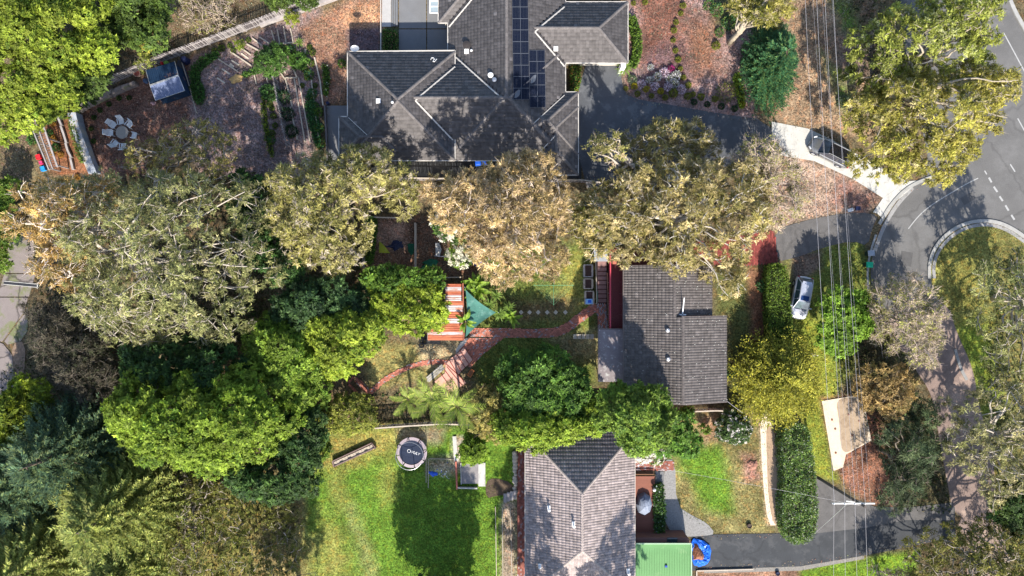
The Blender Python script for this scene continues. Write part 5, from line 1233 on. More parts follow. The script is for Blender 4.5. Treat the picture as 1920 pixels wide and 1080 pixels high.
# ------------------------------------------------------------------ palms and strap-leaved plants by the brick path
palm('palm_tree', 'date palm with long arching fronds over the brick path, left of the pair', 808, 745, 3.4, 12, 'palm', 1.0, cat='palm tree')
palm('palm_tree', 'date palm with long arching fronds nearest the mustard shrub, right of the pair', 858, 762, 3.8, 12, 'palm', 1.05, cat='palm tree')
palm('palm_tree', 'smaller palm with fallen yellowing fronds beside the date palms', 765, 748, 2.2, 12, 'palm', .7, cat='palm tree')
palm('cordyline', 'round spiky cordyline beside the tip of the green shade sail', 917, 571, 1.8, 60, 'strap', 1.0, cat='plant', rings=4)
palm('cordyline', 'spiky cordyline between the shade sail and the stepping stones', 937, 588, 1.5, 60, 'strap', 1.0, cat='plant', rings=4)
palm('cordyline', 'green spiky cordyline nearest the first stepping stone', 955, 577, 1.3, 55, 'strap', .9, cat='plant', rings=4)
palm('cordyline', 'dark spiky cordyline shaded behind the shade sail', 930, 553, 1.2, 50, 'strap', .95, cat='plant', rings=4)
palm('paddle_leaved_plant', 'banana-like plant with broad yellow-green leaves above the shade sail', 895, 545, 1.6, 16, 'paddle', 1.0, cat='plant', rings=3)
palm('paddle_leaved_plant', 'upright banana-like plant at the top of the shade sail clump', 890, 530, 2.0, 12, 'paddle', .9, cat='plant', rings=3)
palm('paddle_leaved_plant', 'broad-leaved plant overhanging the brick path near the cordylines', 958, 594, 1.0, 12, 'paddle', .75, cat='plant', rings=3)
palm('paddle_leaved_plant', 'broad-leaved plant poking up beside the rusty roof edge', 872, 603, 2.6, 8, 'paddle', .8, cat='plant', rings=2)
palm('cordyline', 'dark flax clump by the white porch pillar of the uppermost house', 1170, 128, .8, 60, 'strap', 1.15, cat='plant', rings=4)
palm('succulent', 'blue-green agave at the right end of the upper vegetable beds', 561, 80, .5, 40, 'strap', .75, cat='plant', rings=4)
palm('succulent', 'blue-green agave next to the dark round garden tree', 513, 84, .5, 40, 'strap', .7, cat='plant', rings=4)
palm('succulent', 'small green agave in the middle of the upper garden beds', 538, 98, .4, 34, 'strap', .5, cat='plant', rings=4)
grow('tree', blob(504, 108, 25, 12), 3.2, 'dark', 'dark round garden tree in the middle of the upper vegetable beds', 'tree', colour=(1.3, 1.4, 1), leaf=.9)
grow('shrub', blob(452, 81, 9), 1.2, 'goldbush', 'clipped round lime-green ball shrub in the upper garden', 'shrub', colour=(.6, .8, .6), trunk=False)
grow('shrub', blob(560, 108, 12), 1.0, 'broad', 'bright green leafy vegetable clump beside the agave', 'shrub', trunk=False, colour=(.9, 1.2, 1.6))
# repeated small round shrubs, each with its own mesh or a shared one
def round_shrub_proto(col, r, h, seed):
    RS.seed(seed); n = 260; d = rdir(n * 2); d = d[d[:, 2] > -.1][:n]; n = len(d)
    c = d * np.array([r, r, h * .8]) * RS.uniform(.75, 1.05, (n, 1)); c[:, 2] += .05
    lv = Leaves(); lv.add(c, unit(d + rdir(n) * .8), unit(rdir(n) + d), RS.uniform(.1, .2, n) * (r / .35) ** .4, RS.uniform(.07, .12, n) * (r / .35) ** .4, pal(n, col, [1] * len(col), .3))
    return lv.mesh('crown', (0, 0, 0))
def shrubs(items, col, r, h, name, group, cat='shrub'):
    me = round_shrub_proto(col, r, h, hash_(group) % 9999)
    for k, (x, y, s_, label) in enumerate(items):
        cx, cy = P2(x, y, h * .5); rt = thing(name, label, cat, (cx, cy, 0), group)
        o = link_mesh('crown', me, rt); o.rotation_euler = (0, 0, k * 1.7); o.scale = (s_, s_, s_)
        b = MB(); b.tube([(0, 0, -.02), (0, 0, h * .4)], [.03, .02], 5); b.build('stem', bark((.12, .09, .06)), rt, local=True)
GRN = [(.05, .10, .02), (.08, .14, .03), (.035, .07, .02)]; YG = [(.17, .19, .03), (.22, .22, .04), (.12, .14, .02)]; DG = [(.02, .055, .02), (.035, .07, .03)]
dr = [(1302, 191, 1.0), (1327, 195, 1.0), (1353, 199, 1.05), (1378, 203, 1.05)]
shrubs([(x, y, s_, '%s dark clipped ball shrub along the driveway edge of the front garden' % o_) for (x, y, s_), o_ in zip(dr, ('leftmost', 'second from left', 'third from left', 'rightmost'))], DG, .28, .45, 'round_shrub', 'dark ball shrubs along the driveway')
shrubs([(1196, 175, .9, 'lime-green ball shrub at the left end of the front garden bed, below the yellow flowers'), (1222, 179, .8, 'small green ball shrub below the pink-white hydrangea row'), (1248, 182, .9, 'green ball shrub at the driveway edge below the rightmost yellow plant'), (1174, 165, .7, 'lone lime-green shrub tuft by the corner of the dark driveway')], YG, .3, .5, 'round_shrub', 'green ball shrubs at the left of the front garden')
shrubs([(1290, 180, 1.05, 'olive ball shrub right of the white hydrangeas'), (1300, 176, .8, 'smaller olive ball shrub touching the one right of the hydrangeas'), (1315, 181, 1.05, 'olive ball shrub midway between hydrangeas and the large round bush'), (1341, 185, .95, 'olive ball shrub directly left of the large round bush'), (1263, 174, 1.3, 'wide olive shrub below the white hydrangeas'), (1343, 85, 1.2, 'green ball shrub alone in the upper right of the front garden')], YG, .32, .5, 'round_shrub', 'olive ball shrubs of the front garden')
col_ = [(1188, 5, 'top'), (1210, 3, 'near the top'), (1281, 10, 'first'), (1277, 24, 'second'), (1268, 41, 'third'), (1264, 56, 'fourth'), (1263, 75, 'fifth'), (1267, 94, 'sixth'), (1272, 111, 'seventh'), (1276, 128, 'eighth'), (1282, 145, 'ninth'), (1291, 159, 'last')]
shrubs([(x, y, .85 + .1 * (k % 3), ('%s small grass tuft at the top edge of the front garden bed' % ('left' if k == 0 else 'right')) if k < 2 else '%s tuft from the top in the curving row through the front garden' % o_) for k, (x, y, o_) in enumerate(col_)], YG, .27, .4, 'grass_tuft', 'tufts in a curving row through the front garden', 'plant')
FLW = [(.72, .70, .68), (.62, .58, .62), (.18, .22, .12)]; FLP = [(.55, .22, .42), (.66, .45, .6), (.2, .14, .16)]; FLM = [(.5, .04, .22), (.4, .06, .2), (.15, .05, .08)]
shrubs([(1221, 125, .75, 'small white hydrangea bush apart at the upper left of its group'), (1233, 143, 1.05, 'round white hydrangea bush below the small lone one'), (1219, 149, .85, 'white hydrangea bush at the left of the group'), (1267, 141, 1.2, 'largest white hydrangea bush, at the top right of the group'), (1256, 147, .95, 'white hydrangea bush pressed against the largest one'), (1266, 156, 1.05, 'white hydrangea bush just below the largest one')], FLW, .42, .6, 'hydrangea_bush', 'white hydrangea bushes', 'flower bush')
shrubs([(1246, 136, 1.15, 'large mauve-pink hydrangea bush beside the magenta one'), (1203, 157, 1.0, 'pale pink hydrangea bush at the far left of the lower row'), (1229, 161, .95, 'pale pink hydrangea bush second in the lower row'), (1253, 162, .95, 'pink hydrangea bush third in the lower row'), (1278, 167, 1.05, 'pale lilac hydrangea bush at the right end of the lower row')], [(.66, .52, .62), (.72, .62, .68), (.3, .22, .26)], .42, .6, 'hydrangea_bush', 'pink hydrangea bushes', 'flower bush')
shrubs([(1259, 129, .9, 'only deep magenta flowering bush of the front garden')], FLM, .42, .6, 'hydrangea_bush', 'magenta flowering bush', 'flower bush')
shrubs([(1190, 161, 1.0, 'yellow flowering plant left of the pale pink hydrangea'), (1212, 166, .95, 'yellow flowering plant between two pale pink hydrangeas'), (1239, 170, .95, 'yellow flowering plant at the right of its trio'), (1392, 195, .9, 'yellow flowering plant at the bottom of the lime border row')], [(.45, .36, .02), (.3, .28, .03)], .32, .45, 'yellow_flowering_plant', 'yellow flowering plants', 'plant')
shrubs([(1363, 172, 1.0, 'large round grey-green bush with a lime rim in the front garden')], [(.16, .18, .04), (.12, .14, .06), (.2, .2, .05)], 1.05, .8, 'round_shrub', 'large round bush of the front garden')
shrubs([(1581, 189, 1.2, 'grey-green round shrub on the verge by the power lines')], [(.08, .12, .07), (.12, .16, .1)], .5, .7, 'round_shrub', 'verge shrub')
shrubs([(1186, 149, 1.1, 'grey-green rosette plant below the dark flax clump')], [(.12, .17, .09), (.16, .2, .12)], .4, .4, 'rosette_plant', 'rosette plant', 'plant')
rd = [(222, 184), (241, 183), (203, 195), (186, 206), (175, 220), (170, 241), (174, 264)]
shrubs([(x, y, .8, '%s small dark green seedling shrub in the arc on the red patio bed' % o_) for (x, y), o_ in zip(rd, ('second highest', 'topmost right', 'third', 'fourth', 'fifth', 'sixth', 'lowest'))], GRN, .28, .4, 'young_shrub', 'young shrubs in an arc on the red bed')
gb = [(532, 182, 1.7, 'topmost'), (539, 213, 1.7, 'second'), (545, 245, 1.6, 'lowest')]
shrubs([(x, y, s_, '%s of three round dark shrubs right of the striped garden fence' % o_) for x, y, s_, o_ in gb], DG, .38, .9, 'round_shrub', 'three round dark shrubs by the striped fence')
shrubs([(596, 209, 1.2, 'bright green round shrub by the concrete side path'), (640, 118, 1.1, 'lime-green shrub alone on the orange leaf litter bank')], [(.08, .17, .03), (.12, .2, .03)], .36, .7, 'round_shrub', 'green shrubs by the litter bank')
vg = [(430, 85), (415, 90), (402, 95), (437, 95), (465, 74), (505, 195), (512, 217), (515, 235), (509, 203), (510, 250), (572, 130), (575, 145), (566, 160), (583, 118), (586, 98), (580, 88), (590, 160), (592, 240), (594, 262), (588, 300), (601, 285), (360, 165), (366, 178)]
shrubs([(x, y, .8 + .25 * ((k * 7) % 4) / 3, 'leafy green vegetable plant in the upper garden beds') for k, (x, y) in enumerate(vg)], GRN + YG[:1], .3, .4, 'garden_plant', 'leafy plants in the upper garden beds', 'plant')
og = [(99, 258, 'topmost'), (101, 262, 'upper'), (99, 287, 'lower'), (113, 290, 'lowest right'), (98, 232, 'first'), (145, 332, 'lone')]
shrubs([(x, y, .9, '%s orange-leaved plant in the red bed beside the timber pergola' % o_) for x, y, o_ in og], [(.5, .25, .04), (.3, .18, .04)], .3, .3, 'orange_plant', 'orange-leaved plants by the pergola', 'plant')
shrubs([(92, 249, 1.0, 'green clump between the orange plants by the pergola'), (104, 276, 1.1, 'bluish green clump below the orange plants by the pergola'), (60, 262, 1.4, 'lime-green bush outside the timber pergola')], [(.05, .13, .04), (.09, .2, .04)], .35, .4, 'garden_plant', 'green clumps near the pergola', 'plant')
shrubs([(1430, 536, 1.6, 'large-leaved green plant in the bark bed behind the clipped hedge'), (1372, 700, 1.3, 'small green bush between the golden conifer and the middle house')], [(.05, .14, .05), (.08, .18, .06)], .35, .6, 'garden_plant', 'green plants by the middle house', 'plant')

fgp = [(1345, 18, 1.3, 'blue-green leafy clump at the top edge of the front garden'), (1330, 8, 1.1, 'smaller leafy clump at the top edge of the front garden, left of the blue-green one'), (1366, 42, 1.4, 'leafy green clump in the upper right corner of the front garden'), (1382, 28, 1.2, 'leafy clump beside the leaning grey trunk'), (1350, 60, .9, 'small leafy clump above the lone ball shrub of the front garden'), (1400, 90, 1.1, 'green clump at the right edge of the front garden near the conifer'), (1398, 115, 1.0, 'green clump above the lime border row, next to the conifer')]
shrubs(fgp, [(.05, .13, .06), (.09, .18, .05), (.14, .2, .04)], .5, .6, 'leafy_plant', 'leafy clumps of the front garden', 'plant')
tg = [(567, 118, 1.3, 'turquoise-green leafy plant at the top of the long right beds'), (579, 140, 1.2, 'yellow-green leafy plant below the turquoise one'), (585, 175, 1.2, 'leafy plant midway along the strip left of the concrete side path'), (590, 200, 1.1, 'leafy plant above the bright round shrub by the side path'), (597, 240, 1.2, 'leafy plant below the bright round shrub by the side path'), (600, 268, 1.2, 'leafy plant near the lower end of the side path strip'), (500, 175, 1.2, 'leafy plant at the head of the left beds'), (508, 262, 1.0, 'leafy plant low in the left beds'), (545, 92, 1.1, 'green seedling row plant under the top beds'), (527, 94, 1.0, 'green plant beside the dark round garden tree')]
shrubs(tg, [(.05, .16, .07), (.08, .2, .06), (.16, .2, .03)], .42, .5, 'leafy_plant', 'leafy plants of the terraced garden', 'plant')
# ================================================================== brick paths
def pavers(name, poly, z, ang, bl=.23, bw=.115, colr=(.48, .175, .12), var=.35, parent=None, grey=.15, tk=.05):
    """running-bond pavers with open joints clipped to a pixel polygon"""
    W = [P2(*p, z) for p in poly]; ca, sa = math.cos(ang), math.sin(ang)
    U = [(x * ca + y * sa, -x * sa + y * ca) for x, y in W]; b = MB(); R = random.Random(len(poly) + int(z * 100))
    u0 = min(p[0] for p in U); u1 = max(p[0] for p in U); v0 = min(p[1] for p in U); v1 = max(p[1] for p in U)
    nu = int((u1 - u0) / bl) + 2; nv = int((v1 - v0) / bw) + 1; g = .012
    I, J = np.meshgrid(np.arange(nu), np.arange(nv)); I = I.ravel(); J = J.ravel()
    uc = u0 + (I - (J % 2) * .5 + .5) * bl; vc = v0 + (J + .5) * bw; X = uc * ca - vc * sa; Y = uc * sa + vc * ca
    ok = in_poly(X, Y, W)
    for x, y in zip(X[ok], Y[ok]):
        k = 1 + R.uniform(-var, var); c = tuple(q * k for q in colr)
        if R.random() < grey: c = (.36 * k, .29 * k, .29 * k)
        b.cur = c; zz = z + R.uniform(-.004, .006)
        pts = [(x + (a * ca - d * sa), y + (a * sa + d * ca)) for a, d in ((-bl / 2 + g, -bw / 2 + g), (bl / 2 - g, -bw / 2 + g), (bl / 2 - g, bw / 2 - g), (-bl / 2 + g, bw / 2 - g))]
        n = len(b.v); b.v += [(p[0], p[1], z - tk) for p in pts] + [(p[0], p[1], zz) for p in pts]
        for f in ((4, 5, 6, 7), (0, 1, 5, 4), (1, 2, 6, 5), (2, 3, 7, 6), (3, 0, 4, 7)): b.f.append(tuple(n + q for q in f)); b.t.append(c)
    if parent is None:
        base = MB(); base.cur = (.11, .075, .06)
        base.prism(W, z - tk - .01, z - .022); o = base.build('brick_path', TINT); o['kind'] = 'structure'
        o2 = b.build('pavers', TINT, o); o2['kind'] = 'stuff'; return o
    o2 = b.build(name, TINT, parent); o2['kind'] = 'stuff'; return o2
main_path = ribbon(smooth_poly([(880, 623), (940, 624), (1000, 625), (1040, 624), (1062, 616), (1085, 598), (1108, 581), (1119, 576)], 2, False), 17)
pavers('brick_path', main_path, .05, 0)
pavers('brick_path', [(1119, 570), (1137, 570), (1139, 617), (1121, 617)], .05, math.pi / 2, grey=.4)
pavers('brick_path', [(878, 633), (945, 633), (905, 665), (880, 690), (857, 662), (872, 645)], .055, .8)
pavers('brick_path', ribbon(smooth_poly([(842, 680), (815, 678), (780, 683), (745, 698), (718, 714), (692, 738)], 2, False), 9), .05, .35)
pavers('brick_path', ribbon([(694, 738), (668, 712)], 9), .05, -.8)
pavers('brick_path', [(1400, 440), (1453, 432), (1458, 492), (1398, 499), (1262, 499), (1262, 452), (1330, 452)], .04, math.pi / 2, colr=(.22, .05, .042), bl=.3, bw=.16, grey=0)
pavers('brick_path', [(968, 840), (984, 838), (990, 1095), (971, 1095)], .05, math.pi / 2, colr=(.30, .10, .075))
pavers('brick_path', [(1186, 863), (1263, 865), (1263, 882), (1186, 883)], .05, 0, colr=(.3, .11, .08))
# broad steps with dark red risers
gs = thing('garden_steps', 'broad pinkish brick garden steps with dark red risers at the junction of paths', 'steps', P(862, 685, 0))
M_RISER = mat('red_riser', (.24, .05, .04), .8, .2)
P0 = (893, 662); dx, dy = -7.1, 6.4
for k in range(9):
    ax, ay = 876 + k * 6.2 - 30, 652 + k * 7
flight = [((869, 653), (884, 676)), ((863, 657), (878, 683)), ((856, 663), (871, 689)), ((849, 668), (865, 694)), ((842, 674), (858, 700))]
def step(poly, z, par):
    b = MB(); b.prism([P2(*p, z) for p in poly], 0, z); b.build('step', mat('step_paver', (.55, .31, .25), .85, .2, 3, 16), par)
fl = [((870, 652), (886, 675)), ((863, 658), (879, 682)), ((856, 664), (872, 689)), ((849, 669), (865, 696)), ((842, 675), (859, 703)), ((836, 682), (874, 722))]
for k in range(5):
    a0, b0 = fl[k]; a1, b1 = fl[k + 1]
    step([a0, b0, b1 if k < 4 else (866, 710), a1], .42 - .07 * k, gs)
    b = MB(); z = .42 - .07 * k; b.bar(P(*a1, z + .01), P(*(b1 if k < 4 else (866, 710)), z + .01), .07, .08); b.build('riser', M_RISER, gs)
step([(836, 682), (866, 710), (875, 718), (850, 733), (832, 728), (814, 716), (834, 700)], .05, gs)
for (a, c) in (((838, 688), (866, 722)), ((832, 692), (856, 724)), ((826, 700), (846, 728)), ((844, 684), (870, 716))):
    b = MB(); b.bar(P(*a, .08), P(*c, .08), .05, .06); b.build('riser', M_RISER, gs)
bb = thing('timber_bench', 'weathered grey plank bench beside the garden steps', 'bench', P(815, 698, 0))
for k in range(3):
    b = MB(); ox, oy = 3.3 * k * .55, 3.3 * k; b.bar(P(800 + ox, 712 + oy - 3, .45), P(829 + ox, 687 + oy - 3, .45), .17, .04); b.build('plank', mat('weathered_timber', (.36, .34, .31), .85, .25, 3, 20), bb)
for q in ((804, 712), (828, 692)): b = MB(); b.box((*P2(*q), .21), (.35, .12, .42), .7); b.build('leg', MATS['weathered_timber'], bb)
bw = thing('planter_wall', 'low red brick L-shaped planter wall at the end of the curved path', 'wall', P(670, 718, 0))
b = MB(); b.cur = (.32, .12, .08)
for (a, c) in (((654, 718), (664, 706)), ((668, 708), (692, 736)), ((655, 720), (676, 742))):
    n = 14; A = P(*a); B = P(*c)
    for k in range(n):
        for hgt in range(4):
            q0 = (k + .05) / n; q1 = (k + .93) / n; v = random.uniform(.7, 1.3); b.cur = (.32 * v, .12 * v, .085 * v)
            b.bar((A[0] + (B[0] - A[0]) * q0, A[1] + (B[1] - A[1]) * q0, .06 + hgt * .09), (A[0] + (B[0] - A[0]) * q1, A[1] + (B[1] - A[1]) * q1, .06 + hgt * .09), .2, .08)
o = b.build('bricks', TINT, bw); o['kind'] = 'stuff'
# terracotta trough
b = MB(); tq = thing('terracotta_trough', 'orange terracotta trough lying in the grass right of the garden steps', 'planter', P(883, 699, 0))
b.box((0, 0, .13), (.42, .75, .26), 2.6 - math.pi, taper=1.12); b.build('pot', mat('terracotta', (.5, .16, .05), .7, .15), tq, local=True)
b = MB(); b.box((0, 0, .265), (.36, .68, .02), 2.6 - math.pi); b.build('soil', mat('soil', (.25, .1, .05), .95, .3), tq, local=True)
# stepping stones
M_STONE = mat('pale_stone', (.48, .42, .34), .9, .15)
b = MB(); b.box((0, 0, .02), (.36, .36, .05), math.pi / 4); sm_ = b.mesh('stepping_stone', M_STONE, bevel=.01)
for x, lab in ((977, 'leftmost, partly under leaves'), (993, 'second from left'), (1009, 'third from left'), (1026, 'fourth from left'), (1042, 'second from right'), (1060, 'rightmost, nearest the stairs')):
    o = link_mesh('stepping_stone', sm_, None, P(x, 585.5)); o.rotation_euler = (0, 0, random.uniform(-.1, .1)); setp(o, 'square stepping stone, %s of the six in the row across the lawn' % lab, 'stone', 'stepping stones across the lawn')
b = MB(); 
for k, x in enumerate((1078, 1086, 1094, 1102, 1110)):
    o_ = MB(); o_.box((0, 0, .05), (.38, .5, .12), .03); o = link_mesh('paving_block', o_.mesh('paving_block', M_STONE), None, P(x, 631)); setp(o, 'pale paving block %s in the short row below the path end' % ('leftmost', 'second', 'middle', 'fourth', 'rightmost')[k], 'stone', 'pale paving blocks below the path end')
# pale concrete apron by rusty roof
sheet('concrete_apron', smooth_poly([(868, 634), (900, 634), (880, 650), (870, 664), (850, 664)], 1), M_CONC, .03)
# ------------------------------------------------------------------ rusty roof shed, sheet by sheet
def rust_mat(name, c1, c2, p0=.44, p1=.54):
    m, n, l, b = _new(name); tc = n.new('ShaderNodeTexCoord'); mp = n.new('ShaderNodeMapping'); mp.inputs['Scale'].default_value = (.35, 1.6, 1)
    no = n.new('ShaderNodeTexNoise'); no.inputs['Scale'].default_value = 1.6; no.inputs['Detail'].default_value = 6; no.inputs['Roughness'].default_value = .7
    l.new(tc.outputs['Object'], mp.inputs[0]); l.new(mp.outputs[0], no.inputs['Vector']); cr = n.new('ShaderNodeValToRGB')
    cr.color_ramp.elements[0].position = p0; cr.color_ramp.elements[0].color = (*c1, 1); cr.color_ramp.elements[1].position = p1; cr.color_ramp.elements[1].color = (*c2, 1)
    l.new(no.outputs[0], cr.inputs[0]); l.new(cr.outputs[0], b.inputs['Base Color']); b.inputs['Roughness'].default_value = .7; MATS[name] = m; return m
M_RUST = rust_mat('rusty_iron', (.30, .065, .025), (.42, .12, .05)); M_ZINC = rust_mat('rust_streaked_iron', (.46, .43, .44), (.36, .14, .08), .47, .62)
rs = thing('shed', 'lean-to shed with rusty red and silver striped corrugated iron roof', 'shed', P(850, 590, 0))
z = 2.4; bands = [(532, 538, 0), (538, 546, 1), (546, 553, 0), (553, 564, 1), (564, 572, 0), (572, 584, 1), (584, 597, 0), (597, 606, 1), (606, 612, 0), (612, 622, 0), (622, 628, 1), (628, 638, 0)]
for y0, y1, kk in bands:
    xl = 835 if y0 < 560 else 834; xl = 835 if y1 <= 603 else (818 if y1 < 620 else 801)
    if y0 >= 597: xl = 815
    if y0 >= 612: xl = 802
    xr = 865 if y0 < 560 else 868
    n = 6; b = MB(); pts = []
    for k in range(n + 1):
        y = y0 + (y1 - y0) * k / n; dz = .022 if k % 2 else -.012
        pts.append((P(xl, y, z - .0), P(xr, y, z), dz))
    for k in range(n):
        a, c = pts[k], pts[k + 1]
        b.face([(a[0][0], a[0][1], z - .1 + a[2]), (c[0][0], c[0][1], z - .1 + c[2]), (c[1][0], c[1][1], z + .1 + c[2]), (a[1][0], a[1][1], z + .1 + a[2])])
    b.build('roof_sheet', M_ZINC if kk else M_RUST, rs)
b = MB(); b.prism([P2(838, 536, 0), P2(862, 536, 0), P2(864, 634, 0), P2(806, 634, 0), P2(806, 616, 0), P2(838, 606, 0)], 0, z - .16); b.build('wall', mat('grey_boards', (.2, .18, .16), .85, .25), rs)
b = MB(); b.bar(P(868, 531, z + .1), P(870, 638, z + .1), .12, .12); b.build('gutter', mat('rusty_gutter', (.3, .1, .06), .7, .2), rs)
b = MB()
for q in ((832, 640), (852, 640), (828, 652), (868, 644)): b.tube([P(*q, 0), P(*q, 1.9)], .03)
# junk beside
jp = thing('junk_pile', 'dark pile of tyres and scrap at the lower left corner of the rusty shed', 'junk pile', P(795, 640, 0))
for k, (x, y, r) in enumerate(((793, 630, .32), (797, 640, .34), (791, 647, .3))):
    b = MB(); pp = P2(x, y); b.lathe((pp[0], pp[1], .02 + .08 * k), [(r * .5, 0), (r, .02), (r * 1.05, .1), (r, .18), (r * .5, .2), (r * .48, .1)], 14, cap=False); b.build('tyre', mat('rubber', (.03, .03, .032), .8, .2), jp)
b = MB(); b.bar(P(800, 640, .4), P(826, 642, .5), .5, .08); b.build('board', mat('dark_board', (.10, .09, .08), .8, .2), jp)
# shade sail
M_SAIL = mat('green_sail', (.045, .14, .115), .8, .3, 1.5, 20, col2=(.09, .2, .17), blotch=.3, bscale=1.2)
sl = thing('shade_sail', 'dark green triangular shade sail stretched beside the rusty roof', 'shade sail', P(890, 588, 0))
A = Vector(P(873, 543, 3.0)); B = Vector(P(930, 586, 2.1)); Cc = Vector(P(873, 632, 2.6)); cen = (A + B + Cc) / 3
V = []; F = []; n = 12; idx = {}
for i in range(n + 1):
    for j in range(n + 1 - i):
        u, v = i / n, j / n; w_ = 1 - u - v; p = A * w_ + B * u + Cc * v
        pull = 1 - 27 * 0 - 0; s_ = 4 * (w_ * u * (1 - v) + u * v * (1 - w_) + w_ * v * (1 - u)) * (1 - 3 * min(u, v, w_)) * .14
        p = p + (cen - p) * s_; p.z -= .5 * (27 * u * v * w_) * .5; idx[(i, j)] = len(V); V.append(tuple(p))
for i in range(n):
    for j in range(n - i):
        F.append((idx[i, j], idx[i + 1, j], idx[i, j + 1]))
        if j < n - i - 1: F.append((idx[i + 1, j], idx[i + 1, j + 1], idx[i, j + 1]))
b = MB(); b.v = V; b.f = F; b.t = [None] * len(F); b.build('cloth', M_SAIL, sl, smooth=True)
for q in (A, B, Cc): b = MB(); d_ = (q - cen); d_.z = 0; d_.normalize(); e = q + d_ * .25; b.tube([(e.x, e.y, 0), (e.x, e.y, q.z + .15)], .04); b.build('post', M_GREYM, sl)
# ------------------------------------------------------------------ fenced yard in the middle
M_PAL = mat('paling_grey', (.30, .275, .27), .9, .35, 2, 14); M_PALD = mat('paling_dark', (.13, .115, .12), .9, .3, 2, 14); M_TIMB = mat('pale_timber', (.42, .36, .29), .85, .2, 2, 14); M_GALV = mat('galvanised', (.45, .46, .47), .45, .15, metal=.5)
def paling_fence(label, pts, h, gap=.12, m=None, palw=.095, two=True, post=True, cap=True, zb=0.05):
    rt = thing('fence', label, 'fence', P(*pts[0])); off = Vector(rt.location); m = m or M_PAL
    ms = []
    for v in range(4):
        b = MB(); b.box((0, 0, h / 2), (palw, .018, h - .04 * v * .5)); ms.append(b.mesh('paling', (M_PALD if v in (0, 2) else m) if two else m))
    n = 0
    L = sum(math.hypot(pts[k + 1][0] - pts[k][0], pts[k + 1][1] - pts[k][1]) for k in range(len(pts) - 1)) / S
    gap = max(gap, L / 290)
    for k in range(len(pts) - 1):
        A = Vector(P(*pts[k])); B = Vector(P(*pts[k + 1])); d = B - A; l_ = d.length; a = math.atan2(d.y, d.x); c = int(l_ / gap)
        for q in range(c):
            p = A + d * ((q + .5) / c) - off; o = link_mesh('paling', ms[min(3, int(4 * max(0, min(.99, (vnoise(p.x * 3.1 + q * .35, p.y, 1.3) - .2) * 1.6))))] if random.random() < .7 else ms[random.randrange(4)], rt, (p.x - math.sin(a) * .03 * (q % 2), p.y + math.cos(a) * .03 * (q % 2), zb)); o.rotation_euler = (random.uniform(-.03, .03), random.uniform(-.02, .02), a + random.uniform(-.06, .06))
        for zz in (.35, h - .35): b = MB(); b.bar((A.x, A.y, zz), (B.x, B.y, zz), .05, .09); b.build('rail', M_PAL, rt)
        if cap: b = MB(); b.bar((A.x, A.y, h + .06), (B.x, B.y, h + .06), .13, .04); b.build('capping', M_TIMB, rt)
        if post:
            for q in range(int(l_ / 2.4) + 1):
                p = A + d * (q * 2.4 / l_); b = MB(); b.box((p.x, p.y, h / 2), (.1, .1, h)); b.build('post', M_PAL, rt)
    return rt
def g_(px, py, h):     # top pixel -> ground pixel
    k = (H - h) / H; return (960 + (px - 960) * k, 540 + (py - 540) * k)
def topfence(label, pts, h, **kw): return paling_fence(label, [g_(*p, h) for p in pts], h, **kw)
topfence('long grey paling fence running up to the top edge, behind the garden shed', [(195, 148), (282, 110), (340, 88), (410, 62), (490, 32), (560, 2), (640, -38)], 1.75, gap=.12, cap=False, palw=.085)
paling_fence('short striped paling fence standing between beds of the upper garden', [(522, 154), (530, 200), (540, 250), (548, 286)], 1.9, gap=.16, m=M_PAL, cap=False)
paling_fence('grey fence hidden along the back of the upper neighbour lot', [(640, 336), (860, 340), (1090, 342), (1160, 352)], 1.6, gap=.14)
topfence('fence between the middle house garden and the back lawn', [(690, 804), (760, 799), (830, 795), (965, 800)], 1.6, gap=.13, m=M_TIMB)
topfence('short timber fence below the gable of the middle house', [(1293, 772), (1345, 770), (1392, 772)], 1.5, gap=.13, m=M_TIMB)
paling_fence('grey paling fence crossing under the tan gum to the rusty shed', [(815, 521), (866, 520)], .6, gap=.14)
def posts_rail(name, label, cat, pts, h, m, r=.04, rails=(1.0,), mesh=False):
    rt = thing(name, label, cat, P(*pts[0]))
    for k in range(len(pts) - 1):
        A = P(*pts[k]); B = P(*pts[k + 1]); l_ = math.hypot(B[0] - A[0], B[1] - A[1])
        for f in rails: b = MB(); b.bar((A[0], A[1], h * f), (B[0], B[1], h * f), r * 1.6, r * 1.6); b.build('rail', m, rt)
        n = max(1, int(l_ / 2))
        for q in range(n + 1): b = MB(); x = A[0] + (B[0] - A[0]) * q / n; y = A[1] + (B[1] - A[1]) * q / n; b.tube([(x, y, 0), (x, y, h)], r); b.build('post', m, rt)
    return rt
posts_rail('fence', 'wire and timber rail dividing the shady fenced yard in two', 'fence', [(781, 420), (781, 512)], 1.2, M_TIMB, .06, (.25, .6, 1.0))
posts_rail('fence', 'pale rail at the upper side of the shady fenced yard', 'fence', [(700, 409), (775, 411)], 1.3, M_TIMB, .04, (.5, 1.0))
posts_rail('fence', 'rail fence at the left side of the shady fenced yard', 'fence', [(686, 470), (686, 502)], 1.4, M_PAL, .05, (.5, 1.0))
sheet('yellow_tarpaulin_patch', [(711, 452), (718, 458), (731, 474), (731, 474.5), (711, 474)], mat('lime_cloth', (.35, .38, .03), .6, .15), .05)
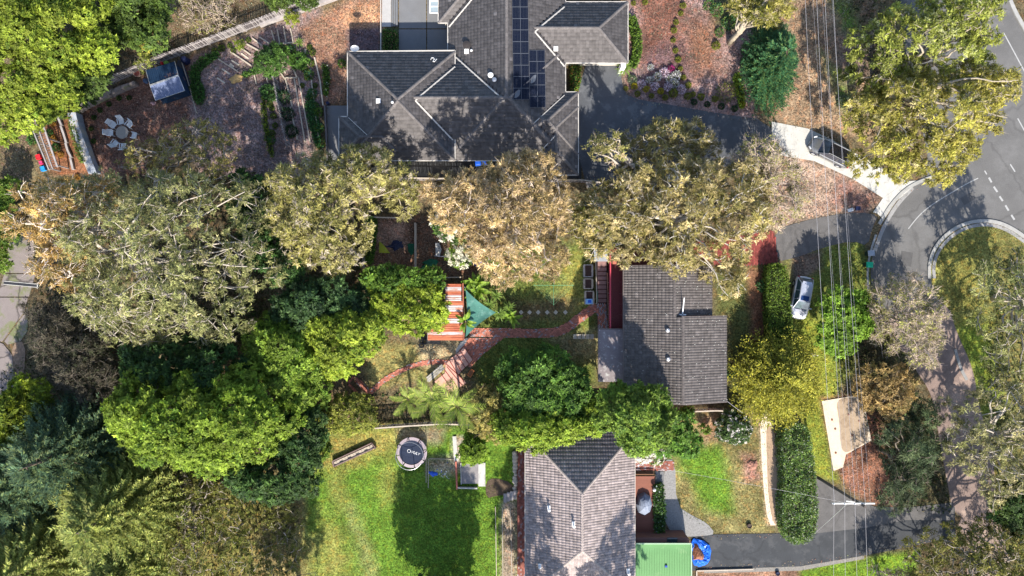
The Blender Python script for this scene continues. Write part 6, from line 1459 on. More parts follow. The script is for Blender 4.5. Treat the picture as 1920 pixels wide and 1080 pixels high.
def lump(name, label, cat, px, py, rx, ry, h, m, rz=0.0, n=14, seed=1, folds=.18, z0=0.0):
    """crumpled, rounded heap or cloth-covered thing"""
    R = random.Random(seed); b = MB(); rings = 7; i0 = 0; c = P(px, py)
    amp = [R.uniform(1 - folds, 1 + folds) for _ in range(n)]
    for k in range(rings):
        f = k / (rings - 1); rr = math.cos(f * math.pi / 2 * .97); zz = math.sin(f * math.pi / 2) * h
        for q in range(n):
            t = q / n * math.tau; a_ = amp[q] * (1 + R.uniform(-folds, folds) * .5)
            x = rx * rr * a_ * math.cos(t); y = ry * rr * a_ * math.sin(t); b.v.append((c[0] + x * math.cos(rz) - y * math.sin(rz), c[1] + x * math.sin(rz) + y * math.cos(rz), z0 + zz * (1 + R.uniform(-folds, folds) * .5)))
    for k in range(rings - 1):
        for q in range(n): b.f.append((k * n + q, k * n + (q + 1) % n, (k + 1) * n + (q + 1) % n, (k + 1) * n + q)); b.t.append(None)
    b.f.append(tuple((rings - 1) * n + q for q in range(n))); b.t.append(None)
    o = b.build(name, m); setp(o, label, cat); return o
M_BLUE = mat('blue_plastic', (.015, .09, .5), .35, .2, 3, 12); M_NAVY = mat('navy_plastic', (.01, .015, .05), .4, .2); M_DGRN = mat('dark_green_net', (.01, .10, .05), .7, .3, 3, 12)
lump('tarpaulin', 'crumpled navy tarpaulin lying in the shady fenced yard', 'tarpaulin', 742, 459, .8, .45, .18, M_NAVY, .2, seed=3, folds=.4)
lump('tarpaulin', 'dark green netting heap against the dividing rail of the shady yard', 'netting', 772, 466, .35, .7, .3, M_DGRN, 0, seed=4, folds=.3)
lump('tarpaulin', 'dark green netting mound in the lower right of the shady yard', 'netting', 806, 495, .9, .4, .3, M_DGRN, .3, seed=5, folds=.3)
lump('tarpaulin', 'blue tarpaulin bundle peeking out below the tan gum tree', 'tarpaulin', 892, 489, 1.0, .55, .4, mat('deep_blue_tarp', (.01, .03, .3), .5, .3), -.3, seed=6, folds=.35)
sheet('paving_strip', [(816, 455), (824, 456), (828, 468), (824, 482), (817, 480)], M_CONC, .03)
posts_rail('fence', 'white pole barrier lying at the right end of the shady yard', 'fence', [(816, 480), (838, 482)], .5, M_WHITE, .03)
# ------------------------------------------------------------------ garden shed
M_SHED = mat('blue_grey_sheet', (.12, .15, .25), .6, .12); M_SHEDD = mat('shed_sheet_shaded', (.006, .026, .065), .8, .15, 1.0, 12, col2=(.16, .09, .07), blotch=.12, bscale=1.1)  # sunlit slope coloured paler, far slope navy: light and shade put in the colour
def ribbed(corners, m, name, par, n=16, amp=.015, along=0):
    """corrugated quad; corners a,b (one eave) c,d (other), ribs run a->d"""
    a, b_, c, d = [Vector(q) for q in corners]; nn = (b_ - a).cross(d - a).normalized(); bb_ = MB(); m2 = 2 * n
    for k in range(m2):
        t0, t1 = k / m2, (k + 1) / m2; z0 = nn * (amp if k % 2 else -amp); z1 = nn * (amp if (k + 1) % 2 else -amp)
        bb_.face([a + (b_ - a) * t0 + z0, a + (b_ - a) * t1 + z1, d + (c - d) * t1 + z1, d + (c - d) * t0 + z0])
    return bb_.build(name, m, par)
sh = thing('garden_shed', 'small garden shed with a ribbed blue-grey gable roof by the paling fence', 'shed', P(320, 155, 0))
ze = 2.0; zr = 2.45
c1, c2, c3, c4 = P(273.5, 131.5, ze), P(327.5, 115, ze), P(346, 170, ze), P(292, 188.5, ze); r1 = P(281.5, 160.5, zr); r2 = P(334.5, 141.5, zr)
ribbed([c1, r1 and c1, c1, c1], M_SHEDD, 'x', sh) if 0 else None
ribbed([c2, c1, r1, r2], M_SHEDD, 'roof_sheet', sh, 15); ribbed([c4, c3, r2, r1], M_SHED, 'roof_sheet', sh, 15)
b = MB(); b.bar(Vector(r1) + Vector((0, 0, .04)), Vector(r2) + Vector((0, 0, .04)), .16, .05); b.build('ridge_cap', M_ALU, sh)
b = MB()
for q, r_ in ((c1, r1), (r1, c4), (c2, r2), (r2, c3)): b.bar(q, r_, .05, .06)
b.bar(c4, c3, .05, .06); b.build('barge_trim', M_ALU, sh)
b = MB(); ws = [Vector((q[0], q[1])) for q in (c1, c2, c3, c4)]; cc_ = sum(ws, Vector((0, 0))) / 4; ws = [cc_ + (q - cc_) * .9 for q in ws]; b.prism([tuple(q) for q in ws], 0, ze - .05); b.build('wall', M_SHEDD, sh)
b = MB(); b.prism([P2(334, 112, .06), P2(343, 115, .06), P2(362, 172, .06), P2(305, 195, .06), P2(300, 186, .06)], 0, .06)
o = b.build('shed_base', mat('dark_paving', (.05, .055, .075), .7, .2), sh)
for a_, c_ in (((307, 185), (317, 191)), ((321, 180), (331, 186)), ((335, 175), (345, 181))): b = MB(); b.bar(P(*a_, .07), P(*c_, .07), .03, .02); b.build('paving_joint', M_GREYM, sh)
posts_rail('garden_edging', 'long pale timber edging right of the garden shed', 'edging', [(343, 118), (358, 165), (370, 212)], .25, M_TIMB, .05)
pt = thing('plant_pot', 'round terracotta plant pot left of the garden shed', 'pot', P(261, 140, 0))
b = MB(); b.lathe((0, 0, 0), [(.25, 0), (.36, .45), (.38, .5), (.31, .5), (.3, .42)], 16, cap=False); b.build('rim', mat('old_terracotta', (.25, .17, .15), .8, .2), pt, local=True, smooth=False)
b = MB(); b.lathe((0, 0, .4), [(.31, 0), (.31, .03)], 16); b.build('soil', mat('red_soil', (.2, .06, .05), .95, .2), pt, local=True)
cb_ = thing('compost_bin', 'round black compost bin at the fence above the garden shed', 'bin', P(350, 115, 0))
b = MB(); b.lathe((0, 0, 0), [(.42, 0), (.38, .6), (.33, .75), (.3, .78)], 16); b.build('body', M_NAVY, cb_, local=True)
b = MB(); b.lathe((0, 0, .78), [(.32, 0), (.3, .05), (.1, .12), (.02, .13)], 16); b.build('lid', M_NAVY, cb_, local=True)
lump('ball', 'red and green toy ball behind the garden shed, red half', 'ball', 305, 118, .24, .24, .4, mat('red_toy', (.55, .02, .03), .5, .1), folds=.03)
lump('bucket', 'lime green tub behind the garden shed beside the red ball', 'tub', 312, 118, .28, .24, .35, mat('lime_toy', (.25, .45, .08), .5, .1), folds=.03)
lump('bucket', 'blue tub standing left of the garden shed', 'tub', 274, 152, .3, .28, .4, mat('dull_blue', (.05, .09, .18), .5, .1), folds=.04)
lump('pot_group', 'pink and white potted clutter at the lower left corner of the garden shed', 'pots', 288, 194, .3, .2, .3, mat('dull_pink', (.5, .3, .3), .6, .3), folds=.2)
# broken upright boards, pale path walls of the patio
sl_m = mat('blue_grey_sleeper', (.30, .325, .37), .85, .25, 1.2, 10, col2=(.42, .37, .32), blotch=.45, bscale=1.0)
sw = thing('timber_retaining_wall', 'broad blue-grey sleeper wall stepping down the left side of the patio', 'wall', P(155, 270, 0))
seg = [(134, 212), (138, 228), (143, 245), (149, 262), (155, 278), (161, 294), (167, 310), (174, 326)]
for k in range(len(seg) - 1):
    b = MB(); z = 1.15 - .05 * k; a, c = seg[k], seg[k + 1]; b.prism([P2(a[0] - 8, a[1], z), P2(a[0] + 7.5, a[1] - 2, z), P2(c[0] + 7.0, c[1] - 2.5, z), P2(c[0] - 8.3, c[1] - .5, z)], 0, z); b.build('sleeper', sl_m, sw)
pw_ = thing('timber_walkway', 'pale bent walkway of wide boards at the upper side of the patio', 'walkway', P(200, 180, 0))
seg = [(142, 204), (155, 196), (170, 189), (185, 182), (200, 176), (213, 170), (226, 164), (240, 159), (252, 154)]
for k in range(len(seg) - 1):
    z = .9; a, c = seg[k], seg[k + 1]; w_ = 6 - k * .42; b = MB(); b.prism([P2(a[0], a[1] - w_, z), P2(c[0] - .6, c[1] - w_, z), P2(c[0] + .6, c[1] + w_ * .8, z), P2(a[0] + 1.2, a[1] + w_ * .8, z)], .0, z - .02 * (k % 2)); b.build('board', M_CONCP, pw_)
# pergola of rails at far left
pg = thing('pergola', 'long weathered timber pergola of parallel rails at the far left', 'pergola', P(85, 260, 0))
for (a, c, w_) in (((51, 217), (92, 318), .12), ((61, 210), (99, 316), .10), ((71, 206), (108, 313), .18)):
    b = MB(); b.bar(P(*a, 1.9), P(*c, 1.9), w_, .12); b.build('beam', M_PAL, pg)
for k in range(26):
    t = (k + .5) / 26; a = (51 + 41 * t, 217 + 101 * t); c = (71 + 37 * t, 206 + 107 * t); b = MB(); b.bar(P(*a, 1.84), P(*c, 1.84), .045, .05); b.build('slat', M_PALD, pg)
for t in (.03, .5, .97):
    for (a, c) in (((51, 217), (92, 318)), ((71, 206), (108, 313))): q = P(a[0] + (c[0] - a[0]) * t, a[1] + (c[1] - a[1]) * t, 1.9); b = MB(); b.box((q[0], q[1], .93), (.12, .12, 1.86)); b.build('post', M_PAL, pg)
tl = thing('timber_edging', 'crooked old timber sleepers running between pergola and sleeper wall', 'edging', P(120, 260, 0))
seg = [(105, 211), (111, 223), (115, 236), (121, 253), (124, 268), (128, 282), (133, 296), (138, 318)]
for k in range(len(seg) - 1): b = MB(); b.bar(P(*seg[k], .2), P(seg[k + 1][0] + (k % 2) * 1.5, seg[k + 1][1], .2), .22, .3); b.build('sleeper', M_PAL, tl)
for (x, y, m_, w_, lab) in ((75, 295, mat('red_crate', (.6, .02, .03), .5, .1), 8.5, 'red plastic crate at the foot of the timber pergola'), (80, 306, mat('pink_crate', (.6, .05, .15), .5, .1), 6, 'pink plastic tub between the red and blue crates'), (83.5, 317, mat('blue_crate', (.02, .25, .62), .5, .1), 8, 'blue plastic crate below the pink tub by the pergola')):
    rt = thing('plastic_crate', lab, 'crate', P(x, y, 0), None, .3); w2 = w_ / S; b = MB(); b.box((0, 0, .02), (w2, w2, .04))
    for sx, sy, a, c in ((0, -1, w2, .03), (0, 1, w2, .03), (-1, 0, .03, w2 - .06), (1, 0, .03, w2 - .06)): b.box((sx * (w2 / 2 - .015), sy * (w2 / 2 - .015), .2), (a, c, .32))
    b.box((0, 0, .3), (w2 - .07, w2 - .07, .02)); b.build('crate_body', m_, rt, local=True)
# patio set
M_CH = mat('white_chair', (.62, .64, .66), .5, .08)
def chair_proto(label, x, y, rz):
    rt = thing('patio_chair', label, 'chair', P(x, y, 0), 'white chairs round the patio table', rz)
    b = MB(); b.box((0, 0, .43), (.56, .54, .04)); b.build('seat', M_CH, rt, local=True, bevel=.01)
    for k in range(5):
        b = MB(); b.bar((-.24 + .12 * k, -.27, .45), (-.24 + .12 * k, -.52, 1.0), .095, .025); b.build('back_slat', M_CH, rt, local=True)
    b = MB(); b.bar((-.28, -.53, 1.0), (.28, -.53, 1.0), .05, .06); b.build('top_rail', M_CH, rt, local=True)
    for s_ in (-1, 1):
        b = MB(); b.box((s_ * .31, -.02, .66), (.07, .58, .035)); b.build('arm', M_CH, rt, local=True)
        for sy in (-.22, .24): b = MB(); b.bar((s_ * .29, sy, 0), (s_ * .29, sy, .65), .045, .045); b.build('leg', M_CH, rt, local=True)
    return rt
tx, ty = 236, 251
c0 = None
for k, (x, y, lab) in enumerate(((212, 251, 'white patio chair at the left of the round table, facing right'), (217, 236, 'white patio chair at the upper left of the round table'), (232, 230, 'white patio chair at the top of the round table'), (247, 236, 'white patio chair at the upper right of the round table'), (256, 256, 'white patio chair at the right of the round table, under twigs'), (221, 270, 'white patio chair at the lower left of the round table, half hidden'), (236, 275, 'white patio chair at the bottom of the round table, mostly under the tree'))):
    rz = math.atan2(-(ty - y), (tx - x)) - math.pi / 2
    if c0 is None: c0 = chair_proto(lab, x, y, rz)
    else:
        o = copy_tree(c0); o.location = P(x, y, 0); o.rotation_euler = (0, 0, rz); o['label'] = lab
tb = thing('patio_table', 'round grey patio table in the ring of white chairs', 'table', P(tx, ty, 0))
b = MB(); b.lathe((0, 0, .7), [(.66, 0), (.68, .02), (.66, .045)], 24); b.build('table_top', mat('table_grey', (.26, .24, .22), .6, .15), tb, local=True)
for k in range(4): b = MB(); a = k * math.pi / 2 + .5; b.tube([(.45 * math.cos(a), .45 * math.sin(a), 0), (.35 * math.cos(a), .35 * math.sin(a), .7)], .03); b.build('leg', M_CH, tb, local=True)
# sleepers and edgings of the vegetable garden
def edging(label, a, c, w_=.12, h=.2, m=None): 
    b = MB(); b.bar(P(*a, h / 2), P(*c, h / 2), w_, h); o = b.build('garden_sleeper', m or M_TIMB); setp(o, label, 'sleeper', 'timber sleepers of the upper garden beds')
E = [((408, 110), (447, 135), 'first long slanting sleeper, by the loose planks'), ((432, 97), (472, 124), 'second slanting sleeper, towards the dark round tree'), ((449, 88), (470, 103), 'third slanting sleeper'), ((463, 83), (485, 95), 'fourth slanting sleeper'), ((473, 72), (492, 86), 'fifth slanting sleeper'), ((487, 70), (506, 82), 'sixth slanting sleeper, nearest the fence'),
     ((509, 57), (515, 77), 'leftmost upright divider at the top beds'), ((520, 55), (525, 82), 'second upright divider at the top beds'), ((532, 50), (537, 81), 'third upright divider at the top beds'), ((545, 54), (550, 80), 'rightmost upright divider at the top beds'), ((522, 83), (551, 80), 'level sleeper closing the top beds'),
     ((455, 142), (488, 133), 'sleeper edging in front of the small clipped hedge'), ((477, 139), (481, 158), 'left divider of the short beds below the round tree'), ((499, 138), (502, 155), 'right divider of the short beds below the round tree'), ((531, 118), (535, 137), 'short bent sleeper near the striped fence top'), ((519, 126), (534, 148), 'slanting sleeper by the striped fence top'),
     ((535, 146), (557, 146), 'cross sleeper heading the long right beds'), ((551, 131), (557, 146), 'short sleeper right of the cross sleeper'), ((552, 148), (572, 266), 'left long sleeper of the right beds'), ((560, 146), (582, 268), 'right long sleeper of the right beds'), ((535, 146), (548, 200), 'stony sleeper line beside the round dark shrubs, upper'), ((544, 200), (558, 262), 'stony sleeper line beside the round dark shrubs, lower'),
     ((572, 92), (577, 122), 'blue-grey sleeper right of the agave'), ((584, 150), (598, 262), 'long sleeper line left of the concrete side path'), ((590, 108), (600, 150), 'curved bank edging sleeper, upper'), ((600, 150), (606, 198), 'curved bank edging sleeper, lower')]
for a, c, lab in E: edging('pale timber ' + lab, a, c, .11 if 'long' in lab or 'divider' in lab else .14)
for k, (a, c) in enumerate((((416, 129), (431, 139)), ((407, 146), (422, 156)), ((434, 113), (448, 122)), ((431, 120), (438, 126)), ((452, 100), (466, 110)))):
    b = MB(); b.bar(P(*a, .06), P(*c, .06), .28 if k == 3 else .16, .05); o = b.build('loose_plank', M_STONE); setp(o, 'pale loose plank %s lying on the bark of the upper garden' % ('middle left', 'lowest', 'upper', 'shortest and widest', 'nearest the round tree')[k], 'plank', 'loose planks on the bark')
lump('straw_heap', 'small heap of yellow straw mulch at the end of the clipped hedge', 'heap', 443, 148, .75, .5, .3, mat('straw', (.42, .28, .12), .95, .3, 4, 20), .4, seed=9, folds=.2)
b = MB(); b.bar(P(487, 47, .3), P(640, -8, .3), .35, .6); o = b.build('retaining_wall', M_PAL); setp(o, 'long low sleeper retaining wall along the inside of the paling fence', 'wall')
b = MB(); b.bar(P(614, 192, 0.3), P(616, 196, .3), .3, .6); o = b.build('tap_stand', M_NAVY); setp(o, 'small dark tap box at the top of the concrete side path', 'tap')
b = MB(); b.bar(P(610, 198, .35), P(615, 300, .35), .1, .5); o = b.build('path_wall', M_PALD); setp(o, 'narrow dark wall on the left edge of the concrete side path', 'wall')
# ------------------------------------------------------------------ backyard of the lower house
tr = thing('trampoline', 'round trampoline with pink-grey pads and a navy mat on the back lawn', 'trampoline', P(774, 845, 0))
def ring_pts(r, z, n=40): return [(r * math.cos(k / n * math.tau), r * math.sin(k / n * math.tau), z) for k in range(n + 1)]
b = MB(); b.lathe((0, 0, .8), [(1.3, 0), (1.3, .02)], 40); b.build('jumping_mat', mat('navy_mat', (.012, .02, .045), .75, .15, 3, 30), tr, local=True)
for k in range(8):
    b = MB(); a0 = k / 8 * math.tau + .04 + .2; a1 = (k + 1) / 8 * math.tau - .03 + .2; n = 6
    for q in range(n):
        t0 = a0 + (a1 - a0) * q / n; t1 = a0 + (a1 - a0) * (q + 1) / n
        i = len(b.v)
        for z_ in (.8, .86):
            for r_, t in ((1.3, t0), (1.62, t0), (1.62, t1), (1.3, t1)): b.v.append((r_ * math.cos(t), r_ * math.sin(t), z_ + (.02 if r_ < 1.4 else 0)))
        for f in ((4, 5, 6, 7), (3, 2, 1, 0), (0, 1, 5, 4), (1, 2, 6, 5), (2, 3, 7, 6), (3, 0, 4, 7)): b.f.append(tuple(i + u for u in f)); b.t.append(None)
    b.build('pad', mat('pad_grey', (.34, .28, .30), .6, .1), tr, local=True)
    a = k / 8 * math.tau + .2; b = MB(); b.tube([(1.6 * math.cos(a), 1.6 * math.sin(a), 0), (1.66 * math.cos(a), 1.66 * math.sin(a), 1.6), (1.45 * math.cos(a), 1.45 * math.sin(a), 2.4)], .035); b.build('pole', M_NAVY, tr, local=True)
    if k % 2 == 0: b = MB(); b.tube([(1.5 * math.cos(a), 1.5 * math.sin(a), .78), (1.55 * math.cos(a + .1), 1.55 * math.sin(a + .1), .03), (1.55 * math.cos(a + .6), 1.55 * math.sin(a + .6), .03), (1.5 * math.cos(a + .7), 1.5 * math.sin(a + .7), .78)], .03); b.build('leg', M_GREYM, tr, local=True)
b = MB(); b.tube(ring_pts(1.43, 2.4), .022, 5, cap=False); b.build('top_ring', M_GREYM, tr, local=True)
b = MB()
for z_ in (1.2, 1.6, 2.0):
    b.tube(ring_pts(1.52 - (z_ - 1.2) * .05, z_, 32), .004, 3, cap=False)
for k in range(48): a = k / 48 * math.tau; b.tube([(1.5 * math.cos(a), 1.5 * math.sin(a), .86), (1.43 * math.cos(a), 1.43 * math.sin(a), 2.4)], .004, 3, cap=False)
b.build('net', M_NAVY, tr, local=True, kind='stuff')
b = MB(); b.tube([(-.28 + .17 * math.cos(k / 16 * math.tau), .17 + .17 * math.sin(k / 16 * math.tau), .826) for k in range(17)], .028, 4, cap=False); b.build('logo_ring', M_WHITE, tr, local=True)
cu = bpy.data.curves.new('logo_text', 'FONT'); cu.body = 'VULY'; cu.size = .4; cu.extrude = .004; cu.shear = .25
to = bpy.data.objects.new('tmp_text', cu); COL.objects.link(to); bpy.context.view_layer.update()
tm = bpy.data.meshes.new_from_object(to.evaluated_get(bpy.context.evaluated_depsgraph_get())); bpy.data.objects.remove(to); tm.name = 'logo_text'; tm.materials.clear(); tm.materials.append(M_WHITE)
o = link_mesh('logo_text', tm, tr, (-.1, -.02, .83)); o.rotation_euler = (0, 0, -.32)
# weathered hollow log / boat-like trough
lg = thing('timber_trough', 'long decaying pale timber planter lying aslant on the back lawn', 'planter', P(663, 852, 0))
M_OLDW = mat('old_pale_wood', (.40, .34, .27), .9, .4, 3, 16, col2=(.2, .15, .14), blotch=.3, bscale=2)
for a, c, w_ in (((625, 864), (698, 830), .12), ((627, 874), (704, 839), .12), ((624, 864), (627, 875), .14), ((697, 830), (705, 840), .1)): b = MB(); b.bar(P(*a, .2), P(*c, .2), w_, .4); b.build('side_board', mat('dark_old_wood', (.17, .12, .11), .9, .3), lg)
b = MB(); n = 14
for k in range(n):
    t = k / n; t1 = (k + .94) / n; a = (626 + 72 * t, 866 - 33 * t); c = (626 + 72 * t1, 866 - 33 * t1); b = MB(); b.bar(P(a[0] + 1, a[1] + 4, .26 + .05 * math.sin(k * 2.1)), P(c[0] + 1, c[1] + 4, .26 + .05 * math.sin(k * 2.1 + 1)), .42, .05); b.build('plank', M_OLDW, lg)
lk = [(624, 862), (642, 853), (665, 843), (683, 833), (692, 829), (705, 826)]
for k, q in enumerate(lk):
    b = MB(); b.tube([P(*q, 0), P(*q, 1.0)], .018, 5); b.build('stake', MATS['dark_steel'], lg)
sp = thing('splash_toys', 'blue plastic sheet and scattered white bits on the bare lawn patch', 'toys', P(818, 888, 0))
o = lump('blue_sheet', 'x', 'x', 813, 888, .45, .28, .14, M_BLUE, -.4, seed=12, folds=.45); del o['label']; del o['category']; o.parent = sp; o.location = -Vector(sp.location)
for k in range(22):
    b = MB(); q = P(835 + random.gauss(-6, 9), 889 + random.gauss(0, 5)); b.box((q[0], q[1], .03), (random.uniform(.04, .12), random.uniform(.04, .1), .04), random.random() * 3); b.build('scrap', M_WHITE if k % 4 else M_BLUE, sp)
for a, c, lab in (((799, 820), (799, 905), 'long thin timber strip on the lawn right of the trampoline'), ((805, 860), (852, 861), 'thin horizontal timber strip between trampoline and concrete pad'), ((803, 860), (803, 915), 'second vertical lawn strip beside the blue sheet')):
    b = MB(); b.bar(P(*a, .04), P(*c, .04), .05, .08); o = b.build('lawn_edging', M_TIMB); setp(o, lab, 'edging')
cp = thing('concrete_pad', 'cracked concrete pad with low walls at the right of the back lawn', 'slab', P(885, 885, 0))
b = MB(); b.prism([P2(866, 868, .1), P2(897, 868, .1), P2(897, 907, .1), P2(866, 907, .1)], 0, .1); b.build('slab', mat('pad_concrete', (.22, .205, .205), .9, .25, 1.2, 12), cp)
b = MB(); b.prism([P2(897, 868, .12), P2(910, 868, .12), P2(910, 912, .12), P2(897, 912, .12)], 0, .12); b.build('slab', M_CONC, cp)
b = MB(); b.bar(P(855, 865, .25), P(857, 917, .25), .16, .5); b.build('red_wall', mat('red_wall_cap', (.4, .13, .09), .8, .2), cp)
b = MB(); b.bar(P(857, 914, .2), P(895, 915, .2), .14, .4); b.bar(P(864, 868, .1), P(865, 908, .1), .1, .2); b.bar(P(852, 818, .1), P(855, 865, .1), .4, .1); b.build('side_wall', M_CONC, cp)
sheet('garden_bed', smooth_poly([(910, 905), (925, 895), (960, 905), (965, 925), (930, 930), (912, 935)], 1), mat('bed_soil', (.085, .06, .04), .95, .4, 4, 16, bump=.4), .02)
gs2 = thing('timber_steps', 'short flight of grey timber steps beside the brick side path', 'steps', P(957, 934, 0))
for k in range(4): b = MB(); q = P2(947 + k * 6.2, 934 - k * 2, .1 + .1 * k); b.box((*q, (.1 + .1 * k) / 2), (.33, .95, .1 + .1 * k)); b.build('step', M_PAL, gs2)
for k in range(12):
    b = MB(); q = P(966 + random.uniform(-1, 1), 850 + k * 6.5); s_ = random.uniform(.18, .34); b.lathe((0, 0, 0), [(s_, 0), (s_ * 1.05, .12), (s_ * .7, .24), (.05, .27)], 7); o = link_mesh('rock', b.mesh('rock', M_STONE), None, q); o.rotation_euler = (0, 0, k); setp(o, 'rough pale stone of the row edging the brick side path', 'rock', 'edging stones by the brick side path')
for a, c, lab in (((929, 950), (931, 1085), 'left'), ((942, 952), (943, 1085), 'middle'), ((957, 952), (960, 1085), 'right')): 
    b = MB(); b.bar(P(*a, .08), P(*c, .08), .07, .14); o = b.build('lawn_edging', M_TIMB); setp(o, '%s of three long timber strips at the lower right of the back lawn' % lab, 'edging')
posts_rail('goal_frame', 'thin dark frame corner on the bottom edge of the back lawn', 'frame', [(556, 1073), (597, 1066), (598, 1095)], 1.0, MATS['dark_steel'], .02)
# table under cover, small things on the deck
cvr = lump('covered_table', 'round garden table under a faceted blue-grey cover on the brown deck', 'covered table', 1205, 941, .92, 1.2, 1.0, mat('cover_cloth', (.20, .23, .30), .6, .15, 2, 12), 0, 8, seed=21, folds=.06, z0=.5)
rl = thing('stair_ramp', 'timber slatted entry steps at the head of the brown deck', 'steps', P(1207, 891, 0))
for k in range(3): b = MB(); b.bar(P(1190, 885 + k * 2.3, .5 - .1 * (2 - k)), P(1226, 885 + k * 2.3, .5 - .1 * (2 - k)), .1, .06); b.build('tread', mat('dark_brown_timber', (.16, .08, .04), .7, .2), rl)
sheet('entry_landing', [(1229, 884), (1245, 884), (1245, 907), (1229, 910)], M_CONCD, .05)
for q, lab in (((1223, 913), 'white globe lamp on the deck edge by the entry'),):
    rt = thing('globe_lamp', lab, 'lamp', P(*q, 0)); b = MB(); b.tube([(0, 0, 0), (0, 0, .9)], .035); b.build('post', M_WHITE, rt, local=True); b = MB(); b.lathe((0, 0, .9), [(.05, 0), (.15, .06), (.19, .17), (.15, .28), (.05, .34)], 12); b.build('globe', M_WHITE, rt, local=True, smooth=True)
for q, w_, lab in (((1195, 1007), .42, 'white-framed planter box half under the lower house gutter'), ((1214, 1007), .78, 'white-framed planter box with a green plant on the end of the brown deck')):
    rt = thing('planter_box', lab, 'planter', P(*q, .5)); b = MB()
    for sx, sy, a, c in ((0, -1, w_, .06), (0, 1, w_, .06), (-1, 0, .06, .45), (1, 0, .06, .45)): b.box((sx * (w_ / 2), sy * .24, .2), (a + .06, c, .4))
    b.build('frame', M_WHITE, rt, local=True); b = MB(); b.box((0, 0, .2), (w_ - .05, .42, .34)); b.build('soil', MATS['soil'], rt, local=True)
    RS.seed(4); lv = Leaves(); n = 90; d = rdir(n); d[:, 2] = abs(d[:, 2]); lv.add(d * .12 + np.array([0, 0, .4]), d, rdir(n), np.full(n, .16), np.full(n, .1), pal(n, GRN, [1, 1, 1])); link_mesh('plant', lv.mesh('plant', (0, 0, 0)), rt)
lump('plant_stand', 'small dark planter at the foot of the grey path by the brick annexe', 'planter', 1279, 1003, .35, .3, .5, mat('planter_dark', (.04, .07, .03), .8, .4), folds=.3, seed=31)
# tarp-covered trailer load
M_TARP = mat('blue_tarpaulin', (.012, .11, .55), .3, .25, 2.5, 9, col2=(.05, .2, .65), blotch=.3, bscale=3)
tpl = thing('mulch_heap', 'heap of brown mulch on a crumpled blue tarpaulin at the end of the driveway', 'heap', P(1312, 1035, 0))
b = MB(); n = 40; R = random.Random(3); ring = []; out = smooth_poly([(1296, 1008), (1312, 1010), (1330, 1020), (1333, 1035), (1328, 1055), (1310, 1063), (1297, 1056), (1297, 1030)], 2); cc_ = P2(1313, 1036)
N_ = 9
for k in range(N_):
    f = k / (N_ - 1)
    for q in out:
        w_ = P2(*q); x = cc_[0] + (w_[0] - cc_[0]) * (1 - f); y = cc_[1] + (w_[1] - cc_[1]) * (1 - f); b.v.append((x + R.uniform(-.05, .05), y + R.uniform(-.05, .05), .05 + R.uniform(0, .16) * (1 - f) + .35 * math.sin(math.pi * min(1, f * 1.2)) * .6 + (R.random() < .3) * .08))
m_ = len(out)
for k in range(N_ - 1):
    for q in range(m_): b.f.append((k * m_ + q, k * m_ + (q + 1) % m_, (k + 1) * m_ + (q + 1) % m_, (k + 1) * m_ + q)); b.t.append(None)
b.build('tarpaulin', M_TARP, tpl)
b = MB(); R = random.Random(8); ring = smooth_poly([(1298, 1020), (1305, 1014), (1314, 1030), (1320, 1042), (1317, 1050), (1304, 1047), (1298, 1050)], 2); cc_ = P2(1307, 1036); m_ = len(ring)
for k in range(7):
    f = k / 6
    for q in ring:
        w_ = P2(*q); b.v.append((cc_[0] + (w_[0] - cc_[0]) * (1 - f) + R.uniform(-.03, .03), cc_[1] + (w_[1] - cc_[1]) * (1 - f) + R.uniform(-.03, .03), .2 + .55 * math.sin(f * math.pi / 2) + R.uniform(0, .06)))
for k in range(6):
    for q in range(m_): b.f.append((k * m_ + q, k * m_ + (q + 1) % m_, (k + 1) * m_ + (q + 1) % m_, (k + 1) * m_ + q)); b.t.append(None)
b.build('mulch', mat('brown_mulch', (.23, .10, .06), .95, .6, 6, 26, bump=.6), tpl)
fb = thing('timber_border', 'pale timber border frame below the driveway at the bottom edge', 'border', P(1330, 1072, 0))
for a, c in (((1306, 1070), (1412, 1067)), ((1306, 1070), (1306, 1100))): b = MB(); b.bar(P(*a, .1), P(*c, .1), .12, .2); b.build('sleeper', M_TIMB, fb)
for q, r_, m_, lab in (((1457, 1074), .22, M_NAVY, 'black round pot at the bottom edge below the driveway'), ((1404, 985), .26, mat('dark_stump', (.07, .05, .04), .9, .3), 'dark round tree stump on the front lawn of the lower house')):
    b = MB(); p = P(*q); b.lathe(p, [(r_, 0), (r_ * 1.05, .25), (r_ * .9, .28), (r_ * .8, .2)], 12); o = b.build('round_pot' if 'pot' in lab else 'tree_stump', m_); setp(o, lab, 'pot' if 'pot' in lab else 'stump')
lump('rust_patch_plant', 'low reddish-brown shrub on the front lawn of the lower house', 'shrub', 1410, 873, .55, .5, .25, mat('reddish_twigs', (.3, .15, .11), .95, .4, 6, 20), folds=.35, seed=17)
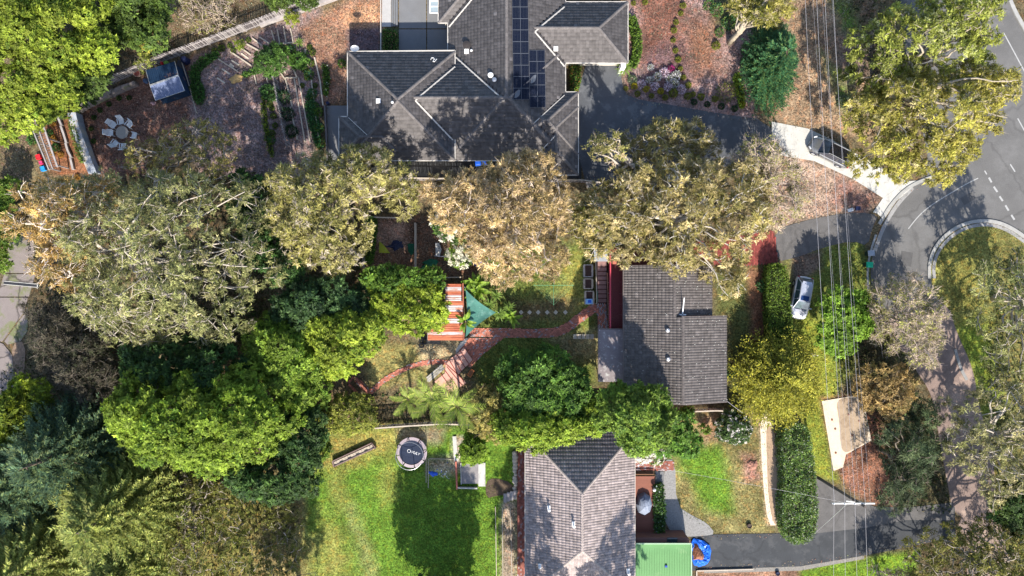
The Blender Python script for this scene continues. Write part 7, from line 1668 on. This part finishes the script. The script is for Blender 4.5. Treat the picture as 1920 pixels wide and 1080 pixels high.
# planter boxes beside the stairs, bins and tubs
for k, (x, y, w_, h_, lab) in enumerate(((1102, 508, 15, 22, 'uppermost wooden planter box left of the stairs'), (1102, 532, 15, 18, 'middle wooden planter box left of the stairs'), (1104, 558, 15, 24, 'lowest wooden planter box left of the stairs, holding a blue tub'))):
    rt = thing('planter_box', lab, 'planter', P(x, y, 0), 'planter boxes by the stairs'); a, c = w_ / S, h_ / S; 
    for sx, sy, u, v in ((0, -1, a, .1), (0, 1, a, .1), (-1, 0, .1, c), (1, 0, .1, c)): b = MB(); b.box((sx * a / 2, sy * c / 2, .3), (u + .08, v - .08 * abs(sx), .6)); b.build('side_board', M_OLDW if k else M_PAL, rt, local=True)
    b = MB(); b.box((0, 0, .25), (a - .06, c - .06, .44)); b.build('soil', mat('dark_soil', (.06, .035, .03), .95, .4), rt, local=True)
rt = thing('storage_tub', 'light blue plastic tub in the lowest planter box by the stairs', 'tub', P(1104, 565, .48)); b = MB(); b.box((0, 0, .15), (.7, .5, .3), taper=1.08); b.build('tub_body', mat('light_blue', (.22, .42, .68), .4, .2), rt, local=True); b = MB(); b.box((.05, 0, .31), (.35, .3, .04)); b.build('tub_contents', M_BLUE, rt, local=True)
lump('bucket', 'small deep blue bucket above the planter boxes', 'bucket', 1103, 477, .2, .2, .35, mat('deep_blue', (.01, .03, .35), .4, .1), folds=.03)
posts_rail('garden_barrier', 'pale pipe rail between the planter boxes and the stairs', 'rail', [(1114, 472), (1116, 520), (1117, 569)], .9, M_TIMB, .05)
# rotary clothesline
cl = thing('clothesline', 'green rotary clothesline standing on the shaded lawn', 'clothesline', P(1036, 535, 0)); M_CLG = mat('pale_green_paint', (.12, .30, .16), .5, .1)
b = MB(); b.tube([(0, 0, 0), (0, 0, 1.75)], .035); b.build('post', M_CLG, cl, local=True)
for k in range(4): a = k * math.pi / 2; b = MB(); b.tube([(0, 0, 1.6), (2.1 * math.cos(a), 2.1 * math.sin(a), 1.9)], .022); b.build('arm', M_CLG, cl, local=True)
for q in range(6):
    r_ = 2.05 - q * .27; z_ = 1.6 + .3 * r_ / 2.1; b = MB(); b.tube([(r_ * math.cos(k * math.pi / 2), r_ * math.sin(k * math.pi / 2), z_) for k in range(5)], .009, 4); b.build('line', M_CLG, cl, local=True)
# ------------------------------------------------------------------ wheelie bins
def bin_(label, px, py, colr, rz, lidm):
    rt = thing('wheelie_bin', label, 'bin', P(px, py, 0), None, rz); bm_ = mat('bin_dark_green', (.015, .035, .03), .5, .1)
    b = MB(); b.box((0, 0, .5), (.42, .5, .9), taper=1.25); b.build('body', bm_, rt, local=True, bevel=.02)
    b = MB(); b.box((0, .01, .98), (.6, .72, .06)); b.box((0, .03, 1.02), (.5, .56, .05), taper=.85); b.build('lid', lidm, rt, local=True, bevel=.02)
    b = MB(); b.tube([(-.25, -.38, .95), (.25, -.38, .95)], .025); b.build('handle', bm_, rt, local=True)
    for s_ in (-1, 1): b = MB(); b.tube([(s_ * .2, -.27, .12), (s_ * .26, -.27, .12)], .12, 10); b.build('wheel', MATS['rubber'], rt, local=True)
    return rt
bin_('grey-lidded wheelie bin on the kerb beside the court road', 1625, 475.5, 0, math.pi / 2 + .1, mat('lid_grey', (.30, .33, .38), .45, .08))
bin_('bright green-lidded wheelie bin on the kerb beside the court road', 1622, 497, 0, math.pi / 2 - .05, mat('lid_green', (.01, .42, .22), .45, .08))
for q, m_, lab in (((897, 308), M_BLUE, 'blue-lidded bin behind the uppermost house, left one'), ((909, 307), M_BLUE, 'blue-lidded bin behind the uppermost house, nearest the green one'), ((919, 306), mat('teal', (.02, .22, .12), .5, .1), 'green-lidded bin behind the uppermost house')):
    bin_(lab, *q, 0, .1, m_)
# letterbox, white marker post
lb = thing('letterbox', 'black letterbox on a white post by the middle driveway', 'letterbox', P(1597, 393, 0))
b = MB(); b.box((0, 0, .5), (.1, .1, 1.0)); b.build('post', M_WHITE, lb, local=True); b = MB(); b.box((.05, 0, 1.15), (.5, .42, .32)); b.build('box', M_NAVY, lb, local=True, bevel=.02)
b = MB(); b.box((-.15, -.05, .04), (.6, .35, .08), .3); b.build('base', M_WHITE, lb, local=True); b = MB(); b.box((0, -.05, .9), (.2, .2, .14)); b.build('number_plate', mat('red_brown', (.35, .1, .08), .6, .1), lb, local=True)
mp = thing('marker_post', 'short white marker post on the grass strip by the power lines', 'post', P(1525, 665, 0))
b = MB(); b.box((0, 0, .5), (.14, .05, 1.0)); b.build('post', M_WHITE, mp, local=True); b = MB(); b.box((0, 0, .03), (.45, .32, .06)); b.build('base', M_CONC, mp, local=True); b = MB(); b.box((0, -.001, .85), (.142, .054, .1)); b.build('red_band', mat('red_brown', (.35, .1, .08), .6, .1), mp, local=True)
for q, k in (((1560, 787), 0), ((1566, 804), 1), ((1591, 777), 2), ((1611, 789), 3), ((1598, 816), 4), ((1567, 849), 5)):
    b = MB(); b.lathe(P(*q, .06), [(.13, 0), (.12, .03), (.05, .05)], 8); o = b.build('pit_cap', mat('rusty_cap', (.2, .09, .06), .8, .3)); setp(o, 'small dark round cap in the pale slab under the wires, %s' % ('upper on the bright side', 'middle of the bright side', 'topmost', 'rightmost', 'central', 'lowest')[k], 'cap', 'caps in the concrete slab')
# ------------------------------------------------------------------ power pole and lines
pp = thing('power_pole', 'tall timber power pole with pale crossarms beside the lower driveway', 'power pole', P(1523, 889, 0))
M_POLE = mat('pole_timber', (.10, .085, .075), .85, .3, 3, 12); ZP = 10.6
lx, ly = pp.location.x, pp.location.y
b = MB(); b.tube([(0, 0, 0), (0, 0, 11.0)], [.17, .12], 10); b.build('post', M_POLE, pp, local=True)
wires_pole = [(1564, 935), (1584, 936), (1603, 937), (1622, 938)]
zc = 10.4; A = P(1560, 938, zc); B = P(1640, 938, zc)
b = MB(); b.bar((A[0] - lx, .15, zc), (B[0] - lx, .15, zc), .12, .14); b.build('crossarm', mat('pale_crossarm', (.6, .58, .55), .7, .1), pp, local=True)
b = MB(); b.bar((-.9, .0, 9.2), (.9, -.25, 9.2), .1, .12); b.build('lower_crossarm', MATS['pale_crossarm'], pp, local=True)
for q in wires_pole: p = P(*q, zc + .15); b = MB(); b.lathe((p[0] - lx, .15, zc + .06), [(.03, 0), (.07, .04), (.05, .08), (.07, .12), (.03, .18)], 8); b.build('insulator', M_WHITE, pp, local=True)
b = MB(); b.tube([(0, 0, 8.6), P(1530, 998, .0)[0:2] and (P(1530, 998, 0)[0] - lx, P(1530, 998, 0)[1] - ly, 0)], .02, 5); b.build('stay_wire', M_ALU, pp, local=True)
M_WIRE = mat('wire_aluminium', (.42, .40, .41), .5, .05, metal=.2)
def wire(label, a, za, b_, zb, sag=.25, r=.028, group='overhead power lines'):
    A = Vector(P(*a, za)); B = Vector(P(*b_, zb)); pts = []
    for k in range(17):
        t = k / 16; p = A.lerp(B, t); p.z -= sag * 4 * t * (1 - t); pts.append(p)
    b = MB(); b.tube(pts, r, 5); o = b.build('power_line', M_WIRE); setp(o, label, 'power line', group)
top = [(1503, -140), (1525, -140), (1540, -140), (1555, -140)]; nm = ('leftmost', 'second from left', 'third from left', 'rightmost')
bot = [(1564, 1240), (1588, 1240), (1613, 1240), (1634, 1240)]
for k in range(4):
    wire('%s of the four overhead wires running up from the pole' % nm[k], wires_pole[k], zc + .25, top[k], zc + .25, .3, .012)
    wire('%s of the four overhead wires running down from the pole' % nm[k], wires_pole[k], zc + .25, bot[k], zc + .25, .1, .012)
for k, (a, c) in enumerate((((1596, 940), (1515, -140)), ((1612, 940), (1533, -140)), ((1632, 942), (1551, -140)))):
    wire('%s of the thinner lower cables between the main wires' % ('left', 'middle', 'right')[k], a, 9.3, c, 9.3, .3, .006, 'thin lower cables')
wire('service wire from the lower house gutter across its lawn to the pole', (1192, 871), 3.3, (1622, 950), 10.0, .5, .009, 'house service wires')
b = MB(); b.lathe(P(1197, 872, 3.3), [(.06, 0), (.1, .05), (.06, .12)], 8); o = b.build('wire_bracket', M_WHITE); setp(o, 'white wire bracket above the lower house gutter', 'bracket')
wire('service wire from the middle house corner to the fence line', (1363, 752), 4.4, (1392, 774), 3.0, .1, .015, 'house service wires')
# ------------------------------------------------------------------ cars
def car(label, px, py, rz, body, roof, L=4.6, Wd=1.84, Ht=1.65, sunroof=(.02, .05, .16), glassc=(.05, .08, .09), rails=True):
    rt = thing('parked_car', label, 'car', P(px, py, 0), 'parked cars', rz)
    # forward = +x ; stations: x, half width low, z sill, z belt, half width belt
    st = [(-2.28, .62, .42, .80, .60), (-2.22, .80, .34, .92, .78), (-1.9, .90, .28, 1.0, .86), (-1.3, .92, .26, 1.02, .88), (-.4, .92, .25, 1.0, .88), (.5, .92, .25, .98, .88), (1.1, .92, .27, .96, .86), (1.6, .91, .30, .90, .83), (1.98, .86, .34, .82, .78), (2.2, .72, .40, .72, .66), (2.29, .52, .46, .62, .48)]
    k_ = L / 4.6; kw = Wd / 1.84
    V = []; F = []
    for x, w0, z0, z1, w1 in st:
        V += [(x * k_, -w0 * kw * .94, z0), (x * k_, -w0 * kw, (z0 + z1) / 2), (x * k_, -w1 * kw, z1), (x * k_, -w1 * kw * .55, z1 + .045), (x * k_, 0, z1 + .065), (x * k_, w1 * kw * .55, z1 + .045), (x * k_, w1 * kw, z1), (x * k_, w0 * kw, (z0 + z1) / 2), (x * k_, w0 * kw * .94, z0)]
    n = 9
    for s_ in range(len(st) - 1):
        for q in range(n - 1): a = s_ * n + q; F.append((a, a + n, a + n + 1, a + 1))
        F.append((s_ * n + 8, (s_ + 1) * n + 8, (s_ + 1) * n, s_ * n))
    F.append(tuple(range(n))); F.append(tuple((len(st) - 1) * n + q for q in range(n))[::-1])
    me = bpy.data.meshes.new('body'); me.from_pydata(V, [], F); me.materials.append(body); me.polygons.foreach_set('use_smooth', [True] * len(me.polygons))
    bm = bmesh.new(); bm.from_mesh(me); bmesh.ops.recalc_face_normals(bm, faces=bm.faces); bm.to_mesh(me); bm.free()
    link_mesh('body', me, rt)
    # greenhouse: windscreen, roof, side glass, rear glass
    zb = 1.02; zr = Ht; wb = .82 * kw; wr = .62 * kw
    xs = dict(wf=1.22 * k_, wt=.45 * k_, rt=-1.55 * k_, rb=-2.12 * k_)
    G = mat('car_glass_' + body.name, glassc, .08, .1, spec=.8, coat=1.0)
    def quad(name, pts, m, th=0.0, s_=1):
        b = MB(); b.face(pts); o = b.build(name, m, rt, local=True); return o
    wt2 = (wb + wr) / 2
    b = MB(); b.face([(xs['wf'], -wb + .05, zb - .03), (xs['wf'], wb - .05, zb - .03), (xs['wt'], wr, zr - .03), (xs['wt'], -wr, zr - .03)]); b.build('windscreen', G, rt, local=True)
    b = MB(); b.face([(xs['rb'], wb - .1, zb - .02), (xs['rb'], -wb + .1, zb - .02), (xs['rt'], -wr, zr - .05), (xs['rt'], wr, zr - .05)]); b.build('rear_window', G, rt, local=True)
    for sy in (-1, 1):
        segs = [(xs['wf'], .02), (.35 * k_, .5)]
        xb = [xs['wf'], .25 * k_, -.72 * k_, xs['rb'] + .05]; xt = [xs['wt'], .15 * k_, -.72 * k_, xs['rt']]
        for q in range(3):
            f = [(xb[q], sy * (wb - .0), zb - .02), (xb[q + 1] + .04, sy * wb, zb - .02), (xt[q + 1] + .04, sy * wr, zr - .05), (xt[q], sy * wr, zr - .05)]
            b = MB(); b.face(f if sy < 0 else f[::-1]); b.build('side_window', G, rt, local=True)
            b = MB(); b.bar((xb[q + 1], sy * (wb + .01), zb), (xt[q + 1], sy * (wr + .01), zr - .04), .05, .03); b.build('pillar', body, rt, local=True)
        b = MB(); b.bar((xs['wf'], sy * (wb - .02), zb), (xs['wt'], sy * (wr + .01), zr - .02), .07, .05); b.build('pillar', body, rt, local=True)
        if rails: b = MB(); b.tube([(xs['wt'] - .05, sy * (wr - .04), zr + .0), (xs['wt'] - .2, sy * (wr - .04), zr + .07), (xs['rt'] + .2, sy * (wr - .04), zr + .07), (xs['rt'] + .05, sy * (wr - .04), zr)], .028); b.build('roof_rail', M_ALU, rt, local=True)
        b = MB(); b.box((1.02 * k_, sy * (.92 * kw + .1), 1.02), (.14, .24, .16)); b.build('mirror', body, rt, local=True, bevel=.02)
        b = MB(); b.bar((1.98 * k_, sy * .72 * kw, .80), (2.2 * k_, sy * .52 * kw, .70), .16, .1); b.build('headlight', mat('lamp_glass', (.7, .72, .75), .2, .05), rt, local=True)
        b = MB(); b.box((-2.2 * k_, sy * .72 * kw, .88), (.1, .2, .22)); b.build('tail_light', mat('tail_red', (.35, .01, .01), .3, .05), rt, local=True)
        for x in (1.42 * k_, -1.4 * k_):
            b = MB(); b.tube([(x, sy * .70 * kw, .34), (x, sy * .925 * kw, .34)], .34, 18); w = b.build('wheel', MATS['rubber'], rt, local=True)
            b = MB(); b.tube([(x, sy * .90 * kw, .34), (x, sy * .935 * kw, .34)], .2, 12); link_mesh('rim', b.mesh('rim', M_ALU), w)
            b = MB(); arc = [(x + .40 * math.cos(t), sy * .925 * kw, .34 + .40 * math.sin(t)) for t in [math.pi * k / 8 for k in range(9)]]; b.tube(arc, .035, 5); b.build('wheel_arch', M_NAVY, rt, local=True)
    b = MB(); m_ = 7
    for i in range(m_):
        for j in range(6):
            def rp(u, v): x = xs['wt'] + (xs['rt'] - xs['wt']) * u; y = wr * (v * 2 - 1); return (x, y, zr - .05 + .07 * math.sin(math.pi * min(max(v, 0), 1)) + .035 * math.sin(math.pi * u))
            b.face([rp(i / m_, j / 6), rp(i / m_, (j + 1) / 6), rp((i + 1) / m_, (j + 1) / 6), rp((i + 1) / m_, j / 6)][::-1])
    b.build('roof', roof, rt, local=True, smooth=True)
    if sunroof: b = MB(); b.box((.05 * k_, 0, zr + .045), (.5, .84, .02)); b.build('sunroof', mat('sunroof_' + body.name, sunroof, .1, .05, coat=1.0), rt, local=True, bevel=.008)
    b = MB(); b.bar((1.22 * k_, -.6, .99), (1.22 * k_, .6, .99), .1, .04); b.build('wiper_cowl', M_NAVY, rt, local=True)
    b = MB(); b.box((2.27 * k_, 0, .55), (.08, .9, .14)); b.build('grille', M_NAVY, rt, local=True)
    b = MB(); b.box((2.31 * k_, 0, .42), (.02, .38, .11)); b.build('number_plate', M_WHITE, rt, local=True)
    b = MB(); b.box((-2.3 * k_, 0, .75), (.02, .38, .11)); b.build('number_plate', M_WHITE, rt, local=True)
    for x in (1.28, ): 
        b = MB()
        for sy in (-1, 1): b.bar((1.2 * k_, sy * .45 * kw, 1.0), (2.02 * k_, sy * .42 * kw, .89), .02, .012)
        b.build('bonnet_crease', body, rt, local=True)
    b = MB(); b.bar((-1.62 * k_, -.5, zr + .0), (-1.62 * k_, .5, zr + .0), .22, .03); b.build('spoiler', body, rt, local=True)
    return rt
M_SILV = mat('silver_paint', (.45, .47, .55), .32, .06, 1, 4, metal=.35, coat=.8); M_GREYP = mat('grey_paint', (.16, .165, .17), .3, .06, 1, 4, metal=.5, coat=.8); M_BLKP = mat('black_paint', (.008, .008, .01), .12, .05, coat=1.0)
car('silver wagon with roof rails parked on the grass verge beside the clipped hedge', 1497, 558, math.radians(-100), M_SILV, M_SILV, L=4.55, Wd=1.85)
car('grey car with a black glass roof parked on the concrete crossover', 1552, 287, math.radians(153), M_GREYP, M_BLKP, L=4.75, Wd=1.88, sunroof=None, glassc=(.03, .04, .06), rails=True)
# ------------------------------------------------------------------ loose cover: grass tufts, litter, undergrowth
def scatter(name, label, cat, polys, dens, cols, L, W, flat=False, seed=5, h=0.0, clump=0.0):
    RS.seed(seed); cs = []
    for poly in polys:
        Wp = [P2(*p) for p in poly]; xs = [p[0] for p in Wp]; ys = [p[1] for p in Wp]; n = int((max(xs) - min(xs)) * (max(ys) - min(ys)) * dens)
        X = RS.uniform(min(xs), max(xs), n); Y = RS.uniform(min(ys), max(ys), n); k = in_poly(X, Y, Wp) & (RS.rand(n) < .35 + 1.3 * (vnoise(X, Y, 1.1) if clump else .5)); cs.append(np.stack([X[k], Y[k], np.full(k.sum(), .012)], 1))
    c = np.concatenate(cs); N = len(c)
    if flat: d = rdir(N); d[:, 2] = np.abs(d[:, 2]) * .25; nr = unit(np.array([0, 0, 1.]) + rdir(N) * .35); c[:, 2] += RS.rand(N) * .05
    else: d = unit(rdir(N) * .75 + np.array([0, 0, .8])); nr = rdir(N)
    q = vnoise(c[:, 0], c[:, 1], .45)[:, None]; T = pal(N, cols, [1] * len(cols), .3) * (.7 + .6 * q) * (np.array([1., 1, 1]) + (vnoise(c[:, 0] + 30, c[:, 1], .8)[:, None] - .5) * np.array([.7, .05, .3]))
    lv = Leaves(); lv.add(c, d, nr, RS.uniform(.6, 1.3, N) * L, RS.uniform(.6, 1.3, N) * W * 1.2, T)
    o = link_mesh(name, lv.mesh(name, (0, 0, 0))); o['kind'] = 'stuff'; setp(o, label, cat); return o
lawnp = [[(590, 830), (800, 830), (965, 930), (965, 1085), (560, 1085), (560, 1000), (600, 900)], [(805, 905), (930, 910), (930, 1085), (740, 1085), (740, 880)], [(1268, 835), (1440, 780), (1450, 995), (1345, 1000), (1270, 960)], [(900, 640), (1115, 640), (1115, 720), (900, 720)], [(880, 690), (940, 640), (940, 740), (890, 740)],
         [(930, 520), (1095, 480), (1095, 580), (1060, 600), (980, 612)], [(1545, 465), (1615, 455), (1630, 560), (1560, 740), (1490, 740), (1500, 600)], [(1505, 740), (1550, 740), (1565, 890), (1530, 888)], [(1760, 470), (1850, 425), (1920, 430), (1920, 1000), (1875, 960), (1840, 760), (1800, 620)], [(1500, 1068), (1720, 1035), (1720, 1085), (1500, 1085)]]
scatter('grass', 'short green grass of the lawns and verges', 'grass', lawnp, 30, [(.10, .17, .02), (.14, .21, .03), (.19, .20, .06), (.08, .13, .02)], .13, .05, clump=1)
lit = [[(1490, 0), (1640, 0), (1640, 240), (1490, 240)], [(1450, 300), (1640, 375), (1600, 398), (1460, 420)], [(560, 40), (650, 0), (714, 0), (714, 50), (652, 70), (652, 195), (610, 195)], [(1190, 0), (1405, 0), (1410, 215), (1200, 175)], [(370, 110), (480, 70), (600, 40), (600, 300), (380, 330)], [(150, 200), (250, 165), (350, 215), (300, 320), (180, 310)], [(1545, 880), (1640, 840), (1680, 950), (1620, 940)], [(690, 410), (900, 410), (900, 510), (690, 510)], [(250, 40), (480, -20), (480, 30), (280, 100)], [(0, 230), (55, 230), (60, 420), (10, 430)]]
scatter('leaf_litter', 'brown fallen leaves and bark chips scattered on beds and verges', 'leaf litter', lit, 34, [(.26, .18, .12), (.17, .10, .075), (.09, .06, .05), (.36, .29, .22), (.2, .13, .11)], .12, .07, flat=True, seed=8, clump=1)
edge = [ribbon(smooth_poly(q, 2, False), w_) for q, w_ in (([(1760, 332), (1708, 352), (1676, 384), (1650, 425), (1634, 480), (1634, 540)], 12), ([(1748, 522), (1748, 495), (1759, 466), (1784, 440), (1816, 422), (1855, 419), (1892, 430), (1925, 455)], 9), ([(1090, 345), (1200, 345), (1300, 325), (1445, 285)], 30), ([(1168, 165), (1185, 190), (1250, 200), (1330, 214), (1445, 232)], 8), ([(1300, 1066), (1500, 1058), (1620, 1038), (1790, 1002)], 10), ([(1455, 488), (1500, 476), (1545, 460), (1600, 450)], 10), ([(1300, 1008), (1450, 1005), (1530, 1000)], 8), ([(610, 200), (612, 260), (616, 320)], 10), ([(5, 650), (30, 560), (60, 470)], 20))]
scatter('leaf_litter', 'sparse dead leaves collected along kerbs and driveway edges', 'leaf litter', edge, 9, [(.26, .18, .12), (.17, .10, .075), (.3, .25, .15)], .13, .08, flat=True, seed=21)
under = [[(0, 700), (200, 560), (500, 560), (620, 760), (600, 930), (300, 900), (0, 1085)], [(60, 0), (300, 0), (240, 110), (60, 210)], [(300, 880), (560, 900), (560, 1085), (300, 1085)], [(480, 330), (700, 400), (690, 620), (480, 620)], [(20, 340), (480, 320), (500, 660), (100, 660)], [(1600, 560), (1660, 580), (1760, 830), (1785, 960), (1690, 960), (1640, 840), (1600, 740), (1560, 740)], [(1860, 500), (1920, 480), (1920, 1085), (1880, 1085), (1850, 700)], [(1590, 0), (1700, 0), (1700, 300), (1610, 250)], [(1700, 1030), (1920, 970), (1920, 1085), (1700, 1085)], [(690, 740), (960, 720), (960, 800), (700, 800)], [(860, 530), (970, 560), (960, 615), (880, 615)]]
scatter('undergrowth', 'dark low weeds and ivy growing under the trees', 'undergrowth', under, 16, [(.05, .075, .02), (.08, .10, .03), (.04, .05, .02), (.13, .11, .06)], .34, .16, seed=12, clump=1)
